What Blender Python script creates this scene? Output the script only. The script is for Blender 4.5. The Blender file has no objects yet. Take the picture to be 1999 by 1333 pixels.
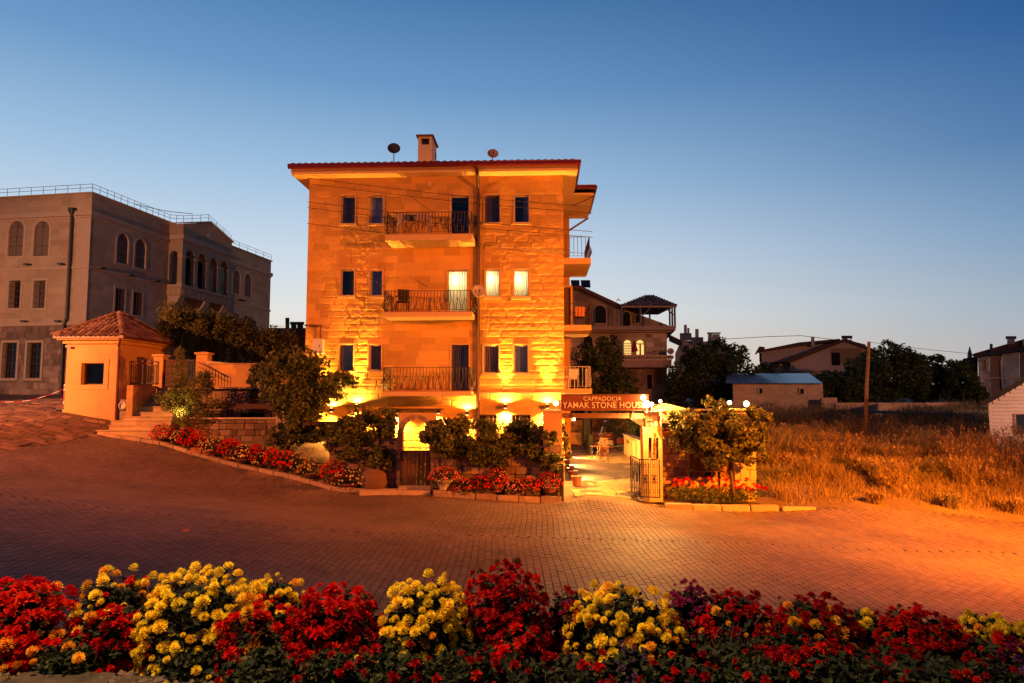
import bpy, bmesh, math, random
import numpy as np
from mathutils import Vector, Matrix
R = random.Random(11)
NR = np.random.RandomState(5)
scene = bpy.context.scene
COL = scene.collection
# ------------------------------------------------------------------ camera
CAM = Vector((0, 0, 3.4)); F = 1333.0; TH = math.atan(108.5 / F)
cd = bpy.data.cameras.new('camera'); cd.sensor_width = 36; cd.lens = 36 * F / 1999; cd.clip_end = 3000; cd.clip_start = .05
cam = bpy.data.objects.new('camera', cd); cam.location = CAM; cam.rotation_euler = (math.pi / 2 + TH, 0, 0)
COL.objects.link(cam); scene.camera = cam
scene.view_settings.view_transform = 'Standard'; scene.view_settings.look = 'None'
scene.view_settings.exposure = 0; scene.view_settings.gamma = 1; scene.view_settings.use_curve_mapping = False
scene.render.film_transparent = False
try:
    scene.cycles.max_bounces = 6; scene.cycles.transparent_max_bounces = 12; scene.cycles.sample_clamp_indirect = 4
except Exception: pass
# ------------------------------------------------------------------ dusk sky: afterglow low on the left, deep blue overhead and away from it
W = bpy.data.worlds.new('World'); scene.world = W; W.use_nodes = True
nt = W.node_tree; nt.nodes.clear(); L = nt.links.new
out = nt.nodes.new('ShaderNodeOutputWorld'); bg = nt.nodes.new('ShaderNodeBackground'); L(bg.outputs[0], out.inputs[0])
tc = nt.nodes.new('ShaderNodeTexCoord'); sp = nt.nodes.new('ShaderNodeSeparateXYZ'); L(tc.outputs['Generated'], sp.inputs[0])
def srgb(r, g, b):
    f = lambda c: (c / 255 / 12.92) if c / 255 <= .04045 else ((c / 255 + .055) / 1.055) ** 2.4
    return (f(r), f(g), f(b), 1)
def ramp(stops):
    n = nt.nodes.new('ShaderNodeValToRGB'); L(sp.outputs[2], n.inputs[0]); e = n.color_ramp.elements
    e[0].position = stops[0][0]; e[0].color = srgb(*stops[0][1]); e[1].position = stops[1][0]; e[1].color = srgb(*stops[1][1])
    for p, c in stops[2:]:
        k = e.new(p); k.color = srgb(*c)
    return n
rl = ramp([(0.0, (238, 208, 178)), (.07, (235, 218, 200)), (.12, (228, 229, 226)), (.20, (202, 218, 233)), (.30, (162, 194, 224)), (.42, (110, 156, 202)), (.56, (62, 116, 168)), (.75, (28, 66, 112)), (1.0, (16, 40, 76))])
rr = ramp([(0.0, (176, 172, 174)), (.055, (166, 172, 180)), (.10, (148, 168, 186)), (.19, (110, 147, 184)), (.30, (60, 110, 164)), (.42, (32, 86, 146)), (.56, (16, 62, 118)), (.75, (12, 42, 84)), (1.0, (12, 34, 66))])
rb = ramp([(0.0, (84, 84, 98)), (.10, (74, 86, 110)), (.30, (44, 72, 112)), (.56, (16, 44, 88)), (1.0, (12, 34, 66))])
dt = nt.nodes.new('ShaderNodeVectorMath'); dt.operation = 'DOT_PRODUCT'; L(tc.outputs['Generated'], dt.inputs[0])
dt.inputs[1].default_value = (-.50, .866, 0)
mr = nt.nodes.new('ShaderNodeMapRange'); mr.interpolation_type = 'SMOOTHSTEP'; L(dt.outputs['Value'], mr.inputs[0])
mr.inputs[1].default_value = .16; mr.inputs[2].default_value = .98
mx = nt.nodes.new('ShaderNodeMix'); mx.data_type = 'RGBA'; L(mr.outputs[0], mx.inputs[0]); L(rr.outputs[0], mx.inputs[6]); L(rl.outputs[0], mx.inputs[7])
mr2 = nt.nodes.new('ShaderNodeMapRange'); mr2.interpolation_type = 'SMOOTHSTEP'; L(dt.outputs['Value'], mr2.inputs[0]); mr2.inputs[1].default_value = -.35; mr2.inputs[2].default_value = .38
mx2 = nt.nodes.new('ShaderNodeMix'); mx2.data_type = 'RGBA'; L(mr2.outputs[0], mx2.inputs[0]); L(rb.outputs[0], mx2.inputs[6]); L(mx.outputs[2], mx2.inputs[7]); mx = mx2
L(mx.outputs[2], bg.inputs[0]); bg.inputs[1].default_value = 1.0
# ------------------------------------------------------------------ the street lamps (their poles are built further down) and two lights without a pole
def light(name, kind, loc, power, col, aim=None, size=.1, cone=None, blend=.5):
    d = bpy.data.lights.new(name, kind); d.energy = power; d.color = col
    if kind in ('POINT', 'SPOT'): d.shadow_soft_size = size
    if cone: d.spot_size = math.radians(cone); d.spot_blend = blend
    o = bpy.data.objects.new(name, d); o.location = loc; COL.objects.link(o)
    if aim is not None: o.rotation_euler = (Vector(aim) - Vector(loc)).to_track_quat('-Z', 'Y').to_euler()
    return o
SOD = (1, .215, .004); WARM = (1, .50, .12)
LAMP_R = Vector((19, 10, 8.2)); LAMP_L = Vector((-27, 15, 9.0)); LAMP_F = Vector((38, 20, 9.5)); LAMP_T = Vector((-2.6, 3.4, 7.6))
light('street_lamp_light', 'SPOT', LAMP_R, 52000, SOD, (8, 22.5, .5), .12, 92, .9)
light('street_lamp_light', 'SPOT', LAMP_L, 30000, (1, .26, .05), (-13.5, 26, 1.5), .12, 104, .9)
light('mansion_fill_light', 'SPOT', LAMP_L + Vector((.3, .2, 0)), 16000, (1, .45, .24), (-25, 32, 6), .12, 74, .7)  # added fill aimed at the mansion, no separate lamp stands here
light('street_lamp_light', 'SPOT', LAMP_R, 56000, (1, .30, .006), (13.4, 18.8, -.4), .12, 64, 1)
light('street_lamp_light', 'SPOT', LAMP_F, 19000, (1, .42, .20), (25, 42, 3), .15, 104, .8)
light('terrace_lamp_light', 'SPOT', LAMP_T, 2200, (1, .68, .30), (-1.6, 4.4, 2), .08, 110, .9)

# ------------------------------------------------------------------ pixel helpers: points of the 1999 x 1333 photo to places
def ray(px, py):
    u = (px - 999.5) / F; v = (666.5 - py) / F
    return Vector((u, math.cos(TH) - v * math.sin(TH), math.sin(TH) + v * math.cos(TH)))
def P(px, py, Y):
    r = ray(px, py); return CAM + r * ((Y - CAM.y) / r.y)
def PZ(px, py, z):
    r = ray(px, py); return CAM + r * ((z - CAM.z) / r.z)
def proj(p):
    d = Vector(p) - CAM; c, s = math.cos(TH), math.sin(TH)
    y = d.y * c + d.z * s; z = -d.y * s + d.z * c
    return (999.5 + F * d.x / y, 666.5 - F * z / y)
def lray(Mi, px, py):
    return Mi @ CAM, Mi.to_3x3() @ ray(px, py)
def onY(Mi, px, py, d=0.0):      # local (x, z) on the plane y=d
    o, r = lray(Mi, px, py); t = (d - o.y) / r.y; p = o + r * t; return p.x, p.z
def onX(Mi, px, py, c=0.0):      # local (y, z) on the plane x=c
    o, r = lray(Mi, px, py); t = (c - o.x) / r.x; p = o + r * t; return p.y, p.z

# ------------------------------------------------------------------ materials
MATS = {}
def mat(name, base, var=.15, scale=2.0, rough=.85, rnd=0.0, orn=0.0, bump=0.0, bscale=30, second=None, sscale=1.0, sthr=.5, ssoft=.15,
        spec=.3, metal=0.0, trans=0.0, emit=None, es=0.0, stretch=None, alpha=None, hue=None):
    if name in MATS: return MATS[name]
    m = bpy.data.materials.new(name); m.use_nodes = True; t = m.node_tree; N = t.nodes; N.clear(); K = t.links.new
    o = N.new('ShaderNodeOutputMaterial'); b = N.new('ShaderNodeBsdfPrincipled'); b.inputs['Roughness'].default_value = rough
    b.inputs['Metallic'].default_value = metal; b.inputs['Specular IOR Level'].default_value = spec
    geo = N.new('ShaderNodeNewGeometry'); vec = geo.outputs['Position']
    if stretch:
        vm = N.new('ShaderNodeVectorMath'); vm.operation = 'MULTIPLY'; K(vec, vm.inputs[0]); vm.inputs[1].default_value = stretch; vec = vm.outputs[0]
    def noise(s, det=5):
        n = N.new('ShaderNodeTexNoise'); n.inputs['Scale'].default_value = s; n.inputs['Detail'].default_value = det; n.inputs['Roughness'].default_value = .62; K(vec, n.inputs['Vector']); return n.outputs[0]
    def mth(op, a, bb):
        n = N.new('ShaderNodeMath'); n.operation = op
        for i, x in enumerate((a, bb)):
            if isinstance(x, (int, float)): n.inputs[i].default_value = x
            else: K(x, n.inputs[i])
        return n.outputs[0]
    s = 1.0
    if var: s = mth('ADD', mth('MULTIPLY', mth('SUBTRACT', noise(scale), .5), 3.2 * var), s)
    if rnd:
        a = N.new('ShaderNodeAttribute'); a.attribute_name = 'rnd'; s = mth('ADD', mth('MULTIPLY', mth('SUBTRACT', a.outputs['Fac'], .5), 2 * rnd), s)
    if orn:
        a2 = N.new('ShaderNodeObjectInfo'); s = mth('ADD', mth('MULTIPLY', mth('SUBTRACT', a2.outputs['Random'], .5), 2 * orn), s)
    col = N.new('ShaderNodeRGB'); col.outputs[0].default_value = (*base, 1); c = col.outputs[0]
    if second:
        mp = N.new('ShaderNodeMapRange'); K(noise(sscale, 6), mp.inputs[0]); mp.inputs[1].default_value = sthr - ssoft; mp.inputs[2].default_value = sthr + ssoft
        mm = N.new('ShaderNodeMix'); mm.data_type = 'RGBA'; K(mp.outputs[0], mm.inputs[0]); K(c, mm.inputs[6]); mm.inputs[7].default_value = (*second, 1); c = mm.outputs[2]
    if hue:
        mm = N.new('ShaderNodeMix'); mm.data_type = 'RGBA'
        if rnd:
            k = mth('FRACT', mth('MULTIPLY', a.outputs['Fac'], 7.31), 0)
        else:
            a3 = N.new('ShaderNodeObjectInfo'); k = mth('FRACT', mth('MULTIPLY', a3.outputs['Random'], 7.31), 0)
        K(mth('POWER', k, 1.6), mm.inputs[0]); K(c, mm.inputs[6]); mm.inputs[7].default_value = (*hue, 1); c = mm.outputs[2]
    if s != 1.0:
        vs = N.new('ShaderNodeVectorMath'); vs.operation = 'SCALE'; K(c, vs.inputs[0]); K(mth('MAXIMUM', s, .15), vs.inputs['Scale']); c = vs.outputs[0]
    K(c, b.inputs['Base Color'])
    if bump:
        bn = N.new('ShaderNodeBump'); bn.inputs['Strength'].default_value = 1; bn.inputs['Distance'].default_value = bump; K(noise(bscale, 6), bn.inputs['Height']); K(bn.outputs[0], b.inputs['Normal'])
    if emit: b.inputs['Emission Color'].default_value = (*emit, 1); b.inputs['Emission Strength'].default_value = es
    sh = b.outputs[0]
    if trans:
        tr = N.new('ShaderNodeBsdfTranslucent'); K(c, tr.inputs[0]); ms = N.new('ShaderNodeMixShader'); ms.inputs[0].default_value = trans; K(sh, ms.inputs[1]); K(tr.outputs[0], ms.inputs[2]); sh = ms.outputs[0]
    K(sh, o.inputs[0]); MATS[name] = m; return m
def glass_mat():
    m = bpy.data.materials.new('window_glass'); m.use_nodes = True; t = m.node_tree; N = t.nodes; N.clear(); K = t.links.new
    o = N.new('ShaderNodeOutputMaterial'); g = N.new('ShaderNodeBsdfGlossy'); g.inputs['Roughness'].default_value = .03; g.inputs[0].default_value = (.9, .95, 1, 1)
    tr = N.new('ShaderNodeBsdfTransparent'); tr.inputs[0].default_value = (.8, .82, .82, 1); fr = N.new('ShaderNodeFresnel'); fr.inputs[0].default_value = 1.6
    mu = N.new('ShaderNodeMath'); mu.operation = 'MULTIPLY_ADD'; K(fr.outputs[0], mu.inputs[0]); mu.inputs[1].default_value = .55; mu.inputs[2].default_value = .03
    ms = N.new('ShaderNodeMixShader'); K(mu.outputs[0], ms.inputs[0]); K(tr.outputs[0], ms.inputs[1]); K(g.outputs[0], ms.inputs[2]); K(ms.outputs[0], o.inputs[0]); return m
GLASS = glass_mat()
stone = mat('tuff_stone', (.52, .285, .06), var=.14, scale=1.2, rnd=.19, bump=.005, bscale=18, second=(.44, .22, .055), sscale=.6)
stone2 = mat('mansion_stone', (.52, .36, .21), var=.12, scale=.8, rnd=.12, bump=.006, bscale=14, second=(.43, .28, .165), sscale=.35)
stoneb = mat('stone_block', (.33, .215, .135), var=.16, scale=5, orn=.38, bump=.02, bscale=14, hue=(.24, .12, .075), second=(.12, .085, .05), sscale=1.3, sthr=.62)
stoneg = mat('garden_stone', (.27, .16, .095), var=.16, scale=5, orn=.35, bump=.02, bscale=14, hue=(.17, .085, .05), second=(.08, .05, .03), sscale=1.1, sthr=.6)
trim = mat('stone_trim', (.50, .31, .14), var=.10, scale=3, bump=.004, bscale=30)
trim2 = mat('mansion_trim', (.52, .36, .23), var=.12, scale=3, bump=.004, bscale=30)
plaster = mat('plaster', (.55, .30, .10), var=.12, scale=1.5, bump=.004, bscale=25, second=(.42, .23, .09), sscale=.9, sthr=.58)
plaster_w = mat('pale_plaster', (.62, .50, .34), var=.06, scale=2, bump=.002)
mortar = mat('mortar', (.20, .13, .08), var=.2, scale=6, bump=.01)
capm = mat('coping', (.50, .36, .24), var=.12, scale=6, bump=.004, orn=.1)
redm = mat('red_metal', (.11, .006, .005), var=.05, rough=.35, spec=.5)
pipem = mat('pipe_metal', (.12, .03, .018), var=.1, rough=.45, spec=.5)
iron = mat('dark_iron', (.028, .018, .014), var=.2, rough=.5, spec=.5)
ironr = mat('rail_iron', (.05, .026, .018), var=.2, rough=.55, spec=.4)
wood = mat('dark_wood', (.07, .028, .014), var=.3, scale=6, orn=.25, stretch=(8, 8, .6), bump=.004, bscale=20, rough=.65)
woodl = mat('beam_wood', (.17, .075, .035), var=.3, scale=5, stretch=(.6, 6, 8), bump=.004, rough=.7)
tilem = mat('clay_tile', (.19, .08, .05), var=.2, scale=5, orn=.45, hue=(.30, .17, .11), bump=.004, second=(.10, .06, .045), sscale=2.2, sthr=.62)
tiles = mat('far_clay_tile', (.22, .08, .05), var=.25, scale=3, rnd=.35)
dark = mat('dark_interior', (.012, .009, .008), var=0, rough=.9)
frame_w = mat('window_frame', (.50, .40, .28), var=.05, rough=.5)
frame_b = mat('brown_frame', (.12, .06, .035), var=.1, rough=.5)
curtain = mat('curtain', (.50, .55, .78), var=.08, scale=3, trans=.2)
curtain_b = mat('brown_curtain', (.26, .17, .12), var=.08, scale=3, trans=.2)
litc = mat('lit_curtain', (.82, .78, .62), var=.03, scale=4, trans=.65)
cream = mat('room_cream', (.75, .68, .5), var=.03)
lita = mat('lit_far_room', (.8, .7, .4), var=.05, emit=(1, .62, .16), es=1.1)
bulb = mat('glowing_bulb', (.9, .8, .6), var=0, emit=(1, .62, .20), es=25)
bulbs = mat('glowing_lens', (.9, .8, .6), var=0, emit=(1, .58, .18), es=10)
terra = mat('terracotta', (.42, .13, .06), var=.15, scale=8, orn=.15)
urnm = mat('pale_urn', (.50, .42, .27), var=.15, scale=6)
soilm = mat('soil', (.05, .032, .02), var=.4, scale=5, bump=.03, bscale=16)
white = mat('white_metal', (.6, .55, .5), var=.05, rough=.4)
concrete = mat('concrete', (.25, .2, .17), var=.2, scale=3, bump=.006)
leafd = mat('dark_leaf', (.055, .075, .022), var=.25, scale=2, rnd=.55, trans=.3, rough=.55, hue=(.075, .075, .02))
leafg = mat('garden_leaf', (.10, .125, .026), var=.25, scale=2, rnd=.5, trans=.35, rough=.5, hue=(.16, .13, .03))
leafl = mat('light_leaf', (.13, .15, .035), var=.2, scale=2, rnd=.45, trans=.35, rough=.5, hue=(.24, .20, .05))
leafc = mat('conifer_leaf', (.10, .10, .026), var=.3, scale=1.5, rnd=.5, trans=.15, hue=(.19, .15, .035))
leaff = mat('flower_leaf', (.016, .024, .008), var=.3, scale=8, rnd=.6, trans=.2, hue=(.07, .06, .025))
bark = mat('bark', (.09, .055, .035), var=.3, scale=8, stretch=(3, 3, .7), bump=.02)
straw = mat('dry_grass', (.33, .20, .085), var=.2, scale=.5, rnd=.5, trans=.25, hue=(.16, .10, .04))
bankm = mat('bank_straw', (.10, .06, .03), var=.3, scale=.6, rnd=.5)
straw2 = mat('grey_dry_grass', (.17, .13, .06), var=.3, scale=.4, rnd=.5, trans=.25, hue=(.26, .18, .09))

# ------------------------------------------------------------------ building blocks
def tag(o, label=None, cat=None, group=None, kind=None):
    if label: o['label'] = label
    if cat: o['category'] = cat
    if group: o['group'] = group
    if kind: o['kind'] = kind
    return o
def thing(name, label, cat, loc=(0, 0, 0), rot=0.0, group=None):
    o = bpy.data.objects.new(name, None); o.empty_display_size = .2; o.location = loc; o.rotation_euler = (0, 0, rot); COL.objects.link(o)
    return tag(o, label, cat, group)
def inv(o): return (Matrix.Translation(o.location) @ o.rotation_euler.to_matrix().to_4x4()).inverted()
def link(name, me, parent=None, loc=None, rot=None, scale=None):
    o = bpy.data.objects.new(name, me); COL.objects.link(o)
    if parent: o.parent = parent
    if loc is not None: o.location = loc
    if rot is not None: o.rotation_euler = rot
    if scale is not None: o.scale = scale
    return o
class MB:
    def __init__(s): s.v = []; s.f = []; s.mi = []; s.cur = 0
    def add(s, vs, fs):
        b = len(s.v); s.v += [tuple(v) for v in vs]; s.f += [tuple(i + b for i in f) for f in fs]; s.mi += [s.cur] * len(fs); return s
    def box(s, x0, y0, z0, x1, y1, z1):
        if x0 > x1: x0, x1 = x1, x0
        if y0 > y1: y0, y1 = y1, y0
        if z0 > z1: z0, z1 = z1, z0
        return s.add([(x0, y0, z0), (x1, y0, z0), (x1, y1, z0), (x0, y1, z0), (x0, y0, z1), (x1, y0, z1), (x1, y1, z1), (x0, y1, z1)],
              [(0, 3, 2, 1), (4, 5, 6, 7), (0, 1, 5, 4), (1, 2, 6, 5), (2, 3, 7, 6), (3, 0, 4, 7)])
    def quad(s, a, b, c, d): return s.add([a, b, c, d], [(0, 1, 2, 3)])
    def bar(s, a, b, w, h=None):
        a = Vector(a); b = Vector(b); h = h or w; d = (b - a).normalized(); up = Vector((0, 0, 1)) if abs(d.z) < .95 else Vector((0, 1, 0))
        sx = d.cross(up).normalized() * w / 2; sz = sx.cross(d).normalized() * h / 2
        return s.add([a - sx - sz, a + sx - sz, a + sx + sz, a - sx + sz, b - sx - sz, b + sx - sz, b + sx + sz, b - sx + sz],
              [(0, 1, 2, 3), (7, 6, 5, 4), (0, 4, 5, 1), (1, 5, 6, 2), (2, 6, 7, 3), (3, 7, 4, 0)])
    def tube(s, pts, r, n=6, cap=True):
        pts = [Vector(p) for p in pts]; rs = r if isinstance(r, (list, tuple)) else [r] * len(pts); vs = []; fs = []
        for i, p in enumerate(pts):
            d = (pts[min(i + 1, len(pts) - 1)] - pts[max(i - 1, 0)]).normalized(); up = Vector((0, 0, 1)) if abs(d.z) < .9 else Vector((1, 0, 0))
            a = d.cross(up).normalized(); b = a.cross(d).normalized()
            for k in range(n):
                t = 2 * math.pi * k / n; vs.append(p + (a * math.cos(t) + b * math.sin(t)) * rs[i])
        for i in range(len(pts) - 1):
            for k in range(n): fs.append((i * n + k, i * n + (k + 1) % n, (i + 1) * n + (k + 1) % n, (i + 1) * n + k))
        if cap: fs.append(tuple(range(n - 1, -1, -1))); fs.append(tuple((len(pts) - 1) * n + k for k in range(n)))
        return s.add(vs, fs)
    def lathe(s, c, prof, n=12, ax='z', cap=True):
        vs = []; fs = []
        for (r, h) in prof:
            for k in range(n):
                t = 2 * math.pi * k / n; x, y = r * math.cos(t), r * math.sin(t)
                vs.append({'z': (c[0] + x, c[1] + y, c[2] + h), 'y': (c[0] + x, c[1] + h, c[2] + y), 'x': (c[0] + h, c[1] + x, c[2] + y)}[ax])
        for i in range(len(prof) - 1):
            for k in range(n): fs.append((i * n + k, i * n + (k + 1) % n, (i + 1) * n + (k + 1) % n, (i + 1) * n + k))
        if cap: fs.append(tuple(range(n - 1, -1, -1))); fs.append(tuple((len(prof) - 1) * n + k for k in range(n)))
        return s.add(vs, fs)
    def prism(s, poly, y0, y1):       # polygon of (x, z) extruded along y
        n = len(poly); vs = [(x, y0, z) for x, z in poly] + [(x, y1, z) for x, z in poly]
        return s.add(vs, [tuple(range(n)), tuple(range(2 * n - 1, n - 1, -1))] + [(i, i + n, (i + 1) % n + n, (i + 1) % n) for i in range(n)])
    def prismx(s, poly, x0, x1):      # polygon of (y, z) extruded along x
        n = len(poly); vs = [(x0, y, z) for y, z in poly] + [(x1, y, z) for y, z in poly]
        return s.add(vs, [tuple(range(n)), tuple(range(2 * n - 1, n - 1, -1))] + [(i, i + n, (i + 1) % n + n, (i + 1) % n) for i in range(n)])
    def arch(s, pl, u0, u1, zs, z1, d0, d1, n=10, rise=1.0):   # wall above an arched opening, from the springing up to z1; pl maps (u, d, z)
        c = (u0 + u1) / 2; r = (u1 - u0) / 2
        for k in range(n):
            a0 = math.pi * k / n; a1 = math.pi * (k + 1) / n
            p = [(c - r * math.cos(a), zs + rise * r * math.sin(a)) for a in (a0, a1)]
            q = [p[0], p[1], (p[1][0], z1), (p[0][0], z1)]
            s.add([pl(u, d0, z) for u, z in q] + [pl(u, d1, z) for u, z in q], [(0, 1, 2, 3), (7, 6, 5, 4), (0, 4, 5, 1), (2, 6, 7, 3)])
        return s
    def map(s, fn):
        s.v = [tuple(fn(Vector(v))) for v in s.v]; return s
    def build(s, name, mats, parent=None, world=None, smooth=False, loc=None):
        vs = s.v
        if world is not None: Mi = inv(world); vs = [Mi @ Vector(v) for v in vs]
        me = bpy.data.meshes.new(name); me.from_pydata([tuple(v) for v in vs], [], s.f)
        ms = mats if isinstance(mats, (list, tuple)) else [mats]
        for m in ms: me.materials.append(m)
        if len(ms) > 1: me.polygons.foreach_set('material_index', s.mi)
        if smooth: me.polygons.foreach_set('use_smooth', [True] * len(s.f))
        bm = bmesh.new(); bm.from_mesh(me); bmesh.ops.recalc_face_normals(bm, faces=bm.faces); bm.to_mesh(me); bm.free()
        return link(name, me, parent, loc)
def box_at(c, w, d, h, rot=0):
    m = MB().box(-w / 2, -d / 2, 0, w / 2, d / 2, h); return m.map(lambda v: Matrix.Rotation(rot, 3, 'Z') @ v + Vector(c))
def npmesh(name, V, Q, mats, rnd=None, smooth=False, parent=None, mi=None):
    me = bpy.data.meshes.new(name); V = np.asarray(V, dtype=np.float32); Q = np.asarray(Q, dtype=np.int32); k = Q.shape[1]
    me.vertices.add(len(V)); me.vertices.foreach_set('co', V.ravel()); me.loops.add(Q.size); me.loops.foreach_set('vertex_index', Q.ravel())
    me.polygons.add(len(Q)); me.polygons.foreach_set('loop_start', np.arange(0, Q.size, k, dtype=np.int32))
    try: me.polygons.foreach_set('loop_total', np.full(len(Q), k, dtype=np.int32))
    except Exception: pass
    ms = mats if isinstance(mats, (list, tuple)) else [mats]
    for m in ms: me.materials.append(m)
    if mi is not None: me.polygons.foreach_set('material_index', np.asarray(mi, dtype=np.int32))
    me.polygons.foreach_set('use_smooth', np.full(len(Q), smooth)); me.update(calc_edges=True)
    if rnd is not None:
        a = me.attributes.new('rnd', 'FLOAT', 'FACE'); a.data.foreach_set('value', np.asarray(rnd, dtype=np.float32))
    return link(name, me, parent)
def hsh(i, j, s=0):
    n = (np.asarray(i).astype(np.int64) * 374761393 + np.asarray(j).astype(np.int64) * 668265263 + s * 974634777) & 0x7fffffff
    n = ((n ^ (n >> 13)) * 1274126177) & 0x7fffffff; return ((n ^ (n >> 16)) & 0xffff) / 65535.0
def vn(x, y, s=0):
    x = np.asarray(x, float); y = np.asarray(y, float); i = np.floor(x); j = np.floor(y); f = x - i; g = y - j; f = f * f * (3 - 2 * f); g = g * g * (3 - 2 * g)
    return (hsh(i, j, s) * (1 - f) + hsh(i + 1, j, s) * f) * (1 - g) + (hsh(i, j + 1, s) * (1 - f) + hsh(i + 1, j + 1, s) * f) * g
def relief(name, mp, u0, u1, z0, z1, res, holes, m, parent, course=.27, blen=.6, rough=None, joint=.008, base_amp=.003, seed=1):
    def lines(a, b, extra):
        g = list(np.linspace(a, b, max(2, int((b - a) / res) + 1)))
        for e in extra:
            if a < e < b: g = [q for q in g if abs(q - e) > res * .45 or q in (a, b)] + [e]
        return np.array(sorted(g))
    us = lines(u0, u1, [h[0] for h in holes] + [h[2] for h in holes]); zs = lines(z0, z1, [h[1] for h in holes] + [h[3] for h in holes])
    U, Z = np.meshgrid(us, zs); row = np.floor((Z - z0) / course); off = hsh(row, row * 0, seed) * blen
    cell = np.floor((U + off + 100) / blen); fu = (U + off + 100) / blen - cell; fz = (Z - z0) / course - row
    e = np.minimum(np.minimum(fu, 1 - fu) * blen, np.minimum(fz, 1 - fz) * course)
    ra = rough(U, Z) if rough else np.zeros_like(U)
    n = vn(U * 9, Z * 14, seed) * .6 + vn(U * 22, Z * 30, seed + 1) * .4
    bulge = np.clip(e / .06, 0, 1)
    H = -(base_amp * (hsh(cell, row, seed + 3) - .5) + ra * (n * bulge) + base_amp * n) + joint * (1 - np.clip(e / .02, 0, 1))
    nu, nz = len(us), len(zs); V = np.empty((nu * nz, 3)); M3 = mp(U.ravel(), H.ravel(), Z.ravel()); V[:, 0], V[:, 1], V[:, 2] = M3
    ii, jj = np.meshgrid(np.arange(nu - 1), np.arange(nz - 1)); ii = ii.ravel(); jj = jj.ravel()
    cu = (us[ii] + us[ii + 1]) / 2; cz = (zs[jj] + zs[jj + 1]) / 2; keep = np.ones(len(cu), bool)
    for h in holes: keep &= ~((cu > h[0]) & (cu < h[2]) & (cz > h[1]) & (cz < h[3]))
    ii, jj, cu, cz = ii[keep], jj[keep], cu[keep], cz[keep]
    Q = np.stack([jj * nu + ii, jj * nu + ii + 1, (jj + 1) * nu + ii + 1, (jj + 1) * nu + ii], 1)
    rw = np.floor((cz - z0) / course); of = hsh(rw, rw * 0, seed) * blen; ce = np.floor((cu + of + 100) / blen)
    return npmesh(name, V, Q, m, hsh(ce, rw, seed + 9), parent=parent)
def block_meshes(n, m, rough=.10, bev=.12):
    res = []
    for i in range(n):
        bm = bmesh.new(); bmesh.ops.create_cube(bm, size=1)
        for v in bm.verts: v.co += Vector([R.uniform(-rough, rough) * .5 for _ in range(3)])
        bmesh.ops.bevel(bm, geom=bm.edges[:], offset=bev * .5, segments=1, affect='EDGES')
        for v in bm.verts: v.co += Vector([R.uniform(-rough, rough) * .22 for _ in range(3)])
        me = bpy.data.meshes.new('stone'); bm.to_mesh(me); bm.free(); me.materials.append(m); res.append(me)
    return res
BLK = block_meshes(8, stoneb); BLKG = block_meshes(8, stoneg); BLKC = block_meshes(6, capm, .05, .07)
def stones(parent, pl, u0, u1, z0, z1, ch, bl, meshes, depth=.12, holes=(), gap=.015, name='stone', out=.02, rot=0.0, skip=0.0, ztop=None):
    z = z0; n = 0
    while z < z1 - ch * .4:
        h = min(ch * R.uniform(.85, 1.15), z1 - z); u = u0 - R.uniform(0, bl * .3); 
        while u < u1:
            l = bl * R.uniform(.6, 1.4); a, b = max(u, u0), min(u + l, u1); u += l
            if b - a < .06: continue
            zt = z + h
            if ztop and zt > ztop((a + b) / 2) + .02: continue
            if any(a < q[2] and b > q[0] and z < q[3] and zt > q[1] for q in holes):
                ok = False
                for q in holes:
                    if a < q[2] and b > q[0] and z < q[3] and zt > q[1]:
                        if a < q[0] - .08: b = q[0]; ok = True
                        elif b > q[2] + .08: a = q[2]; ok = True
                        else: ok = False
                        break
                if not ok: continue
            if R.random() < skip: continue
            o = R.uniform(-out, out)
            c = pl((a + b) / 2, depth / 2 - o - .01, (z + zt) / 2)
            link(name, R.choice(meshes), parent, c, (0, 0, rot), (b - a - gap, depth, h - gap)); n += 1
        z += h
    return n
PLY = lambda u, d, z: (u, d, z)
# ================================================================== the ground
KP = [(200, 850, 26.5), (312, 868, 26.0), (390, 892, 25.4), (504, 920, 24.8), (564, 933, 24.3), (647, 956, 23.7), (720, 962, 23.4), (845, 968, 23.0),
      (1095, 979, 22.8), (1290, 990, 22.7), (1520, 996, 22.5), (1999, 1018, 22.0)]
KW = [P(*k) for k in KP]
ctrl = [tuple(p) for p in KW] + [tuple(P(*q)) for q in
    [(0, 880, 22), (0, 782, 37), (130, 800, 29), (228, 824, 28.3), (168, 768, 40), (620, 868, 25.8), (450, 856, 27.0), (700, 930, 24.6),
     (1150, 966, 23.2), (1110, 882, 40), (1290, 882, 40), (1200, 905, 33), (1560, 965, 24), (1560, 905, 30), (1800, 965, 24), (1800, 905, 29), (1940, 886, 29),
     (1700, 856, 40), (1700, 822, 50), (1560, 815, 50), (1900, 832, 44)]]
ctrl += [(-9, 11, .75), (-13, 15, 1.2), (-4, 11, .15), (0, 11, 0), (0, 17, .02), (5, 11, -.2), (5, 17, -.14), (12, 11, -.5), (12, 17, -.42), (-8, 17, .55), (-20, 15, 1.9),
         (20, 15, -.7), (-30, 20, 2.8), (-4, 27, .6), (-11, 32, 3.3), (-20, 34, 3.3), (-45, 40, 4.2), (0, 120, 2.9), (300, 300, 2.6), (-300, 300, 3.0), (-60, 60, 4.2), (60, 60, 2.2), (60, 30, 0), (-12, 60, 3.6), (12, 60, 1.5), (0, -10, -.1), (30, -10, -1), (-30, -10, 2)]
_c = np.array(ctrl); _A = np.sqrt(((_c[:, None, :2] - _c[None, :, :2]) ** 2).sum(-1) + 1.0); _n = len(_c)
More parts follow.
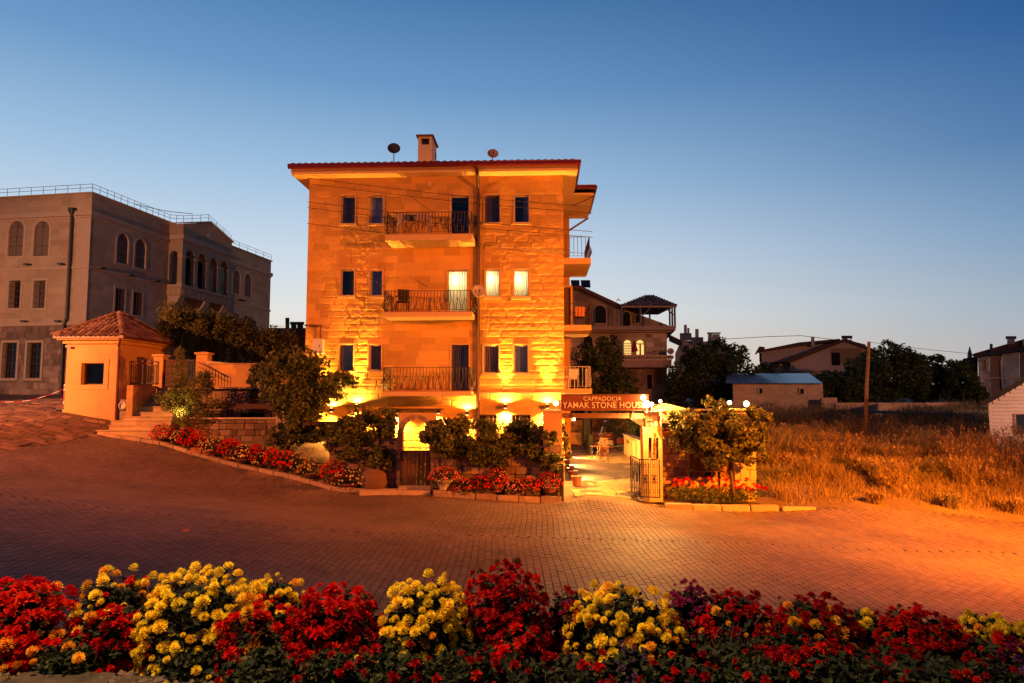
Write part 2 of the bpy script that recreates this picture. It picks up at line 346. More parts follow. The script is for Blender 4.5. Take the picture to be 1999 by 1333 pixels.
_B = np.zeros((_n + 3, _n + 3)); _B[:_n, :_n] = -_A; _B[:_n, _n] = 1; _B[:_n, _n + 1:_n + 3] = _c[:, :2]; _B[_n:, :_n] = _B[:_n, _n:].T
_w = np.linalg.solve(_B, np.concatenate([_c[:, 2], [0, 0, 0]]))
def zts(x, y):
    x = np.asarray(x, float).ravel(); y = np.asarray(y, float).ravel(); o = np.empty(len(x))
    for s in range(0, len(x), 20000):
        a = x[s:s + 20000]; b = y[s:s + 20000]; d = np.sqrt((a[:, None] - _c[None, :, 0]) ** 2 + (b[:, None] - _c[None, :, 1]) ** 2 + 1.0)
        o[s:s + 20000] = -d @ _w[:_n] + _w[_n] + _w[_n + 1] * a + _w[_n + 2] * b
    return o
def zt(x, y): return float(zts([x], [y])[0])
kx = [p.x for p in KW]; ky = [p.y for p in KW]
def kerby(x): return np.interp(x, kx, ky)
xs = np.concatenate([[-900, -400, -200, -120, -80, -60], np.arange(-46, 46.1, .5), [60, 80, 120, 200, 400, 900]])
ys = np.concatenate([[-30, -15, -8], np.arange(-4, 70.1, .5), [80, 100, 130, 180, 260, 400, 700, 1200]])
X, Y = np.meshgrid(xs, ys); Z = zts(X, Y).reshape(X.shape)
on_road = (Y < kerby(X)); Z = Z - np.where(on_road, .018, .01) + np.where(on_road, 0, (vn(X * 1.3, Y * 1.3, 3) - .5) * .05)
Z[(Y > 500) | (np.abs(X) > 300)] = 2.4
nx, ny = len(xs), len(ys); ii, jj = np.meshgrid(np.arange(nx - 1), np.arange(ny - 1)); ii = ii.ravel(); jj = jj.ravel()
ground = npmesh('ground', np.stack([X.ravel(), Y.ravel(), Z.ravel()], 1), np.stack([jj * nx + ii, jj * nx + ii + 1, (jj + 1) * nx + ii + 1, (jj + 1) * nx + ii], 1),
    mat('earth', (.13, .075, .045), var=.3, scale=1.5, bump=.03, bscale=9, second=(.20, .12, .07), sscale=.5), smooth=True)
tag(ground, kind='structure')
# ------------------------------------------------------------------ road of small concrete pavers
pave = mat('paver', (.188, .110, .074), var=.16, scale=.55, rnd=.13, rough=.66, bump=.003, bscale=60, second=(.095, .054, .038), sscale=.26, sthr=.56, spec=.35)
paveo = mat('paver_single', (.188, .110, .074), var=.16, scale=.55, orn=.13, rough=.66, bump=.003, bscale=60, second=(.095, .054, .038), sscale=.26, sthr=.56, spec=.35)
pw, pl_ = .145, .25
ci, cj = np.meshgrid(np.arange(-190, 190), np.arange(36, 125)); ci = ci.ravel().astype(float); cj = cj.ravel().astype(float)
px = ci * pw; py = cj * pl_ + (np.mod(ci, 2)) * pl_ / 2 + (hsh(ci, 0 * ci, 4) - .5) * .03
def warp(x, y): return x + .10 * np.sin(y / 3.3) + .03 * np.sin(x / 3.1 + y) + np.where(y > 16.9 + .02 * x, .07, 0), y + .05 * np.sin(x / 4.0)
cx, cy = warp(px, py)
keep = (cy < kerby(cx) - .10) & (cy > 9.2) & (np.abs(cx) < .79 * cy + 1.2) & (cx > -16.4 + .1 * (cy - 22))
px, py, ci, cj, cx, cy = (a[keep] for a in (px, py, ci, cj, cx, cy))
cz = zts(cx, cy) + (hsh(ci, cj, 8) - .5) * .006 + (vn(cx * .8, cy * .8, 31) - .5) * .010
flx = [0, 100, 250, 420, 560, 640, 740, 850, 985, 1060, 1150, 1230, 1370, 1480, 1600, 1700, 1800, 1920, 1999]; fly = [1140, 1128, 1105, 1100, 1130, 1142, 1140, 1115, 1095, 1120, 1150, 1130, 1128, 1150, 1165, 1190, 1190, 1195, 1215]
d_ = np.stack([cx, cy, cz - 3.4], 1); yy = d_[:, 1] * math.cos(TH) + d_[:, 2] * math.sin(TH); zz = -d_[:, 1] * math.sin(TH) + d_[:, 2] * math.cos(TH)
sx = 999.5 + F * d_[:, 0] / yy; sy = 666.5 - F * zz / yy
vis = (sx > 5) & (sx < 1994) & (sy < np.interp(sx, flx, fly) - 8)
order = np.argsort(np.where(vis, yy, 1e9))[:298]; near = np.zeros(len(cx), bool); near[order] = True
def gradz(x, y): return (zts(x + .1, y) - zts(x - .1, y)) / .2, (zts(x, y + .1) - zts(x, y - .1)) / .2
road = None
r_ = ~near; V = []; rn = hsh(ci[r_], cj[r_], 9)
X0, Y0 = px[r_], py[r_]; tilt = (hsh(ci[r_], cj[r_], 12) - .5) * .02; tilt2 = (hsh(ci[r_], cj[r_], 13) - .5) * .02
g1, g2 = gradz(cx[r_], cy[r_]); zc = cz[r_]; g = .007
cor = []
for (a, b) in ((-1, -1), (1, -1), (1, 1), (-1, 1)):
    for top in (0, 1):
        hw = pw / 2 - g / 2 - (.005 if top else 0); hl = pl_ / 2 - g / 2 - (.005 if top else 0)
        wx, wy = warp(X0, Y0); x = wx + a * hw; y = wy + b * hl
        cor.append(np.stack([x, y, zc + (x - wx) * (g1 + tilt) + (y - wy) * (g2 + tilt2) - (0 if top else .05)], 1))
cor = np.stack(cor, 1).reshape(-1, 3); base = np.arange(r_.sum())[:, None] * 8
# order per corner: (bottom, top)
fc = [(1, 3, 5, 7), (0, 2, 3, 1), (2, 4, 5, 3), (4, 6, 7, 5), (6, 0, 1, 7)]
Q = np.concatenate([base + np.array([f]) for f in fc], 0)
joint = npmesh('road', np.stack([X.ravel(), Y.ravel(), (Z + .002).ravel()], 1), np.stack([jj * nx + ii, jj * nx + ii + 1, (jj + 1) * nx + ii + 1, (jj + 1) * nx + ii], 1)[
    (Y[jj + 1, ii] < kerby(X[jj, ii]) + .1) & (Y[jj, ii] > 8) & (np.abs(X[jj, ii]) < 24)], mat('joint_sand', (.085, .052, .038), var=.3, scale=4, bump=.01), smooth=True)
tag(joint, kind='structure'); road = joint
rest = npmesh('pavers', cor, Q, pave, np.tile(rn, 5), parent=road); tag(rest, kind='stuff')
pm = []
for k in range(3):
    b = MB(); hw, hl = pw / 2 - .0045, pl_ / 2 - .0045; e = .007
    lo = [(-hw, -hl), (hw, -hl), (hw, hl), (-hw, hl)]; ti = R.uniform(-.015, .015)
    b.add([(x, y, -.05) for x, y in lo] + [(x, y, -.006) for x, y in lo] + [((abs(x) - e) * (1 if x > 0 else -1), (abs(y) - e) * (1 if y > 0 else -1), x * ti) for x, y in lo],
          [(0, 1, 5, 4), (1, 2, 6, 5), (2, 3, 7, 6), (3, 0, 4, 7), (4, 5, 9, 8), (5, 6, 10, 9), (6, 7, 11, 10), (7, 4, 8, 11), (8, 9, 10, 11)])
    o = b.build('paver', paveo); pm.append(o.data); bpy.data.objects.remove(o)
gg1, gg2 = gradz(cx[near], cy[near])
for k, (x, y, z, a, b) in enumerate(zip(cx[near], cy[near], cz[near], gg1, gg2)):
    link('paver', pm[k % 3], road, (x, y, z), (math.atan(b), -math.atan(a), R.uniform(-.01, .01)))
# ------------------------------------------------------------------ irregular flagstones
def flags(test, x0, x1, y0, y1, sx_, sy_, m, name, parent, limit, h=.05, jit=.28, zf=None, gap=.02, lift=0.0, sub=None, rowshift=True):
    nxx = int((x1 - x0) / sx_); nyy = int((y1 - y0) / sy_); pts = {}
    def pt(i, j, side):
        q = (i, j)
        if q not in pts: pts[q] = (x0 + i * sx_ + R.uniform(-jit, jit) * sx_, y0 + j * sy_ + R.uniform(-jit, jit) * sy_)
        return pts[q]
    cells = []
    for j in range(nyy):
        i = 0
        while i < nxx:
            w = 1 if R.random() < .7 else 2; w = min(w, nxx - i)
            c = [pt(i, j, 0), pt(i + w, j, 0), pt(i + w, j + 1, 0), pt(i, j + 1, 0)]; i += w
            mx_, my_ = sum(q[0] for q in c) / 4, sum(q[1] for q in c) / 4
            if test(mx_, my_): cells.append((my_ + abs(mx_) * .0, mx_, c))
    cells.sort(key=lambda q: q[0])
    restb = MB()
    for k, (my_, mx_, c) in enumerate(cells):
        zs_ = [(zf(x, y) if zf else zt(x, y)) for x, y in c]; l = lift + R.uniform(-.012, .012)
        def ins(f): return [(mx_ + (x - mx_) * f, my_ + (y - my_) * f) for x, y in c]
        size = math.hypot(c[2][0] - c[0][0], c[2][1] - c[0][1]); f1 = 1 - gap / size * 2; f2 = f1 - .05
        A = [(x, y, z - h) for (x, y), z in zip(ins(f1), zs_)]; B_ = [(x, y, z + l - .012) for (x, y), z in zip(ins(f1), zs_)]; C_ = [(x, y, z + l + R.uniform(-.006, .006)) for (x, y), z in zip(ins(f2), zs_)]
        b = MB() if k < limit else restb
        b.add(A + B_ + C_, [(0, 1, 5, 4), (1, 2, 6, 5), (2, 3, 7, 6), (3, 0, 4, 7), (4, 5, 9, 8), (5, 6, 10, 9), (6, 7, 11, 10), (7, 4, 8, 11), (8, 9, 10, 11)])
        if k < limit:
            b.v = [(x - mx_, y - my_, z) for x, y, z in b.v]; b.build(name, m, parent, loc=(mx_, my_, 0))
    if restb.v: tag(restb.build(name + 's', m, parent), kind='stuff')
ramp_ = MB(); 
flagm = mat('cobble', (.22, .115, .075), var=.2, scale=3, orn=.40, bump=.012, bscale=12, hue=(.12, .06, .045), second=(.09, .05, .035), sscale=.8, sthr=.6)
yk = (X[jj, ii] > -36) & (X[jj, ii + 1] < -16.2) & (Y[jj, ii] > 17) & (Y[jj + 1, ii] < 40)
yard = tag(npmesh('sloping_yard', np.stack([X.ravel(), Y.ravel(), (Z + .012).ravel()], 1), np.stack([jj * nx + ii, jj * nx + ii + 1, (jj + 1) * nx + ii + 1, (jj + 1) * nx + ii], 1)[yk], mat('yard_earth', (.12, .06, .042), var=.3, scale=3, bump=.02, bscale=12), smooth=True), kind='structure')
flags(lambda x, y: x < -16.4 + .1 * (y - 22) - .1 and x > -.80 * y and not (x > -19.3 and y > 28.2), -32, -15, 18.5, 36, .36, .26, flagm, 'cobblestone', yard, 290, lift=.02)
# ------------------------------------------------------------------ kerbs
kerb = tag(MB().box(-9.2, 24.86, .3, -9.1, 24.9, .4).build('kerb', concrete), kind='structure')
kmesh = block_meshes(5, mat('kerb_stone', (.36, .23, .15), var=.15, scale=6, orn=.2, bump=.006, second=(.16, .10, .06), sscale=2, sthr=.64), .04, .10)
def kerbrun(pa, pb, L_, h, w, off=0.1, up=None, skip=0):
    a = Vector(pa); b = Vector(pb); d = (b - a); n = max(1, round(d.length / L_)); u = d.normalized(); ang = math.atan2(d.y, d.x)
    for k in range(n):
        if R.random() < skip: continue
        c = a + d * (k + .5) / n + Vector((-u.y, u.x, 0)) * off; c.z = zt(c.x, c.y - off) + h / 2 - .06 + (up or 0)
        link('kerb_stone', R.choice(kmesh), kerb, c, (R.uniform(-.03, .03), -math.atan2(d.z, math.hypot(d.x, d.y)) + R.uniform(-.02, .02), ang + R.uniform(-.02, .02)), (d.length / n - .03, w, h + .02))
for a, b in zip(KW[:7], KW[1:7]): kerbrun(a, b, .75, .17, .22)
kerbrun(P(845, 967, 23.0), P(1097, 979, 22.8), .72, .24, .20, .02)
kerbrun(P(1296, 989, 22.7), P(1520, 994, 22.55), 1.0, .22, .25, 0)
kerbrun(P(1526, 996, 22.5), P(1592, 998, 22.4), 1.0, .14, .2, 0)
# ------------------------------------------------------------------ the terrace in front, with its bed of soil and stone edge
terrace = MB().box(-14, -6, -1.5, 14, 4.95, 1.70).build('terrace', concrete); tag(terrace, kind='structure')
sx_ = np.linspace(-9, 9, 200); sy_ = np.linspace(3.0, 4.92, 14); SX, SY = np.meshgrid(sx_, sy_)
SZ = 1.745 + (vn(SX * 7, SY * 7, 2) - .5) * .05 + (vn(SX * 25, SY * 25, 3) - .5) * .03
i2, j2 = np.meshgrid(np.arange(199), np.arange(13)); i2 = i2.ravel(); j2 = j2.ravel()
soil = tag(npmesh('soil', np.stack([SX.ravel(), SY.ravel(), SZ.ravel()], 1), np.stack([j2 * 200 + i2, j2 * 200 + i2 + 1, (j2 + 1) * 200 + i2 + 1, (j2 + 1) * 200 + i2], 1), soilm), kind='structure')
edge = tag(MB().box(-9, 3.78, 1.71, -1.6, 3.97, 1.78).build('bed_edging', mortar), kind='structure')
emesh = block_meshes(5, mat('edging_stone', (.10, .058, .042), var=.3, scale=9, orn=.3, bump=.012, bscale=30, second=(.035, .022, .016), sscale=7, sthr=.52), .16, .2)
x = -4.6
while x < -1.75:
    l = R.uniform(.34, .6); link('edging_stone', R.choice(emesh), edge, (x + l / 2, 3.87 + R.uniform(-.02, .02), 1.79 + R.uniform(-.01, .01)), (R.uniform(-.06, .06), R.uniform(-.03, .03), R.uniform(-.05, .05)), (l - .02, .24, .13)); x += l
# pebbles and crumbs along the edge of the bed
b = MB()
for k in range(1500):
    x, y, s = R.uniform(-4.4, 2.4), R.uniform(3.72, 4.25), R.uniform(.006, .030)
    vs = [(x + s * R.uniform(.6, 1.2) * a, y + s * R.uniform(.6, 1.2) * c, (1.765 if y > 3.99 else 1.85) + s * R.uniform(.5, .9) * e) for a, c, e in ((1, 0, 0), (0, 1, 0), (-1, 0, 0), (0, -1, 0), (0, 0, 1))]
    b.add(vs, [(0, 1, 4), (1, 2, 4), (2, 3, 4), (3, 0, 4)])
tag(b.build('pebbles', mat('pebble', (.16, .10, .075), var=.3, scale=12), terrace), kind='stuff')
# ================================================================== generic pieces of buildings
def window(parent, pl, u0, z0, u1, z1, depth=.16, fw=.045, fm=None, wall=None, cur=None, lit=False, sill=None, leaf=1, grille=False, arch=False, name='window', pm=None, part=None, cw=(0, 1), surround=0, bars=0):
    fm = fm or frame_w; wall = wall or trim
    w = MB(); r = (u1 - u0) / 2; zs = z1 - r if arch else z1
    Q = lambda a, b, c, d: w.quad(pl(*a), pl(*b), pl(*c), pl(*d))
    Q((u0, -.005, z0), (u0, depth, z0), (u0, depth, z1), (u0, -.005, z1)); Q((u1, -.005, z0), (u1, -.005, z1), (u1, depth, z1), (u1, depth, z0))
    Q((u0, -.005, z0), (u1, -.005, z0), (u1, depth, z0), (u0, depth, z0)); Q((u0, -.005, z1), (u0, depth, z1), (u1, depth, z1), (u1, -.005, z1))
    if arch: w.arch(pl, u0 + .002, u1 - .002, zs, z1 + .02, .0, depth, 8)
    w.cur = 1
    e = depth + .5
    Q((u0, e, z0), (u0, e, z1), (u1, e, z1), (u1, e, z0)); Q((u0, depth + .02, z0), (u0, e, z0), (u0, e, z1), (u0, depth + .02, z1)); Q((u1, depth + .02, z0), (u1, e, z0), (u1, e, z1), (u1, depth + .02, z1))
    Q((u0, depth + .02, z0), (u1, depth + .02, z0), (u1, e, z0), (u0, e, z0)); Q((u0, depth + .02, z1), (u1, depth + .02, z1), (u1, e, z1), (u0, e, z1))
    if surround:
        w.cur = 0; s = surround; o = -.03
        def sb(a, b, c, d): 
            k = MB().box(a, o, b, c, .004, d); w.add([pl(*v) for v in k.v], k.f)
        sb(u0 - s, z0 - .002, u0 - .002, zs); sb(u1 + .002, z0 - .002, u1 + s, zs); sb(u0 - s, z0 - s, u1 + s, z0 - .004)
        if arch:
            n = 10
            for k in range(n):
                a0, a1 = math.pi * k / n, math.pi * (k + 1) / n; c = (u0 + u1) / 2
                pp = [(c - q * math.cos(a), zs + q * math.sin(a)) for q in (r + .003, r + s) for a in (a0, a1)]
                w.add([pl(pp[i][0], dd, pp[i][1]) for dd in (o, .004) for i in (0, 1, 3, 2)], [(0, 1, 2, 3), (7, 6, 5, 4), (0, 4, 5, 1), (1, 5, 6, 2), (2, 6, 7, 3), (3, 7, 4, 0)])
        else: sb(u0 - s, z1 + .004, u1 + s, z1 + s)
    win = w.build(name, [wall, cream if lit else dark], parent)
    if lit: lo = Vector(pl((u0 + u1) / 2 - .12, depth + .36, z1 - .35)); lp = light('room_light', 'POINT', (0, 0, 0), 34, (1, .80, .45), size=.06); lp.parent = parent; lp.location = lo
    f = MB()
    def fb(a, b, c, d, d0=depth - .05, d1=depth + .01):
        k = MB().box(a, d0, b, c, d1, d); f.add([pl(*v) for v in k.v], k.f)
    fb(u0 + .003, z0 + .003, u0 + fw, z1 - .003); fb(u1 - fw, z0 + .003, u1 - .003, z1 - .003); fb(u0 + fw, z0 + .003, u1 - fw, z0 + fw); fb(u0 + fw, z1 - fw, u1 - fw, z1 - .003)
    for k in range(1, leaf): c = u0 + (u1 - u0) * k / leaf; fb(c - fw * .6, z0 + fw, c + fw * .6, z1 - fw)
    if grille:
        n = 4
        for k in range(1, n + 3): zz_ = z0 + (z1 - z0) * k / (n + 3); fb(u0 + fw, zz_ - .012, u1 - fw, zz_ + .012, depth - .04, depth - .015)
    if bars:
        nb = bars
        for k in range(1, nb): c = u0 + (u1 - u0) * k / nb; fb(c - .01, z0, c + .01, z1, -.03, -.01)
        for k in range(1, 5): zz_ = z0 + (z1 - z0) * k / 5; fb(u0, zz_ - .01, u1, zz_ + .01, -.028, -.012)
    f.build('frame', fm, win)
    MB().quad(pl(u0 + fw, depth - .02, z0 + fw), pl(u1 - fw, depth - .02, z0 + fw), pl(u1 - fw, depth - .02, z1 - fw), pl(u0 + fw, depth - .02, z1 - fw)).build('pane', pm or GLASS, win)
    if cur or lit:
        c = MB(); n = 26; a, b = u0 + (u1 - u0) * cw[0], u0 + (u1 - u0) * cw[1]
        for k in range(n):
            p = [a + (b - a) * t / n for t in (k, k + 1)]; dd = [depth + .08 + .022 * math.sin(t * 1.9) for t in (k, k + 1)]
            c.quad(pl(p[0], dd[0], z0 + .01), pl(p[1], dd[1], z0 + .01), pl(p[1], dd[1], z1 - .01), pl(p[0], dd[0], z1 - .01))
        c.build('curtain', litc if lit else cur, win, smooth=True)
    if sill:
        s = MB().box(u0 - sill[0], -sill[2], z0 - sill[1], u1 + sill[0], .004, z0 - .006); k = MB(); k.add([pl(*v) for v in s.v], s.f); k.build('sill', trim if wall is not trim2 else trim2, win)
    return win
def railing(parent, pts, z0, h, belly=.16, step=.12, m=None, r=.012, name='railing', wave=True):
    m = m or ironr; b = MB()
    for (p, q) in zip(pts, pts[1:]):
        p = Vector((*p, 0)); q = Vector((*q, 0)); d = (q - p); n = max(1, round(d.length / step)); u = d.normalized(); o = Vector((u.y, -u.x, 0))
        for zz_, w in ((z0 + h, .035), (z0 + .10, .02)): b.bar(p + Vector((0, 0, zz_)), q + Vector((0, 0, zz_)), w, w * .6)
        for k in range(n + 1):
            c = p + d * k / n
            if k in (0, n): b.bar(c + Vector((0, 0, z0)), c + Vector((0, 0, z0 + h)), .03); continue
            s = .03 * (1 if k % 2 else -1) if wave else 0
            prof = [(.10, 0), (.2, belly * .55), (.32, belly), (.45, belly * .8), (.6, belly * .25), (.75, 0), (1, 0)]
            b.tube([c + o * bb + u * s * math.sin(t * 8) * (1 if t < .75 else 0) + Vector((0, 0, z0 + h * t)) for t, bb in prof], r, 4, False)
            if wave and k % 5 == 2:
                b.lathe(tuple(c + o * belly * .1 + Vector((0, 0, z0 + h * .62)) - Vector((0, .01, 0))), [(.03, 0), (.03, .012)], 6, 'y')
    return b.build(name, m, parent)
def dish(name, label, loc, rad, m, face, parent_wall=None, group=None, drop=.5):
    t = thing(name, label, 'satellite dish', loc, 0, group); f = Vector(face).normalized(); q = f.to_track_quat('Z', 'Y').to_matrix()
    k = MB().lathe((0, 0, 0), [(rad * a, rad * .22 * a * a) for a in (.02, .3, .55, .8, 1)], 20, cap=False); k.map(lambda v: q @ v); d = k.build('reflector', m, t, smooth=True)
    sm = d.modifiers.new('s', 'SOLIDIFY'); sm.thickness = .015
    k = MB().tube([q @ Vector((0, -rad * .95, rad * .2)), q @ Vector((0, -rad * .2, rad * .75))], .012, 5); k.lathe(tuple(q @ Vector((0, -rad * .2, rad * .75))), [(.035, -.05), (.035, .05)], 8); k.build('feed_arm', iron, t)
    MB().tube([(0, 0, 0), (-f * .1), Vector((0, 0, -drop)) - f * .12], .02, 6).build('mast', iron, t); return t
# ================================================================== the stone hotel
hp0 = P(1102, 775, 26.5); HR = -math.radians(2.5)
hotel = thing('stone_hotel', 'four storey floodlit stone house with three long front balconies and a red eave gutter', 'building', (hp0.x, hp0.y, 0), HR)
HI = inv(hotel)
def hp(px, py, d=0.0): return onY(HI, px, py, d)
XL = hp(598, 600)[0]; ZT = hp(850, 345)[1]; ZG = .6; DEP = 14.0
rows = [(666, 382, 693, 436, 0), (722, 382, 748, 436, 0), (946, 381, 976, 434, 0), (1003, 381, 1033, 434, 0), (879, 382, 916, 458, 1),
        (665, 526, 691, 577, 0), (722, 527, 746, 577, 0), (947, 526, 975, 578, 2), (1002, 526, 1032, 578, 2), (874, 527, 912, 610, 3),
        (663, 672, 689, 724, 0), (720, 673, 744, 723, 0), (943, 673, 974, 728, 0), (1003, 673, 1031, 728, 0), (881, 673, 915, 764, 1),
        (934, 809, 970, 852, 4), (999, 809, 1036, 852, 4)]
rects = []
for (a, b_, c, d_, k) in rows:
    x0, z1 = hp(a, b_); x1, z0 = hp(c, d_); rects.append((x0, z0, x1, z1))
def roughf(U, Z):
    def band(a, b, soft=.08): xa, xb = hp(a, 600)[0], hp(b, 600)[0]; return np.clip((U - xa) / soft, 0, 1) * np.clip((xb - U) / soft, 0, 1)
    zA = hp(900, 442)[1]; zB = hp(900, 760)[1]
    r = np.maximum.reduce([band(692, 721), band(977, 1001), band(1036, 1104)]) * .019
    for (pa, pb) in ((592, 664), (446, 520)):
        za, zb = hp(900, pb)[1], hp(900, pa)[1]; m = np.clip((Z - za) / .15, 0, 1) * np.clip((zb - Z) / .15, 0, 1)
        r = np.maximum(r, np.maximum(band(940, 1104), band(672, 742) * .8) * m * .018)
    r = r * np.clip((hp(900, 420)[1] - Z) / .8, .18, 1)
    return r + .003
wall = relief('wall', lambda u, h, z: (u, h, z), XL, 0, ZG, ZT, .045, rects, stone, hotel, .27, .62, roughf, joint=.012)
b = MB(); b.quad((XL, 0, ZG), (XL, DEP, ZG), (XL, DEP, ZT), (XL, 0, ZT)).quad((0, 0, ZG - 1), (0, DEP, ZG - 1), (0, DEP, ZT), (0, 0, ZT)).quad((XL, DEP, ZG), (0, DEP, ZG), (0, DEP, ZT), (XL, DEP, ZT))
b.quad((XL, 0, ZG - 1.5), (0, 0, ZG - 1.5), (0, 0, ZG), (XL, 0, ZG)); b.quad((XL, .01, ZT - .02), (0, .01, ZT - .02), (0, DEP, ZT - .02), (XL, DEP, ZT - .02))
b.build('side_wall', stone, hotel)
for (x0, z0, x1, z1), r_, i in zip(rects, rows, range(99)):
    k = r_[4]
    if k == 0:
        cur = [curtain_b, curtain, curtain_b, curtain, curtain_b, curtain_b, curtain, None, None, None, curtain, curtain_b, curtain_b, curtain][i] if i < 14 else None
        window(hotel, PLY, x0, z0, x1, z1, cur=cur, sill=(.08, .09, .06), wall=trim, fm=frame_w if i not in (2, 10) else frame_b, cw=(.62, 1) if i == 3 else (.5, 1) if i == 5 else (0, 1), surround=.045)
    elif k == 1:
        window(hotel, PLY, x0, z0, x1, z1, fm=frame_w if i == 4 else frame_b, name='balcony_door', leaf=1, wall=trim, cur=None if i == 4 else curtain_b, surround=.045)
    elif k == 2: window(hotel, PLY, x0, z0, x1, z1, lit=True, sill=(.08, .12, .06), wall=trim, surround=.045)
    elif k == 3: window(hotel, PLY, x0, z0, x1, z1, lit=True, name='balcony_door', wall=trim, surround=.045)
    else: window(hotel, PLY, x0, z0, x1, z1, fm=frame_b, wall=trim, leaf=2, bars=5)
# string courses
zc = hp(1000, 768)[1]; xq = hp(936, 768)[0]
MB().box(xq, -.05, zc - .05, .04, .01, zc + .03).build('string_course', trim, hotel)
# eaves, gutter and roof
OV = .55; G = ZT
b = MB(); b.box(XL - OV, -OV, G - .001, OV, .03, G + .09); b.box(.001, .03, G - .001, OV, 2.7, G + .09); b.box(.001, 2.7, G - .001, 1.42, 6.7, G + .09); b.box(XL - OV, .03, G, XL - .01, DEP + OV, G + .09)
b.build('soffit', mat('soffit_paint', (.62, .40, .16), var=.06, scale=2), hotel)
fz = hp(850, 326, -OV)[1]
b = MB(); b.box(XL - OV, -OV - .02, G + .092, OV, -OV + .01, fz); b.build('fascia', mat('fascia_board', (.30, .16, .08), var=.12, scale=2, stretch=(.3, 1, 8)), hotel)
gz0, gz1 = fz - .01, hp(850, 316, -OV - .1)[1]
def gutter(b, p, q, ang):
    prof = [(0, gz1), (.0, gz0 + .03), (.03, gz0), (.09, gz0), (.12, gz0 + .05), (.125, gz1 - .02), (.14, gz1)]
    p = Vector(p); q = Vector(q); u = (q - p).normalized(); o = Vector((u.y, -u.x, 0)); n = len(prof)
    vs = [(e + o * a + Vector((0, 0, z))) for e in (p, q) for a, z in prof]
    b.add(vs, [(i, i + 1, n + i + 1, n + i) for i in range(n - 1)] + [tuple(range(n)), tuple(range(2 * n - 1, n - 1, -1))])
b = MB(); gutter(b, (XL - OV - .1, -OV - .02, 0), (OV + .12, -OV - .02, 0), 0); gutter(b, (OV + .005, -OV, 0), (OV + .005, 2.65, 0), 0); gutter(b, (OV, 2.6, 0), (1.5, 2.6, 0), 0); gutter(b, (1.44, 2.6, 0), (1.44, 6.7, 0), 0)
b.build('gutter', redm, hotel)
b = MB(); rz = gz1 - .02; rp = .16; cx_, cy_ = (XL + .0) / 2, DEP / 2; hw = (-XL) / 2 + OV; hd = DEP / 2 + OV; rh = rp * hw
e = [(XL - OV, -OV, rz), (OV, -OV, rz), (OV, DEP + OV, rz), (XL - OV, DEP + OV, rz)]; r1, r2 = (cx_, -OV + hw, rz + rh), (cx_, DEP + OV - hw, rz + rh)
b.add(e + [r1, r2], [(0, 1, 4), (1, 2, 5, 4), (2, 3, 5), (3, 0, 4, 5), (0, 3, 2, 1)])
b.add([(OV, 2.6, rz), (1.5, 2.6, rz - .02), (1.5, 6.8, rz - .02), (OV, 6.8, rz), (0, 2.6, rz + .15), (0, 6.8, rz + .15)], [(0, 1, 4), (1, 2, 5, 4), (2, 3, 5)])
roof = b.build('roof', mat('roof_sheet', (.10, .05, .035), var=.2, scale=4), hotel)
tm = MB()
for k in range(6):
    a0, a1 = math.pi * k / 6, math.pi * (k + 1) / 6
    tm.add([(-.125 * math.cos(a0), -.22, .075 * math.sin(a0)), (-.125 * math.cos(a1), -.22, .075 * math.sin(a1)), (-.10 * math.cos(a1), .22, .06 * math.sin(a1)), (-.10 * math.cos(a0), .22, .06 * math.sin(a0))], [(0, 1, 2, 3)])
tmo = tm.build('roof_tile', tilem, smooth=True); tmd = tmo.data; bpy.data.objects.remove(tmo)
tmd.use_fake_user = False
x = XL - OV + .1
while x < OV:
    for rr_ in range(2): link('roof_tile', tmd, roof, (x, -OV + .12 + rr_ * .36, rz + .03 + rr_ * .36 * rp), (math.atan(rp) + R.uniform(-.02, .02), 0, R.uniform(-.02, .02)))
    x += .262
# downpipe
px_ = hp(934, 500)[0]
b = MB(); b.tube([(px_, -OV - .08, gz0 + .02), (px_, -OV - .06, ZT - .12), (px_, -.12, ZT - .5), (px_, -.09, ZT - .8), (px_, -.09, 1.6)], .07, 8)
for z in (3, 5, 7, 9, 11): b.box(px_ - .075, -.1, z, px_ + .075, .0, z + .04)
b.build('downpipe', mat('red_pipe', (.05, .008, .005), rough=.4, spec=.5), hotel)
# chimney
a = Vector((hp(816, 290, 2.6)[0], 2.6)); x1_ = hp(843, 290, 2.6)[0]; zt_ = hp(830, 264, 2.6)[1]; z0_ = rz + .3
b = MB(); b.box(a.x, 2.6, z0_ - .3, x1_, 3.9, zt_ - .42); b.box(a.x, 2.6, zt_ - .42, a.x + .12, 3.9, zt_ - .06); b.box(x1_ - .12, 2.6, zt_ - .42, x1_, 3.9, zt_ - .06); b.box(a.x + .12, 3.2, zt_ - .42, x1_ - .12, 3.35, zt_ - .06)
b.box(a.x + .12, 2.6, zt_ - .12, x1_ - .12, 2.72, zt_ - .06)
ch = b.build('chimney', plaster_w, hotel)
MB().box(a.x - .08, 2.5, zt_ - .058, x1_ + .08, 4.0, zt_ + .01).build('cap', mat('tile_cap', (.2, .09, .05)), ch)
MB().box(a.x - .006, 2.594, z0_ - .32, x1_ + .006, 3.906, z0_ + .55).build('flashing', mat('grey_flashing', (.12, .11, .11), rough=.6), ch)
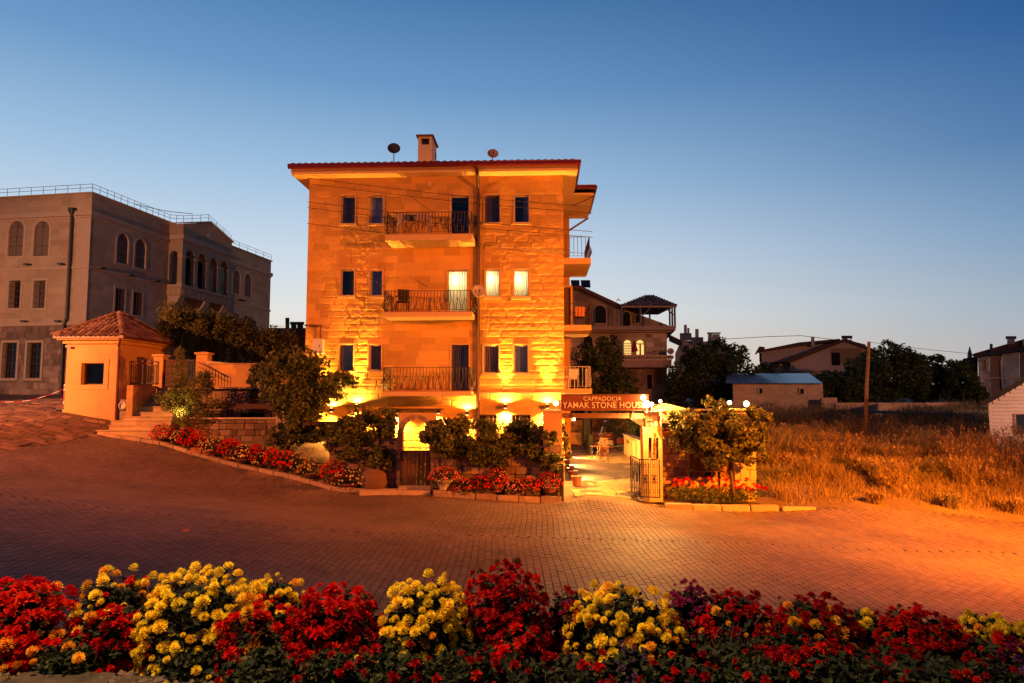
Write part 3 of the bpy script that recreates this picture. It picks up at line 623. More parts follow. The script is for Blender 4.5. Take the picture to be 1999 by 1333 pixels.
# front balconies
balc = [(752, 922, 457, 469, 413), (747, 921, 609, 618, 567), (745, 919, 764, 773, 717)]
BD = 1.25
slabm = mat('balcony_plaster', (.56, .34, .14), var=.08, scale=2)
for i, (a, c, t_, u_, r_) in enumerate(balc):
    x0 = hp(a, t_, -BD)[0]; x1 = hp(c, t_, -BD)[0]; zt_ = hp(830, t_, -BD)[1]; zb = hp(830, u_, -BD)[1]; zr = hp(830, r_, -BD)[1]
    s = MB().box(x0, -BD, zb, x1, -.002, zt_).build('balcony', slabm, hotel)
    MB().box(x0 + .02, -BD + .02, zt_ + .001, x1 - .02, -.01, zt_ + .03).build('floor_slab', mat('tile_edge', (.3, .12, .07)), s)
    railing(s, [(x0 + .06, -.03), (x0 + .06, -BD + .06), (x1 - .06, -BD + .06), (x1 - .06, -.03)], zt_, zr - zt_, .15 if i != 2 else .12, .125)
    b = MB()
    if i < 2:
        for q in (.5, .02): xx = x0 + (x1 - x0) * q; b.tube([(xx, -BD + .06, zt_ + .95), (xx - .55, -BD - .75, zt_ + 1.25)], .011, 4)
        b.build('clothes_pole', iron, s)
# side balconies on the right of the house
for i, (pf, pb) in enumerate([(503, 515), (634, 645), (760, 770)]):
    zb = hp(1150, pb, 3.2)[1]; zt_ = hp(1150, pf, 3.2)[1]
    if i == 2: zb = hp(1150, 768, 2.6)[1]; zt_ = zb + .22
    s = MB().box(.002, 3.2, zb, 1.3, 6.5, zt_).build('balcony', slabm, hotel)
    railing(s, [(.04, 3.26), (1.24, 3.26), (1.24, 6.46)], zt_, .95, .12 if i == 0 else .03, .17, m=white if i == 2 else ironr, wave=(i == 1), r=.01)
b = MB(); b.box(.002, 6.5, .5, .5, 9.5, ZT - .01); b.build('rear_wing', stone, hotel)
x0, x1 = .52, .9; zf = hp(1110, 634, 3.2)[1]
b = MB(); zt2 = zf + 2.2; b.bar((.0, 6.3, zt2), (.62, 6.3, zt2), .1); b.bar((.58, 6.3, zf), (.58, 6.3, zt2), .1); b.build('door_surround', trim, hotel); MB().quad((.02, 6.36, zf), (.56, 6.36, zf), (.56, 6.36, zt2), (.02, 6.36, zt2)).build('side_door', frame_b, hotel)
b = MB(); b.tube([(.08, 3.15, 3.7), (.08, 3.15, 6.0)], .015, 5); b.tube([(.5, 3.0, ZT - .4), (1.4, 2.9, ZT - .05)], .03, 5); b.tube([(1.44, 6.6, ZT), (.05, 6.6, ZT - .9)], .05, 6)
b.build('drain_pipe', pipem, hotel)
# thin ledge over the garden door
xa, zl = hp(752, 799); xb, _ = hp(866, 799)
MB().box(xa, -.42, zl, xb, .0, zl + .035).build('door_canopy', iron, hotel)
# a round vent and the small wall cap
b = MB(); q = hp(840, 359); b.lathe((q[0], -.01, q[1]), [(.12, 0), (.12, -.03), (.10, -.035)], 14, 'y'); b.build('vent', trim, hotel)
# boiler box with its flue
q0, q1 = hp(611, 661, -.3), hp(629, 690, -.3); HW = hotel.matrix_basis
def hw_(x, y, z): return Matrix.Translation(hotel.location) @ Matrix.Rotation(HR, 4, 'Z') @ Vector((x, y, z))
o = hw_(q0[0], -.3, q1[1]); t = thing('water_heater', 'white box shaped water heater hung low on the left of the house front', 'water heater', o, HR)
b = MB().box(0, 0, 0, q1[0] - q0[0], .29, q0[1] - q1[1]); b.build('casing', white, t)
f1, f2 = hp(626, 635, -.15), hp(595, 635, -.15)
MB().tube([(f1[0] - q0[0], .15, q0[1] - q1[1]), (f1[0] - q0[0], .15, f1[1] - q1[1]), (f2[0] - q0[0], .15, f2[1] - q1[1])], .035, 7).build('flue_pipe', pipem, t)
b = MB(); 
for zz_ in (.28, .33): b.lathe((.17 + zz_ * .3, -.01, zz_), [(.02, 0), (.02, .012)], 8, 'y')
b.build('knob', iron, t)
# dishes on the roof and the wall
def hw2(px, py, d): x, z = hp(px, py, d); return hw_(x, d, z)
dish('satellite_dish', 'dark round satellite dish left of the roof chimney', hw2(769, 291, 1.2), .27, mat('dark_dish', (.05, .05, .06), rough=.5), (.15, -1, .35), drop=.55)
dish('satellite_dish', 'pale small satellite dish on the roof right of the chimney', hw2(962, 301, 1.5), .24, mat('pale_dish', (.38, .28, .22), rough=.5), (.1, -1, .4), drop=.5)
dish('satellite_dish', 'pale dish on the wall beside the lit middle balcony door', hw2(933, 569, -.75), .26, mat('pale_dish', (.38, .28, .22)), (.35, -1, .25), drop=.4)
# things standing on the balconies
def pchair(label, loc, rot, m, name='garden_chair', cat='chair', slats=0, s=1.0, group=None, back=None):
    t = thing(name, label, cat, loc, rot, group)
    MB().box(-.22 * s, -.22 * s, .42 * s, .22 * s, .22 * s, .45 * s).build('seat', m, t)
    if slats:
        k = MB()
        for i in range(slats): x = -.2 * s + .4 * s * i / (slats - 1); k.bar((x, -.21 * s, .47 * s), (x, -.27 * s, .86 * s), .03 * s, .015)
        k.bar((-.22 * s, -.27 * s, .88 * s), (.22 * s, -.27 * s, .88 * s), .03, .05); k.bar((-.22 * s, -.22 * s, .47 * s), (.22 * s, -.22 * s, .47 * s), .02, .03); k.build('backrest', back or m, t)
    else:
        k = MB().add([(-.2 * s, -.22 * s, .46 * s), (.2 * s, -.22 * s, .46 * s), (.22 * s, -.28 * s, .88 * s), (-.22 * s, -.28 * s, .88 * s), (-.2 * s, -.2 * s, .46 * s), (.2 * s, -.2 * s, .46 * s), (.22 * s, -.26 * s, .88 * s), (-.22 * s, -.26 * s, .88 * s)],
                     [(0, 1, 2, 3), (7, 6, 5, 4), (0, 4, 5, 1), (1, 5, 6, 2), (2, 6, 7, 3), (3, 7, 4, 0)]); k.build('backrest', back or m, t)
    for x in (-.2, .2):
        for y in (-.2, .2): MB().bar((x * s, y * s, .42 * s), (x * 1.08 * s, y * 1.08 * s, 0), .028).build('leg', m, t)
        MB().bar((x * 1.1 * s, -.22 * s, .64 * s), (x * 1.1 * s, .2 * s, .64 * s), .04, .02).build('armrest', m, t)
    return t
zb2 = hp(830, 609, -BD)[1] + .03; zb1 = hp(830, 457, -BD)[1] + .03
pchair('dark plastic chair on the left end of the middle balcony', hw_(hp(784, 600, -.8)[0], -.7, zb2), HR + .4, mat('brown_plastic', (.03, .018, .012)))
t = thing('laundry_rack', 'folding rack hung with pale laundry on the top balcony', 'laundry rack', hw_(hp(808, 450, -.7)[0], -.65, zb1), HR)
b = MB()
for x in (-.65, .65): b.bar((x, -.25, 0), (x, .25, .85), .025); b.bar((x, .25, 0), (x, -.25, .85), .025)
for y in (-.25, -.08, .08, .25): b.bar((-.65, y, .85), (.65, y, .85), .015)
b.build('rack', white, t)
cl = [mat('pink_cloth', (.45, .26, .22), trans=.2), mat('grey_cloth', (.15, .15, .16), trans=.2), mat('white_cloth', (.55, .45, .38), trans=.2)]
for x, w, y, h, m in ((.35, .5, -.25, .3, cl[0]), (-.2, .45, -.08, .22, cl[1]), (-.5, .2, -.25, .5, cl[2])):
    k = MB(); n = 8
    for i in range(n):
        a_, c_ = x - w / 2 + w * i / n, x - w / 2 + w * (i + 1) / n
        for sgn in (-1, 1): k.quad((a_, y + sgn * .02 + .012 * math.sin(i * 2), .86 - h + .03 * math.sin(i)), (c_, y + sgn * .02 + .012 * math.sin(i * 2 + 2), .86 - h + .03 * math.sin(i + 1)), (c_, y + sgn * .008, .865), (a_, y + sgn * .008, .865))
    k.build('cloth', m, t, smooth=True)
za = hp(1150, 634, 3.2)[1]
t = pchair('orange cushioned chair on the middle side balcony', hw_(.82, 4.1, za), HR + .1, mat('brown_plastic', (.03, .018, .012)), back=mat('orange_cushion', (.55, .20, .06)))
zc_ = hp(1150, 768, 2.6)[1] + .22
pchair('white plastic chair on the lowest side balcony above the sign', hw_(.45, 4.0, zc_), HR + .3, white)
# overhead wires across the front
for i, (ya, yb) in enumerate([(347, 404), (358, 416), (394, 452), (405, 463), (436, 496)]):
    a = Vector((*[hp(600, ya, -.35)[0]], -.35, hp(600, ya, -.35)[1])); c = Vector((hp(1157, yb, -.35)[0], -.35, hp(1157, yb, -.35)[1]))
    pts = [a + (c - a) * t_ + Vector((0, 0, -.10 * math.sin(math.pi * t_))) for t_ in np.linspace(0, 1, 14)]
    o = MB().tube([hw_(*p) for p in pts], .011, 4).map(lambda v: v).build('overhead_wire', iron)
    tag(o, ['topmost of the five dark wires crossing the house front', 'second highest dark wire crossing the house front', 'middle wire crossing the house front at the top windows', 'fourth wire down crossing the house front', 'lowest wire crossing the front through the top balcony'][i], 'wire', 'wires crossing the house front')
# wall lamps
upl = mat('lamp_body', (.03, .02, .015), rough=.4, spec=.5)
wl = [(697, 793, 1, .55, 'on the stone pier behind the vine'), (987, 793, 1, 1, 'between the two ground floor windows'), (1069, 793, 1, 1, 'beside the gate pillar'),
      (775, 803, 0, 1, 'under the left end of the door canopy'), (857, 803, 0, 1, 'under the right end of the door canopy'), (912, 806, .14, .7, 'left of the red downpipe'), (624, 792, .25, .12, 'at the far left behind the vine'), (648, 800, .14, .12, 'half hidden by vine leaves')]
for (a, c, up, dn, wh) in wl:
    x, z = hp(a, c, -.1); t = thing('wall_lamp', 'glowing wall lamp ' + wh, 'lamp', hw_(x, 0, z), HR, 'lamps on the front of the stone house')
    MB().box(-.05, -.12, -.04, .05, -.005, .04).box(-.06, -.24, -.07, .06, -.121, .07).build('housing', upl, t)
    b = MB()
    if up: b.lathe((0, -.18, .072), [(.05, 0), (.05, .008)], 10)
    if dn: b.lathe((0, -.18, -.08), [(.05, 0), (.05, .008)], 10)
    b.build('lens', bulbs, t)
    if up: light('wall_lamp_light', 'SPOT', hw_(x, -.30, z + .12), 4200 * up, (1, .44, .06), hw_(x, -.20, z + 5), .03, 44 if up > .9 else 60, .7)
    if up > .1: light('wall_lamp_light', 'SPOT', hw_(x, -.15, z + .12), 420, (1, .48, .09), hw_(x, -.12, z + 1), .03, 165, .3)
    if dn: light('wall_lamp_light', 'SPOT', hw_(x, -.24, z - .14), 2400 * dn, (1, .46, .08), hw_(x, -.10, z - 2), .03, 140, .8)
q = hw2(783, 795, -.5)
# ================================================================== the mansion on the left
mp0 = P(174, 500, 40); MR = -math.radians(9.5)
man = thing('stone_mansion', 'pale three storey stone mansion with arched shutters and a projecting arcaded balcony bay', 'building', (mp0.x, mp0.y, 0), MR)
MI = inv(man); PLX = lambda u, d, z: (-d, u, z)
def mY(px, py, d=0.0): return onY(MI, px, py, d)
def mX(px, py, c=0.0): return onX(MI, px, py, c)
mz0 = 3.0; mzt = mY(168, 378)[1]; mzs = mY(150, 522)[1]; mzl = mY(150, 631)[1]; mzc = mY(150, 417)[1]; ML = 20.9; MX0 = -13.5
lf = [(19, 432, 44, 499, 'a'), (69, 432, 94, 499, 'a'), (19, 548, 38, 601, 'm'), (67, 548, 87, 601, 'm'), (6, 669, 30, 738, 'l'), (54, 669, 78, 738, 'l')]
rf = [(230, 453, 249, 516, 'a'), (265, 464, 283, 526, 'a'), (456, 522, 468, 571, 'a'), (478, 528, 490, 576, 'a'), (226, 562, 242, 610, 'm'), (261, 569, 276, 618, 'm'), (455, 607, 466, 634, 'm'), (477, 611, 487, 636, 'm')]
LH = []
for a, b_, c, d_, k in lf: x0, z1 = mY(a, b_); x1, z0 = mY(c, d_); LH.append((x0, z0, x1, z1))
RH = []
for a, b_, c, d_, k in rf: u0, z1 = mX(a, b_); u1, z0 = mX(c, d_); z1 = (mX(a, b_)[1]); RH.append((u0, z0, u1, z1))
# repeated rows share their height
for rr_ in (RH[0:4], RH[4:8]):
    za, zb = sum(q[1] for q in rr_[:2]) / 2, sum(q[3] for q in rr_[:2]) / 2
    for q in rr_: RH[RH.index(q)] = (q[0], za, q[2], zb)
# bay
by0 = mX(328, 520)[0]; bc = onY(MI, 356, 500, by0)[0]; by1 = mX(452, 500, bc)[0]
doorh = (by0 + 1.6, mX(357, 556, bc)[1], by1 - 1.2, mX(357, 556, bc)[1] + 2.3)
relief('wall', lambda u, h, z: (u, h, z), MX0, 0, mzl, mzt, .09, LH[:4], stone2, man, .36, .8, lambda U, Z: .004 + 0 * U, joint=.006, base_amp=.005, seed=4)
relief('wall', lambda u, h, z: (u, h + .03, z), MX0, 0, mz0, mzl, .12, LH[4:], mortar, man, .36, .8, lambda U, Z: .01 + 0 * U, seed=4)
relief('wall', lambda u, h, z: (-h, u, z), 0, ML, mz0, mzt, .10, RH + [doorh], stone2, man, .36, .8, lambda U, Z: .004 + 0 * U, joint=.006, base_amp=.005, seed=6)
stones(man, PLY, max(MX0, -6.2), -.02, mz0 + .2, mzl - .12, .33, .48, block_meshes(6, mat('mansion_block', (.33, .205, .14), var=.16, scale=4, orn=.35, bump=.015, hue=(.21, .125, .09), second=(.10, .065, .05), sscale=1.1, sthr=.62)), .14, [(q[0] - .16, q[1] - .16, q[2] + .16, q[3] + .16) for q in LH[4:]], name='stone_block', out=.025)
b = MB(); b.quad((MX0, 0, mz0), (MX0, ML, mz0), (MX0, ML, mzt), (MX0, 0, mzt)).quad((MX0, ML, mz0), (0, ML, mz0), (0, ML, mzt), (MX0, ML, mzt)); b.quad((MX0, .1, mzt - .6), (-.1, .1, mzt - .6), (-.1, ML, mzt - .6), (MX0, ML, mzt - .6)).quad((MX0, .22, mzt - .6), (-.1, .22, mzt - .6), (-.1, .22, mzt), (MX0, .22, mzt))
b.build('rear_wall', stone2, man)
def course(z, h, o, name):
    b = MB(); b.box(MX0, -o, z - h / 2, o, .004, z + h / 2); b.box(-.004, .006, z - h / 2, o, ML + o, z + h / 2); b.build(name, trim2, man)
course(mzc, .28, .14, 'cornice'); course(mzc - .22, .10, .07, 'cornice'); course(mzs, .16, .07, 'string_course'); course(mzl, .22, .08, 'string_course')
b = MB(); b.box(MX0, -.10, mzt, .10, .25, mzt + .08); b.box(-.25, .252, mzt, .10, ML + .1, mzt + .08); b.build('parapet_coping', trim2, man)
MB().box(-.9, -.028, mzl + .12, .028, .0, mzs - .09).box(-.9, -.028, mzs + .09, .028, .0, mzc - .28).build('quoin', trim2, man)
shut = mat('shutter_wood', (.13, .085, .06), var=.15, scale=5)
for (q, r_) in zip(LH, lf):
    k = r_[4]
    if k == 'a': w = window(man, PLY, *q, arch=True, wall=trim2, fm=shut, leaf=2, depth=.12, surround=.16, grille=True, fw=.09, pm=mat('shutter_panel', (.19, .125, .09), var=.15, scale=5))
    else: w = window(man, PLY, *q, wall=trim2, fm=frame_b, leaf=1, depth=.42 if k == 'm' else .3, surround=.14, bars=4)
    if k == 'a':
        s = MB(); x0, z0, x1, z1 = q; c = (x0 + x1) / 2
        for u0, u1 in ((x0 + .08, c - .04), (c + .04, x1 - .08)):
            for i in range(3): za, zb = z0 + .08 + i * (z1 - z0 - .45) / 3, z0 + .08 + (i + .86) * (z1 - z0 - .45) / 3; s.box(u0, .06, za, u1, .10, zb)
        s.build('shutter', mat('shutter_panel', (.19, .125, .09), var=.15, scale=5), w)
for (q, r_) in zip(RH, rf):
    k = r_[4]
    w = window(man, PLX, *q, arch=(k == 'a'), wall=trim2, fm=shut if k == 'a' else frame_b, leaf=2 if k == 'a' else 1, depth=.12 if k == 'a' else .35, surround=.14, grille=(k == 'a'), fw=.07, bars=0 if k == 'a' else 3, pm=mat('shutter_panel', (.19, .125, .09), var=.15, scale=5) if k == 'a' else None)
    if k == 'a':
        s = MB(); u0_, z0, u1_, z1 = q; c = (u0_ + u1_) / 2
        for u0, u1 in ((u0_ + .07, c - .04), (c + .04, u1_ - .07)):
            for i in range(3): za, zb = z0 + .08 + i * (z1 - z0 - .45) / 3, z0 + .08 + (i + .86) * (z1 - z0 - .45) / 3; s.box(-.10, u0, za, -.06, u1, zb)
        s.build('shutter', mat('shutter_panel', (.19, .125, .09)), w)
# bay with arches
zb0 = mX(357, 556, bc)[1]; zat = mX(365, 486, bc)[1]; zco = mX(357, 462, bc)[1]; ztp = mX(358, 436, bc)[1]
BP = lambda u, d, z: (bc - d, u, z)
edges = [(357, 374), (381, 402), (405, 420), (428, 441)]
op = [(mX(a, 530, bc)[0], mX(b_, 530, bc)[0]) for a, b_ in edges]
wd = sum(b_ - a for a, b_ in op) / 4; T = .34; rr2 = wd / 2; zsp = zat - rr2
n4 = 4; tot = by1 - by0; pier = (tot - n4 * wd) / (n4 + 1)
op = [(by0 + pier + i * (wd + pier), by0 + pier + i * (wd + pier) + wd) for i in range(n4)]
bay = MB().box(-.02, by0 - .12, zb0 - .16, bc + .12, by1 + .12, zb0).build('bay', trim2, man)
b = MB(); prev = by0
for (a, c) in op: b.box(bc - T, prev, zb0, bc, a, zsp); prev = c
b.box(bc - T, prev, zb0, bc, by1, zsp)
for i, (a, c) in enumerate(op):
    b.arch(BP, a, c, zsp, zco, 0, T, 10)
    lo = by0 if i == 0 else (op[i - 1][1] + a) / 2; b.box(bc - T, lo, zsp, bc, a, zco); hi = by1 if i == 3 else (c + op[i + 1][0]) / 2; b.box(bc - T, c, zsp, bc, hi, zco)
for yy in (by0, by1 - T):
    RP = lambda u, d, z, yy=yy: (u, yy + d, z); w0, w1 = .10, bc - T - .02
    b.box(.002, yy, zb0, w0, yy + T, zsp); b.box(w1, yy, zb0, bc - T - .002, yy + T, zsp); b.box(.002, yy, zsp, w0, yy + T, zco); b.box(w1, yy, zsp, bc - T - .002, yy + T, zco)
    b.arch(RP, w0, w1, zsp, zco, 0, T, 10, rise=min(1.0, (zco - zsp - .1) / ((w1 - w0) / 2)))
b.build('arcade', stone2, bay)
b = MB()
for (a, c) in [(op[i][1], op[i + 1][0]) for i in range(3)] + [(by0, op[0][0]), (op[3][1], by1)]: b.box(bc - T - .03, a - .04, zsp - .14, bc + .04, c + .04, zsp).box(bc - T - .02, a - .03, zb0, bc + .03, c + .03, zb0 + .14)
b.build('capital', trim2, bay)
ym = (by0 + by1) / 2; zpk = mX(408, 440, bc)[1] + .25
b = MB().prismx([(by0, zco), (by1, zco), (by1, ztp), (ym, zpk), (by0, ztp)], .0, bc); b.build('pediment', stone2, bay)
b = MB().prismx([(by0 - .1, ztp), (by0 - .1, ztp + .08), (ym, zpk + .09), (by1 + .1, ztp + .08), (by1 + .1, ztp), (ym, zpk + .01)], .0, bc + .12); b.build('pediment_coping', trim2, bay)
MB().box(0, by0 - .12, zco - .17, bc + .12, by1 + .12, zco + .14).build('bay_cornice', trim2, bay)
MB().box(bc - .01, ym - .2, zco + .5, bc + .03, ym + .2, zco + .95).build('plaque', trim2, bay)
zl0 = mX(355, 577, bc)[1]
MB().box(0, by0 - .02, zl0, bc + .02, by1 + .02, zb0 - .16).build('carved_band', stone2, bay)
b = MB(); n = 11
for i in range(n):
    u = by0 + (i + .5) * tot / n; zc_ = (zl0 + zb0 - .16) / 2
    b.lathe((bc + .02, u, zc_), [(.20, 0), (.20, .05), (.13, .05), (.11, .01)], 12, 'x')
    if i < 3: b.lathe((bc * (i + .5) / 3, by0 - .02, zc_), [(.20, 0), (.20, -.05), (.13, -.05), (.11, -.01)], 12, 'y')
b.build('rosette', trim2, bay)
for yy in (by0 + .05, (by0 + by1) / 2, by1 - .65):
    b = MB(); b.add([(0, yy, zl0), (bc - .1, yy, zl0), (bc * .75, yy, zl0 - .35), (.45, yy, zl0 - .75), (0, yy, zl0 - 1.5)] + [(0, yy + .6, zl0), (bc - .1, yy + .6, zl0), (bc * .75, yy + .6, zl0 - .35), (.45, yy + .6, zl0 - .75), (0, yy + .6, zl0 - 1.5)],
          [(0, 1, 2, 3, 4), (9, 8, 7, 6, 5)] + [(i, i + 5, (i + 1) % 5 + 5, (i + 1) % 5) for i in range(5)])
    b.build('corbel', trim2, bay)
railing(bay, [(.3, by0 + .15), (bc - .2, by0 + .15), (bc - .2, by1 - .15)], zb0, 1.0, 0, .16, iron, wave=False)
MB().quad((-.3, doorh[0], doorh[1]), (-.3, doorh[2], doorh[1]), (-.3, doorh[2], doorh[3]), (-.3, doorh[0], doorh[3])).build('balcony_door', dark, bay)
# roof railing
b = MB(); rz_ = mzt + .08
def rr3(p, q, n, h=.5):
    p = Vector(p); q = Vector(q)
    for k in range(n + 1):
        c = p + (q - p) * k / n; b.tube([c, c + Vector((0, 0, h))], .018, 4)
    for hh in (h, h * .55): b.tube([p + Vector((0, 0, hh)), q + Vector((0, 0, hh))], .015, 4)
rr3((MX0, 0, rz_), (0, 0, rz_), 16); rr3((0, 0, rz_), (0, by0, rz_), 12); rr3((0, by0, rz_), (bc - .1, by0 + .1, ztp + .08), 2); rr3((bc - .1, by0 + .1, ztp + .08), (bc - .1, ym, zpk + .09), 3); rr3((bc - .1, ym, zpk + .09), (bc - .1, by1, ztp + .08), 3); rr3((0, by1 + .2, rz_), (0, ML, rz_), 6)
b.build('roof_railing', mat('grey_rail', (.12, .12, .13), rough=.5), man)
# downpipe with hopper head
xh, zh = mY(141, 408, -.15)
b = MB(); b.tube([(xh, -.15, zh), (xh, -.15, mzl + .3), (xh - .12, -.2, mzl - .1), (xh - .12, -.12, mz0)], .085, 8); b.lathe((xh, -.15, zh - .1), [(.10, -.25), (.22, .0), (.22, .15)], 8); b.build('downpipe', iron, man)
b = MB()
for (a, c) in [(53, 516), (119, 515), (47, 627), (113, 627)]: x, z = mY(a, c, -.2); b.box(x - .15, -.34, z - .05, x + .15, 0, z + .05)
for (a, c) in [(199, 523), (255, 537), (306, 548), (473, 586)]: u, z = mX(a, c, .2); b.box(0, u - .25, z - .06, .34, u + .25, z + .06)
tag(b.build('ledge_light', mat('grey_fitting', (.10, .09, .09)), man), kind='stuff')
a = man.matrix_basis
tag(MB().tube([P(265, 398, 46) + (P(376, 417, 46) - P(265, 398, 46)) * t + Vector((0, 0, -.12 * math.sin(math.pi * t))) for t in np.linspace(0, 1, 8)], .02, 4).build('roof_cable', iron), 'short dark cable stretched above the mansion roof railing', 'cable')

# ================================================================== gatehouse hut
g0 = P(228, 775, 28.5); GR = -math.radians(2.0)
hut = thing('gatehouse', 'small plastered gatehouse with a hipped clay tile roof and one square window', 'hut', (g0.x, g0.y, 0), GR)
GI = inv(hut); gY = lambda px, py, d=0.0: onY(GI, px, py, d)
gw = -gY(128, 740)[0]; gz0 = gY(180, 798)[1] - .55; gzt = gY(180, 664)[1]; gd = 3.6
wx0, wz1 = gY(160, 709); wx1, wz0 = gY(202, 751)
relief('wall', lambda u, h, z: (u, h, z), -gw, 0, gz0, gzt, .08, [(wx0, wz0, wx1, wz1)], plaster, hut, .3, .55, None, joint=.002, base_amp=.003)
b = MB(); b.quad((0, 0, gz0), (0, gd, gz0), (0, gd, gzt), (0, 0, gzt)).quad((-gw, 0, gz0), (-gw, gd, gz0), (-gw, gd, gzt), (-gw, 0, gzt)).quad((-gw, gd, gz0), (0, gd, gz0), (0, gd, gzt), (-gw, gd, gzt)); b.build('side_wall', plaster, hut)
window(hut, PLY, wx0, wz0, wx1, wz1, fm=frame_b, wall=plaster, depth=.25, surround=.2, fw=.04)
b = MB(); b.box(-gw - .04, -.05, gz0, .05, .02, gY(180, 799)[1]); b.build('plinth', plaster, hut)
b = MB(); b.box(-gw - .12, -.12, gzt - .15, .12, gd + .12, gzt); b.build('cornice', plaster, hut)
b = MB(); b.box(-gw - .28, -.28, gzt + .001, .28, gd + .28, gzt + .06); b.build('soffit', plaster, hut)
b = MB()
for p, q in (((-gw - .38, -.30, 0), (.38, -.30, 0)), ((.32, -.34, 0), (.32, gd + .3, 0))):
    p = Vector(p); q = Vector(q); b.bar(p + Vector((0, 0, gzt + .12)), q + Vector((0, 0, gzt + .12)), .11, .12)
b.build('gutter', pipem, hut)
b = MB(); b.tube([(.22, -.28, gzt + .08), (.10, -.2, gzt - .25), (.07, -.1, gzt - .4), (.07, -.1, 2.45)], .055, 8); b.build('downpipe', pipem, hut)
o_ = .36; ex0, ex1, ey0, ey1 = -gw - o_, o_, -o_, gd + o_; ez = gzt + .13; ax, ay, az = (ex0 + ex1) / 2, (ey0 + ey1) / 2 - .1, onY(GI, 236, 613, (ey0 + ey1) / 2)[1]
roof = MB().add([(ex0, ey0, ez), (ex1, ey0, ez), (ex1, ey1, ez), (ex0, ey1, ez), (ax, ay, az)], [(0, 1, 4), (1, 2, 4), (2, 3, 4), (3, 0, 4), (0, 3, 2, 1)]).build('roof', mat('roof_under', (.10, .045, .03)), hut)
tb = MB(); n = 6
for k in range(n):
    a0, a1 = math.pi * k / n, math.pi * (k + 1) / n
    tb.add([(-.10 * math.cos(a0), -.2, .075 * math.sin(a0)), (-.10 * math.cos(a1), -.2, .075 * math.sin(a1)), (-.078 * math.cos(a1), .2, .055 * math.sin(a1)), (-.078 * math.cos(a0), .2, .055 * math.sin(a0)),
            (-.082 * math.cos(a0), -.2, .058 * math.sin(a0)), (-.082 * math.cos(a1), -.2, .058 * math.sin(a1))], [(0, 1, 2, 3), (0, 4, 5, 1)])
o = tb.build('roof_tile', tilem, smooth=False); TILE = o.data; bpy.data.objects.remove(o)
apex = Vector((ax, ay, az))
for (A, B_) in ((Vector((ex0, ey0, ez)), Vector((ex1, ey0, ez))), (Vector((ex1, ey0, ez)), Vector((ex1, ey1, ez))), (Vector((ex0, ey1, ez)), Vector((ex0, ey0, ez)))):
    u = (B_ - A).normalized(); mid = A + u * (apex - A).dot(u); s = apex - mid; sl = s.length; sd = s.normalized(); nn = u.cross(sd); Wd = (B_ - A).length
    la = (apex - A).dot(u); rows_ = int(sl / .30)
    Rm = Matrix((u, sd, nn)).transposed()
    for r_ in range(rows_):
        t = (r_ * .30 + .14) / sl; x0, x1 = la * t, Wd - (Wd - la) * t; x = x0 + .08
        while x < x1 - .06:
            c = A + u * x + sd * (t * sl) + nn * .02
            link('roof_tile', TILE, roof, c, (Rm @ Matrix.Rotation(R.uniform(-.04, .04), 3, 'Z') @ Matrix.Rotation(R.uniform(-.03, .03) - .06, 3, 'X')).to_euler(), (1, 1, 1)); x += .208
for A in ((ex0, ey0), (ex1, ey0), (ex1, ey1)):
    A = Vector((*A, ez)); d = (apex - A); n = int(d.length / .26); sd = d.normalized(); u = sd.cross(Vector((0, 0, 1))).normalized(); nn = u.cross(sd); Rm = Matrix((u, sd, nn)).transposed()
    for k in range(n): link('ridge_tile', TILE, roof, A + d * (k + .5) / n + nn * .06, Rm.to_euler(), (1.35, .9, 1.5))
q = gY(137, 677, -.15)
cmr = thing('security_camera', 'white security camera mounted high on the gatehouse wall', 'camera', (Matrix.Translation(hut.location) @ Matrix.Rotation(GR, 4, 'Z')) @ Vector((q[0], -.02, q[1])), GR)
MB().tube([(0, -.1, 0), (-.16, -.2, .02)], .05, 8).build('body', white, cmr); MB().tube([(0, .0, -.06), (0, -.1, 0)], .02, 5).build('bracket', iron, cmr)
# bollard and swung chain barrier
bo = P(125, 797, 28.8); t = thing('bollard', 'red and white striped bollard at the left corner of the gatehouse', 'bollard', bo)
rb = mat('red_paint', (.42, .02, .015), rough=.5); wb = mat('white_paint', (.62, .55, .5), rough=.5)
for k, (z0, z1, m) in enumerate([(0, .18, rb), (.18, .3, wb), (.3, .75, rb), (.75, .86, wb), (.86, .92, rb), (.92, 1.02, wb)]): MB().lathe((0, 0, 0), [(.045, z0), (.045, z1)], 10).build('stripe', m, t)
MB().box(-.25, -.15, -.05, .2, .15, .03).build('base_plate', iron, t)
t = thing('chain_barrier', 'red and white plastic chain sagging across the yard on the left', 'chain', P(0, 784, 30))
pts = [P(-60, 778, 30), P(-20, 783, 30), P(10, 784.5, 30), P(35, 784.5, 30), P(60, 781, 30), P(82, 775, 30), P(101, 769, 30), P(124, 760, 29)]
fine = []
for a, c in zip(pts, pts[1:]): fine += [a + (c - a) * k / 3 for k in range(3)]
fine.append(pts[-1])
for k in range(0, len(fine) - 1, 1): MB().tube([fine[k], fine[k + 1]], .013, 5).build('chain_link', wb if (k // 2) % 2 else rb, t, world=t)
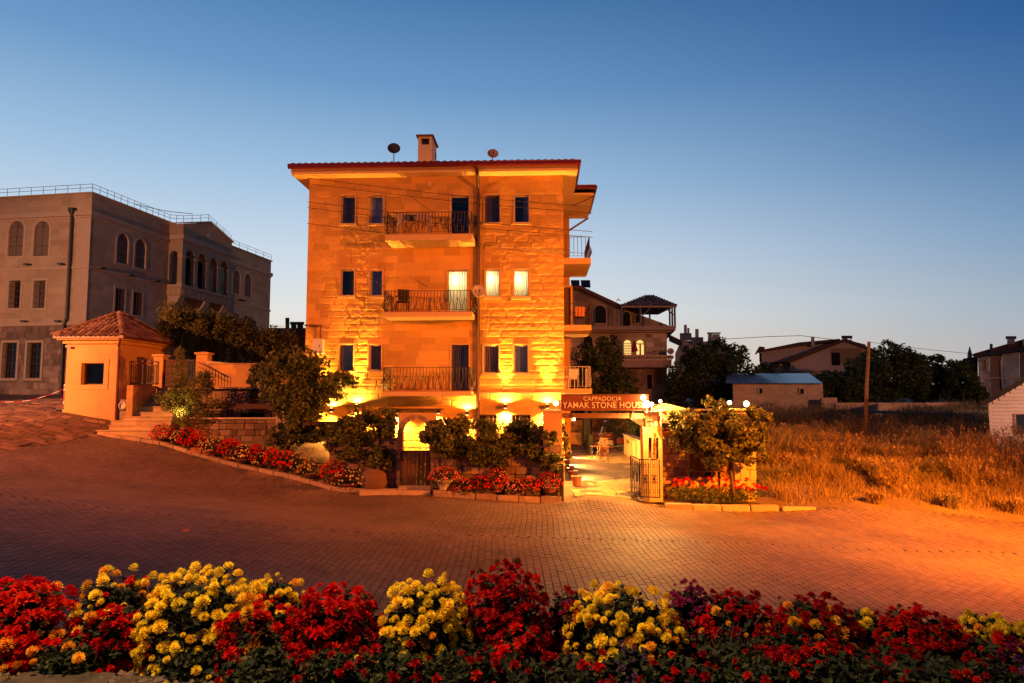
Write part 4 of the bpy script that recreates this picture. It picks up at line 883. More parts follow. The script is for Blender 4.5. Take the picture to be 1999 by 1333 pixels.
# steps
lx = [190, 213, 217, 240, 252, 262, 274, 282, 290]; yy_ = [840, 830, 821, 813, 804, 793, 784, 774, 765]
st = thing('stone_steps', 'broad flight of pale stone steps climbing beside the gatehouse', 'steps', P(240, 848, 26.6))
stm = mat('step_stone', (.52, .36, .20), var=.14, scale=4, bump=.008, second=(.36, .24, .14), sscale=1.5, sthr=.58)
for i, (x_, y_) in enumerate(zip(lx, yy_)):
    Y_ = 26.5 + .34 * i; a = P(x_, y_, Y_); c = P(330 + i * 2, y_, Y_)
    k = MB().box(a.x, Y_, a.z - .5, c.x, Y_ + .9, a.z - .035); k.box(a.x - .02, Y_ - .03, a.z - .033, c.x, Y_ + .9, a.z); k.build('step', stm, st, world=st)
w = thing('stair_wall', 'low curved plaster wall edging the left of the stone steps', 'wall', P(260, 815, 27.6)); pts = [P(254, 752, 27.6), P(262, 752, 28.0), P(275, 752, 28.5), P(292, 752, 29.0), P(300, 752, 29.3)]
k = MB(); zt0 = P(256, 752, 27.6).z
for a, c in zip(pts, pts[1:]): k.bar((a.x, a.y, zt0 - .85), (c.x, c.y, zt0 - .85), .24, 1.7)
k.build('wall_face', plaster, w, world=w)
MB().box(P(234, 800, 28.3).x, 28.3, 2.4, P(252, 800, 28.3).x, 28.9, 3.3).build('meter_plinth', concrete)
tag(bpy.data.objects['meter_plinth'], 'low concrete plinth in the corner between gatehouse and steps', 'plinth')
fx = thing('round_floodlight', 'round floodlight standing at the foot of the curved stair wall', 'floodlight', P(241, 800, 28.1)); MB().lathe((0, 0, .18), [(.16, -.12), (.16, .1), (.13, .12), (.13, .06)], 14, 'y').map(lambda v: Vector((v.x, -v.y, v.z))).build('casing', white, fx); MB().box(-.12, -.08, -.05, .12, .08, .03).build('foot', iron, fx)
# upper landing, pillars, slatted gate, railings
ld = MB().box(P(226, 800, 29.5).x, 29.5, 2.4, P(560, 800, 29.5).x, 34, P(300, 757, 29.5).z).build('landing', stm); tag(ld, kind='structure')
def pillar(name, label, pxa, pxb, pyt, pyb, Y_, m, capo=.06, th=.45, group=None):
    a = P(pxa, pyt, Y_); c = P(pxb, pyb, Y_); t = thing(name, label, 'pillar', ((a.x + c.x) / 2, Y_, c.z), 0, group); hw = (c.x - a.x) / 2; h = a.z - c.z
    MB().box(-hw + .03, 0, 0, hw - .03, th, h - .12).build('shaft', m, t)
    k = MB().box(-hw - capo + .03, -capo, h - .12, hw + capo - .03, th + capo, h - .04); k.add([(-hw, -.02, h - .04), (hw, -.02, h - .04), (hw, th + .02, h - .04), (-hw, th + .02, h - .04), (0, th / 2, h + .02)], [(0, 1, 4), (1, 2, 4), (2, 3, 4), (3, 0, 4)]); k.build('cap', m, t); return t
pillar('gate_pillar', 'plaster pillar between the wrought panel and the dark slatted gate', 299, 317, 690, 757, 29.3, plaster)
pillar('gate_pillar', 'capped plaster pillar right of the dark slatted gate', 382, 404, 686, 757, 29.3, plaster)
pillar('gate_pillar', 'small pillar cap showing above the dark vine by the house', 588, 606, 687, 760, 28.3, plaster)
t = thing('wrought_panel', 'wrought iron scrollwork panel at the head of the steps', 'railing', P(281, 750, 29.25)); a = P(257, 705, 29.25); c = P(305, 750, 29.25)
k = MB(); k.bar((a.x, 29.25, a.z), (c.x, 29.25, a.z), .035); k.bar((a.x, 29.25, c.z + .05), (c.x, 29.25, c.z + .05), .03); k.bar((a.x, 29.25, a.z - .17), (c.x, 29.25, a.z - .17), .02)
n = 11
for i in range(n + 1): x = a.x + (c.x - a.x) * i / n; k.bar((x, 29.25, c.z - .02), (x, 29.25, a.z if i in (0, n, 6) else a.z - .17), .03 if i in (0, n) else .016)
k.build('panel_frame', iron, t, world=t); k = MB()
for x in (.2, .52, .8):
    for zf_ in (.3, .55, .75): k.tube([(a.x + (c.x - a.x) * x + .05 * math.cos(s * .7), 29.24, c.z + (a.z - c.z) * zf_ + .06 * math.sin(s * .7)) for s in range(10)], .01, 4, False)
k.build('scroll', iron, t, world=t)
t = thing('slatted_gate', 'dark gate of horizontal wooden slats on the upper landing', 'gate', P(350, 755, 29.4)); a = P(317, 701, 29.4); c = P(366, 756, 29.4)
for i in range(10): z = c.z + .05 + i * (a.z - c.z - .05) / 10; MB().box(a.x, 29.4, z, c.x, 29.43, z + .1).build('slat', wood, t, world=t)
MB().box(a.x, 29.38, c.z, a.x + .06, 29.46, a.z).box(c.x - .06, 29.38, c.z, c.x, 29.46, a.z).build('gate_frame', iron, t, world=t)
t = thing('landing_railing', 'narrow dark iron railing joining the slatted gate to the pillar', 'railing', P(373, 755, 29.35)); k = MB(); a = P(366, 703, 29.35); c = P(383, 752, 29.35)
for i in range(7): x = a.x + (c.x - a.x) * i / 6; k.bar((x, 29.35, c.z), (x, 29.35, a.z), .02)
k.bar((a.x, 29.35, a.z), (c.x, 29.35, a.z), .03); k.build('bars', iron, t, world=t)
t = thing('stair_railing', 'thin iron handrail sloping down in front of the plaster wall', 'railing', P(415, 735, 29.1)); k = MB()
p = [P(386, 707, 29.1), P(397, 711, 29.1), P(444, 736, 29.1)]
k.tube(p, .018, 5); k.tube([q - Vector((0, 0, .2)) for q in p], .01, 5)
for i in range(9):
    f_ = i / 8; q = p[1] + (p[2] - p[1]) * f_; k.bar(q, (q.x, q.y, P(400, 753, 29.1).z), .014)
k.build('rail', iron, t, world=t)
# plaster terrace wall with coping, and the stone wall below it
t = thing('terrace_wall', 'orange plaster terrace wall with a sloping coping above rubble stone', 'wall', P(480, 800, 29.2)); a = P(404, 710, 29.2); c = P(600, 757, 29.2)
relief('wall_face', lambda u, h, z: (u - t.location.x, h, z - t.location.z), a.x, c.x, c.z, a.z, .09, [], plaster, t, .5, .9, None, joint=.001, base_amp=.006)
MB().box(a.x, 29.22, c.z, c.x, 29.5, a.z).build('wall_core', plaster, t, world=t)
k = MB(); q = P(404, 704, 29.2); e_ = P(450, 709, 29.2); f_ = P(600, 709, 29.2); k.prism([(q.x, a.z), (e_.x, a.z), (e_.x, e_.z), (q.x, q.z)], 29.12, 29.56); k.prism([(e_.x + .002, a.z), (f_.x, a.z), (f_.x, f_.z), (e_.x + .002, e_.z)], 29.12, 29.56); k.build('coping', capm, t, world=t)
t = thing('rubble_wall', 'rubble stone wall with two dark slots behind the wooden beam', 'wall', P(470, 815, 28.6)); a = P(352, 757, 28.6); c = P(625, 830, 28.6)
hl = []
for (q0, q1) in ((398, 436), (471, 513)): A_ = P(q0, 806, 28.6); C_ = P(q1, 818, 28.6); hl.append((A_.x, C_.z, C_.x, A_.z))
MB().box(a.x, 28.72, c.z - .5, c.x, 29.15, a.z).build('wall_core', mortar, t, world=t)
stones(t, lambda u, d, z: (u - t.location.x, 28.6 + d - t.location.y, z - t.location.z), a.x, c.x, c.z, a.z - .05, .27, .34, BLK, .16, hl, out=.03)
k = MB()
for q in hl: k.box(q[0], 28.69, q[1], q[2], 28.718, q[3])
k.build('slot', dark, t, world=t)
MB().box(a.x, 28.5, a.z - .045, c.x, 29.18, a.z + .03).build('coping', capm, t, world=t)
t = thing('front_garden_wall', 'low reddish garden wall with a coping behind the first pots', 'wall', P(460, 850, 26.9)); a = P(352, 815, 26.9); c = P(558, 862, 26.9)
MB().box(a.x, 27.0, c.z - .5, c.x, 27.25, a.z - .06).build('wall_core', mortar, t, world=t)
stones(t, lambda u, d, z: (u - t.location.x, 26.9 + d - t.location.y, z - t.location.z), a.x, c.x, c.z, a.z - .08, .24, .36, BLKG, .14, out=.02)
MB().box(a.x, 26.84, a.z - .06, c.x, 27.3, a.z).build('coping', capm, t, world=t)
t = thing('wooden_beam', 'thick brown wooden beam spanning above the low garden wall', 'beam', P(480, 797, 27.0)); a = P(385, 788, 27.0); c = P(541, 798, 27.0)
MB().box(a.x, 27.0, c.z, c.x, 27.18, a.z).build('timber', wood, t, world=t)
pillar('beam_pillar', 'pinkish stone pillar holding the right end of the wooden beam', 538, 561, 785, 856, 26.85, capm, .04, .42)
t = thing('wooden_beam', 'dark wooden beam half hidden in the hanging vine', 'beam', P(690, 830, 25.2)); a = P(590, 823, 25.2); c = P(776, 830, 25.2); MB().box(a.x, 25.2, c.z, c.x, 25.34, a.z).build('timber', wood, t, world=t)
tag(MB().tube([P(518, 878, 25.4), P(518, 826, 25.4)], .035, 6).build('iron_stake', iron), 'thin dark stake standing upright behind the potted flowers', 'stake')
# ================================================================== garden walls, gate and sign
def wallrun(name, label, pa, pb, th, m, meshes, ch=.26, bl=.38, cope=None, base=.5, holes=(), ztop=None):
    # pa, pb: lower-left / upper-right corner as places; the wall stands on its front plane from a to b
    t = thing(name, label, 'wall', (pa.x, pa.y, pa.z)); a = Vector((pa.x, pa.y)); c = Vector((pb.x, pb.y)); d = c - a; ln = d.length; u = d.normalized(); o = Vector((-u.y, u.x)); rot = math.atan2(u.y, u.x); h = pb.z - pa.z
    pl = lambda s, dd, z: (u.x * s + o.x * dd, u.y * s + o.y * dd, z)
    k = MB(); vs = MB().box(0, .08, -base, ln, th, h - (.05 if cope else 0)); k.add([pl(*v) for v in vs.v], vs.f); k.build('wall_core', mortar, t)
    stones(t, pl, 0, ln, -.1, h - (.05 if cope else 0), ch, bl, meshes, .14, holes, out=.025, rot=rot)
    if cope: k = MB(); vs = MB().box(-.03, -.05, h - .05, ln + .03, th + .05, h + .01); k.add([pl(*v) for v in vs.v], vs.f); k.build('coping', capm, t)
    return t
def corner(px0, px1, pyb, pyt, Y0, Y1=None):
    Y1 = Y1 or Y0; a = P(px0, pyb, Y0); c = P(px1, pyt, Y1); return a, c
a, c = corner(640, 777, 962, 850, 24.3, 23.9); c.z = P(777, 856, 23.9).z
wallrun('retaining_wall', 'shadowed retaining wall of rough stone left of the plank gate', a, c, .5, mortar, BLKG, .28, .42)
# wall with an arched opening
t = thing('arched_wall', 'stone wall with a lit arched opening behind the plank gate', 'wall', P(810, 948, 23.8)); AO = t.location
a = P(776, 948, 23.8); c = P(850, 806, 23.8); o0 = P(785, 880, 23.8).x; o1 = P(838, 880, 23.8).x; zsp_ = P(810, 845, 23.8).z
k = MB(); 
for x0, x1 in ((a.x, o0), (o1, c.x)): k.box(x0, 23.8, a.z - .4, x1, 24.15, zsp_)
k.box(a.x, 23.8, zsp_, o0, 24.15, c.z).box(o1, 23.8, zsp_, c.x, 24.15, c.z)
k.arch(lambda u, d, z: (u, 23.8 + d, z), o0, o1, zsp_, c.z, 0, .35, 12); k.build('wall_face', plaster, t, world=t)
n = 9; r0 = (o1 - o0) / 2; cc = (o0 + o1) / 2
for i in range(n):
    a0, a1 = math.pi * (i + .06) / n, math.pi * (i + .94) / n
    k = MB(); pp = [(cc - q * math.cos(b_), zsp_ + q * math.sin(b_)) for q, b_ in ((r0 + .0, a0), (r0 + .0, a1), (r0 + .16, a1), (r0 + .16, a0))]; k.prism(pp, 23.77, 23.9); k.build('arch_stone', stoneb, t, world=t)
for sx__ in (o0 - .17, o1 + .01):
    z = a.z - .05
    while z < zsp_ - .1: h = R.uniform(.2, .34); link('stone', R.choice(BLKG), t, (sx__ + .08 - AO.x, 23.83 - AO.y, z + h / 2 - AO.z), None, (.17, .14, h - .015)); z += h
t = thing('plank_gate', 'low dark wooden plank gate closing the arched garden doorway', 'gate', P(810, 947, 23.6)); a = P(782, 947, 23.6); c = P(838, 881, 23.6)
for i in range(7):
    x0, x1 = a.x + (c.x - a.x) * i / 7, a.x + (c.x - a.x) * (i + 1) / 7; MB().box(x0 + .003, 23.6, a.z, x1 - .003, 23.63, c.z - .02).build('plank', wood, t, world=t)
MB().box(a.x - .03, 23.58, c.z - .02, c.x + .03, 23.66, c.z + .03).box(a.x - .03, 23.58, a.z - .02, a.x, 23.66, c.z - .021).box(c.x, 23.58, a.z - .02, c.x + .03, 23.66, c.z - .021).box(a.x, 23.635, a.z + .15, c.x, 23.66, a.z + .25).build('gate_frame', iron, t, world=t)
t = thing('threshold_step', 'long worn stone step in front of the plank gate', 'step', P(770, 962, 23.3))
MB().box(P(705, 880, 23.3).x, 23.15, P(770, 966, 23.2).z - .2, P(842, 880, 23.3).x, 23.75, P(770, 957, 23.2).z).build('tread', stm, t, world=t); MB().box(P(780, 880, 23.5).x, 23.4, .1, P(842, 880, 23.5).x, 23.8, P(810, 948, 23.5).z).build('riser', stm, t, world=t)
bo = MB().lathe(tuple(P(728, 948, 23.9)), [(.42, -.2), (.46, .1), (.40, .4), (.25, .58), (.02, .62)], 12); b = bo.map(lambda v: v + Vector((.08 * vn(v.z * 5, v.x * 5, 3), .0, .06 * vn(v.x * 4, v.y * 4)))).build('boulder', mat('boulder_rock', (.17, .085, .05), var=.2, bump=.03), smooth=True); tag(b, 'big rounded reddish boulder between the last potted flowers and the plank gate', 'rock')
# garden wall left of the entrance
a, c = corner(840, 1066, 955, 871, 23.35, 23.2); a.z = .15
wallrun('garden_wall', 'long garden wall of rough reddish stone with a thin pale coping', a, c, .34, mortar, BLKG, .27, .38, True)
t = thing('entrance_pillar', 'tall plaster entrance pillar carrying a glowing globe lamp', 'pillar', P(1080, 966, 23.0)); a = P(1062, 968, 23.0); c = P(1097, 800, 23.0); zm = P(1080, 868, 23.0).z
MB().box(a.x, 23.0, zm, c.x, 23.5, c.z - .06).build('shaft', plaster, t, world=t); MB().box(a.x - .05, 22.95, c.z - .06, c.x + .05, 23.55, c.z).build('cap', capm, t, world=t)
MB().box(a.x + .02, 23.06, a.z - .2, c.x - .02, 23.5, zm).build('pillar_core', mortar, t, world=t)
stones(t, lambda u, d, z: (u - t.location.x, 23.0 + d - t.location.y, z - t.location.z), a.x, c.x, a.z - .1, zm, .26, .34, BLKG, .14)
tag(MB().box(P(1092, 880, 22.8).x, 22.8, -.1, P(1100, 880, 22.8).x, 22.86, P(1096, 905, 22.8).z).build('gate_post', iron), 'slim black steel post at the foot of the entrance pillar', 'post')
GLOBES = [(1085, 787, 23.2, .085, 'on top of the tall entrance pillar', 60), (1256, 776, 22.9, .09, 'highest of the cluster at the right end of the sign', 20), (1262, 789, 22.8, .12, 'largest of the cluster at the right end of the sign', 26), (1272, 789, 23.55, .07, 'just right of the sign end', 1500),
          (1289, 783, 25.0, .055, 'small and farther back beside the canopy', 20), (1424, 786, 24.0, .075, 'left one of the pair over the shed wall', 60), (1457, 788, 23.9, .095, 'right one of the pair over the shed wall', 90)]
for (gx, gy, gY_, gr, wh, pw_) in GLOBES:
    q = P(gx, gy, gY_); t = thing('globe_lamp', 'bright round globe lamp ' + wh, 'lamp', q, 0, 'globe lamps around the entrance')
    MB().lathe((0, 0, 0), [(gr * math.sin(a_), -gr * math.cos(a_)) for a_ in np.linspace(.05, math.pi - .05, 9)], 12).build('globe', bulb, t, smooth=True)
    MB().tube([(0, 0, -gr * .9), (0, 0, -gr - .16)], .025, 6).build('stem', iron, t)
    light('globe_lamp_light', 'POINT', q + Vector((0, -gr * 1.3, 0)), pw_, (1, .52, .13), size=gr)
# sign board across the entrance
t = thing('entrance_sign', 'long brown signboard lettered CAPPADOCIA YAMAK STONE HOUSE above the gateway', 'sign', P(1180, 801, 22.95)); a = P(1095, 801, 22.95); c = P(1266, 770, 22.95)
signm = mat('sign_brown', (.20, .055, .022), var=.08, scale=2, rough=.6, stretch=(.6, 1, 3)); letm = mat('sign_letter', (.75, .62, .42), var=0, rough=.6)
MB().box(a.x, 22.95, a.z, c.x, 23.0, c.z).build('board', signm, t, world=t); MB().box(a.x - .01, 22.935, c.z - .02, c.x + .01, 23.01, c.z + .012).box(a.x - .01, 22.935, a.z - .012, c.x + .01, 23.01, a.z + .015).build('edge_trim', frame_b, t, world=t)
def text(parent, s, x0, x1, z0, z1, y, m, bold=.006, world=True, rot=None, name='lettering'):
    cu = bpy.data.curves.new('t', 'FONT'); cu.body = s; cu.size = 1; cu.extrude = .0; cu.offset = bold; cu.align_x = 'LEFT'; cu.space_character = 1.06
    to = bpy.data.objects.new('t', cu); COL.objects.link(to); bpy.context.view_layer.update(); dg = bpy.context.evaluated_depsgraph_get(); me = bpy.data.meshes.new_from_object(to.evaluated_get(dg)); bpy.data.objects.remove(to)
    xs_ = [v.co.x for v in me.vertices]; ys_ = [v.co.y for v in me.vertices]; mnx, mxx, mny, mxy = min(xs_), max(xs_), min(ys_), max(ys_)
    b = MB(); vs = [(x0 + (v.co.x - mnx) / (mxx - mnx) * (x1 - x0), y, z0 + (v.co.y - mny) / (mxy - mny) * (z1 - z0)) for v in me.vertices]; b.add(vs, [tuple(p.vertices) for p in me.polygons])
    n = len(vs); bm = bmesh.new(); 
    o = b.build(name, m, parent, world=parent); md = o.modifiers.new('s', 'SOLIDIFY'); md.thickness = .02; md.offset = 0; return o
q0 = P(1139, 782, 22.93); q1 = P(1213, 774, 22.93); text(t, 'CAPPADOCIA', q0.x, q1.x, q0.z, q1.z, 22.93, letm, .004)
q0 = P(1098, 796.5, 22.93); q1 = P(1258, 784.5, 22.93); text(t, 'YAMAK STONE HOUSE', q0.x, q1.x, q0.z, q1.z, 22.93, letm, .010)
k = MB()
for px_s in (1119, 1237): x = P(px_s, 880, 22.98).x; k.bar((x, 22.99, P(px_s, 816, 22.98).z), (x, 22.99, a.z), .03)
k.build('hanger', iron, t, world=t)
a = P(1095, 816, 23.1); c = P(1262, 806.5, 23.1)
tag(MB().box(a.x, 23.05, a.z, c.x, 23.22, c.z).build('gateway_beam', woodl), 'long brown timber beam spanning the entrance below the sign', 'beam')
# right gate pillar with a niche, and the upper stone pier
t = thing('gate_pillar', 'pale gate pillar with a dark niche and vertical red letters', 'pillar', P(1280, 968, 23.0)); a = P(1257, 968, 23.0); c = P(1292, 834, 23.0); zs_ = P(1270, 834, 23.0).z; zn0 = P(1270, 896, 23.0).z; zn1 = P(1270, 854, 23.0).z
xn0, xn1, xm = P(1266, 880, 23).x, P(1273, 880, 23).x, P(1281, 880, 23).x; xe = P(1286, 880, 23).x
k = MB(); k.box(a.x, 23.0, a.z - .2, c.x, 23.5, zn0); k.box(a.x, 23.0, zn1, c.x, 23.5, zs_); k.box(a.x, 23.0, zn0, xn0, 23.5, zn1); k.box(xn1, 23.0, zn0, xm, 23.5, zn1); k.box(xe, 23.0, zn0, c.x, 23.5, zn1); k.build('shaft', plaster, t, world=t)
MB().box(xn0, 23.15, zn0, xn1, 23.49, zn1).box(xm, 23.15, zn0, xe, 23.49, zn1).build('niche', frame_b, t, world=t)
rl_ = mat('red_letter', (.14, .012, .008), rough=.5)
hts = [843.5, 853, 864, 873, 881.5, 889]
for ch_, y0_, y1_ in zip('YAMAK', hts, hts[1:]):
    q0 = P(1274.5, y1_ - 2, 22.97); q1 = P(1280, y0_, 22.97); text(t, ch_, q0.x, q1.x, q0.z, q1.z, 22.975, rl_, .006, name='letter')
a = P(1260, 834, 23.05); c = P(1289, 803, 23.05)
t = thing('stone_pier', 'rough stone pier standing on the gate pillar under the canopy', 'pier', P(1275, 834, 23.05)); MB().box(a.x + .03, 23.1, a.z, c.x - .03, 23.5, c.z).build('core', mortar, t, world=t)
stones(t, lambda u, d, z: (u - t.location.x, 23.05 + d - t.location.y, z - t.location.z), a.x, c.x, a.z, c.z, .2, .26, BLKG, .14)
tag(MB().tube([P(1281, 832, 22.9), P(1281, 822, 22.9)], .05, 7).build('small_bust', plaster_w), 'small pale ornament sitting on top of the gate pillar', 'ornament')
# iron gate, both leaves folded open
t = thing('iron_gate', 'open wrought iron gate folded back against the right pillar', 'gate', P(1288, 968, 22.85))
A_, B_, C_ = P(1288, 967, 22.72), P(1249, 958, 22.90), P(1232, 948, 24.3); zt_ = P(1288, 897, 22.8).z
for nm, p, q, nb in (('gate_leaf', A_, B_, 9), ('gate_leaf', B_, C_, 5)):
    k = MB(); z0 = .02
    for z in (zt_, z0 + .1): k.bar((p.x, p.y, z), (q.x, q.y, z), .035)
    for i in range(nb + 1):
        f_ = i / nb; x, y = p.x + (q.x - p.x) * f_, p.y + (q.y - p.y) * f_; k.bar((x, y, z0 + .1), (x, y, zt_), .035 if i in (0, nb) else .018)
        if i < nb:
            f2 = (i + .5) / nb; x, y = p.x + (q.x - p.x) * f2, p.y + (q.y - p.y) * f2; dx, dy = (q.x - p.x) / nb * .45, (q.y - p.y) / nb * .45
            for z in (zt_ - .17, zt_ - .24, z0 + .26, z0 + .33):
                if i % 2 == 0: k.bar((x - dx * 1.4, y - dy * 1.4, z), (x + dx * 1.4, y + dy * 1.4, z), .022)
    lf_ = k.build(nm, iron, t, world=t); k = MB()
    for f_ in ((.27, .72) if nb == 9 else (.3, .75)):
        x, y = p.x + (q.x - p.x) * f_, p.y + (q.y - p.y) * f_; zc_ = (zt_ + z0) / 2 + .03; ux, uy = (q.x - p.x) / (q - p).length, (q.y - p.y) / (q - p).length
        for s in range(8):
            an = s * math.pi / 4; k.bar((x, y - .01, zc_), (x + ux * .11 * math.cos(an), y + uy * .11 * math.cos(an) - .01, zc_ + .15 * math.sin(an)), .022)
        for dz in (-.12, 0, .12): k.bar((x - ux * .1, y - uy * .1 - .01, zc_ + dz), (x + ux * .1, y + uy * .1 - .01, zc_ + dz), .02)
    k.build('rosette', iron, lf_, world=t)
# shed wall on the right of the gate
a, c = corner(1293, 1440, 968, 802, 23.6, 23.6)
dA, dC = P(1345, 948, 23.6), P(1430, 870, 23.6)
holes = [(P(1348, 880, 23.6).x - a.x, -1, P(1432, 880, 23.6).x - a.x, P(0, 868, 23.6).z - a.z)]
sw = thing('shed_wall', 'patchy stone wall of the low shed right of the gate', 'wall', (a.x, 23.6, a.z)); ln = P(1475, 880, 23.6).x - a.x; h = c.z - a.z; H0, H1, HZ = holes[0][0], holes[0][2], holes[0][3]
k = MB().box(0, .1, -.3, H0, .5, h).box(H1, .1, -.3, ln, .5, h).box(H0, .1, HZ, H1, .5, h); k.build('wall_core', plaster, sw)
stones(sw, PLY, 0, ln - .75, -.1, h - .02, .25, .36, BLKG, .16, holes, out=.035, skip=.18)
zr = P(0, 833, 23.6).z - a.z
stones(sw, PLY, ln - .75, ln, -.1, h - .02, .32, .40, block_meshes(4, mat('yellow_block', (.46, .31, .16), var=.12, scale=4, orn=.15, bump=.008)), .16, out=.01)
MB().box(-.05, -.06, h, ln + .05, .6, h + .06).build('coping', trim, sw)
MB().box(H0 - .15, -.02, HZ, H1 + .1, .09, HZ + .10).build('lintel', wood, sw)
MB().box(H0, .25, -.3, H1, .3, HZ).build('door_recess', dark, sw)
nD = 2
for i in range(nD):
    d0 = H0 + .04 + i * (H1 - H0 - .08) / nD; d1 = H0 + .04 + (i + 1) * (H1 - H0 - .08) / nD - (.22 if i == 0 else 0)
    dr = MB().box(d0, .19, .62, d1, .21, HZ - .02).build('door', wood, sw)
    for j in range(5): x0, x1 = d0 + (d1 - d0) * j / 5, d0 + (d1 - d0) * (j + 1) / 5; MB().box(x0 + .006, .165, .62, x1 - .006, .187, HZ - .03).build('plank', mat('door_wood', (.20, .08, .035), var=.25, scale=5, orn=.2, stretch=(8, 8, .5)), dr)
MB().box(H0, .14, -.2, H1, .24, .60).build('door_sill', plaster, sw)
t = thing('bench', 'dark bench with curled iron arms under the tree by the shed wall', 'bench', P(1375, 950, 23.25)); k = P(1375, 917, 23.25).z - t.location.z
MB().box(-.55, -.2, k - .04, .55, .2, k).build('seat', wood, t)
for x in (-.5, .5): MB().tube([(x, 0, 0), (x, 0, k - .02)], .04, 6).build('leg', iron, t); 
MB().tube([(.62 + .12 * math.cos(s), -.05, k - .18 + .14 * math.sin(s)) for s in np.linspace(0, 5, 12)], .014, 4).build('curled_arm', iron, t)
# canvas canopies behind the wall
canvas = mat('canvas', (.66, .50, .30), var=.05, scale=2, trans=.25)
def canopy(label, pts, Yb, dep, name='canvas_canopy'):
    b = MB(); t = thing(name, label, 'canopy', P(*pts[0], Yb)); ps = [P(*q, Yb) for q in pts]
    n = len(ps); b.add([tuple(p) for p in ps] + [(p.x + .3, p.y + dep, p.z - (.03 if i in (0, n - 1) else .10)) for i, p in enumerate(ps)], [(i, i + 1, i + 1 + n, i + n) for i in range(n - 1)] + [tuple(range(n))])
    b.build('canvas', canvas, t, world=t); k = MB()
    for p in (ps[0], ps[-1]): k.tube([(p.x, p.y + .05, p.z), (p.x, p.y + .05, .2)], .03, 6)
    k.build('pole', iron, t, world=t)
    return t
canopy('cream canvas canopy behind the gate pillar', [(1268, 801), (1283, 789), (1300, 787), (1316, 791), (1352, 801)], 24.4, 2.2)
canopy('low cream canvas canopy below the pair of globe lamps', [(1392, 801), (1408, 793), (1424, 796), (1452, 799), (1470, 801)], 24.4, 2.2)
b = MB(); p0, p1, p2 = P(1222, 812, 25.2), P(1263, 812, 25.2), P(1262, 838, 25.2); p3 = P(1242, 826, 25.2); 
b.add([tuple(q) for q in (p0, p1, p2, p3)] + [(q.x, q.y + .04, q.z) for q in (p0, p1, p2, p3)], [(0, 1, 2, 3), (7, 6, 5, 4), (0, 4, 5, 1), (1, 5, 6, 2), (2, 6, 7, 3), (3, 7, 4, 0)]); tag(b.build('awning_corner', canvas), 'cream triangle of awning hanging at the top right of the gateway', 'awning')
# ------------------------------------------------------------------ the patio seen through the gate
PX0, PX1 = 2.05, 6.9
patm = mat('patio_stone', (.42, .24, .065), var=.14, scale=2, orn=.22, bump=.006, bscale=20, second=(.30, .19, .11), sscale=.9, sthr=.58, rough=.6, spec=.4)
def zpat(x, y): return zt(x, 23.2) * (1 - min(1, (y - 23) / 1.5)) + (.13 + (y - 23) * .007) * min(1, (y - 23) / 1.5) if y < 24.5 else .13 + (y - 23) * .007
pat = MB().add([(PX0, 23.0, zpat(3, 23.0) - .02), (PX1 - .6, 23.0, zpat(5, 23.0) - .02), (PX1, 44, .25), (PX0, 44, .25), (PX0, 24.5, .11), (PX1, 24.5, .11)], [(0, 1, 5, 4), (4, 5, 2, 3)]).build('patio', mat('patio_joint', (.10, .065, .04), var=.2)); tag(pat, kind='structure')
flags(lambda x, y: PX0 + .05 < x < 6.3 + (y - 23) * .03, PX0, 7.4, 23.1, 42.5, .50, .62, patm, 'paving_slab', pat, 290, h=.05, jit=.16, zf=lambda x, y: zpat(x, y) + .015, gap=.014)
t = thing('patio_side_wall', 'low plaster wall running back along the right side of the patio', 'wall', (6.3, 26, .1)); b = MB()
k = [(6.25, 27.5, 1.02), (6.25, 38.5, 1.32)]
b.add([(6.25, 27.5, 0), (6.55, 27.5, 0), (6.55, 38.5, 0), (6.25, 38.5, 0), (6.25, 27.5, 1.15), (6.55, 27.5, 1.15), (6.55, 38.5, 1.3), (6.25, 38.5, 1.3)], [(0, 1, 5, 4), (1, 2, 6, 5), (2, 3, 7, 6), (3, 0, 4, 7), (4, 5, 6, 7)]); b.build('wall_face', plaster, t, world=t)
b = MB().add([(6.2, 27.4, 1.152), (6.6, 27.4, 1.152), (6.6, 38.6, 1.302), (6.2, 38.6, 1.302), (6.2, 27.4, 1.21), (6.6, 27.4, 1.21), (6.6, 38.6, 1.36), (6.2, 38.6, 1.36)], [(0, 1, 5, 4), (1, 2, 6, 5), (2, 3, 7, 6), (3, 0, 4, 7), (4, 5, 6, 7)]).build('coping', capm, t, world=t)
t = wallrun('patio_back_wall', 'rubble stone wall closing the far end of the patio', Vector((2.2, 43.2, .2)), Vector((6.0, 43.2, P(1150, 820, 43.2).z)), .4, mortar, BLKG, .3, .5)
tag(MB().box(2.2, 42.6, .2, 4.3, 42.95, 1.2).build('low_ledge', plaster), 'low plaster ledge in front of the rubble wall at the patio end', 'ledge')
t = thing('stepped_wall', 'low pale block wall behind the motorcycle', 'wall', (6, 42, .2)); MB().box(4.9, 42, .2, 6.2, 42.3, 1.25).build('wall_face', plaster, t, world=t); MB().box(5.0, 43.0, 1.0, 7.6, 43.3, 2.6).build('rear_block', mat('garden_brick', (.14, .10, .05), var=.3, scale=3), t, world=t)
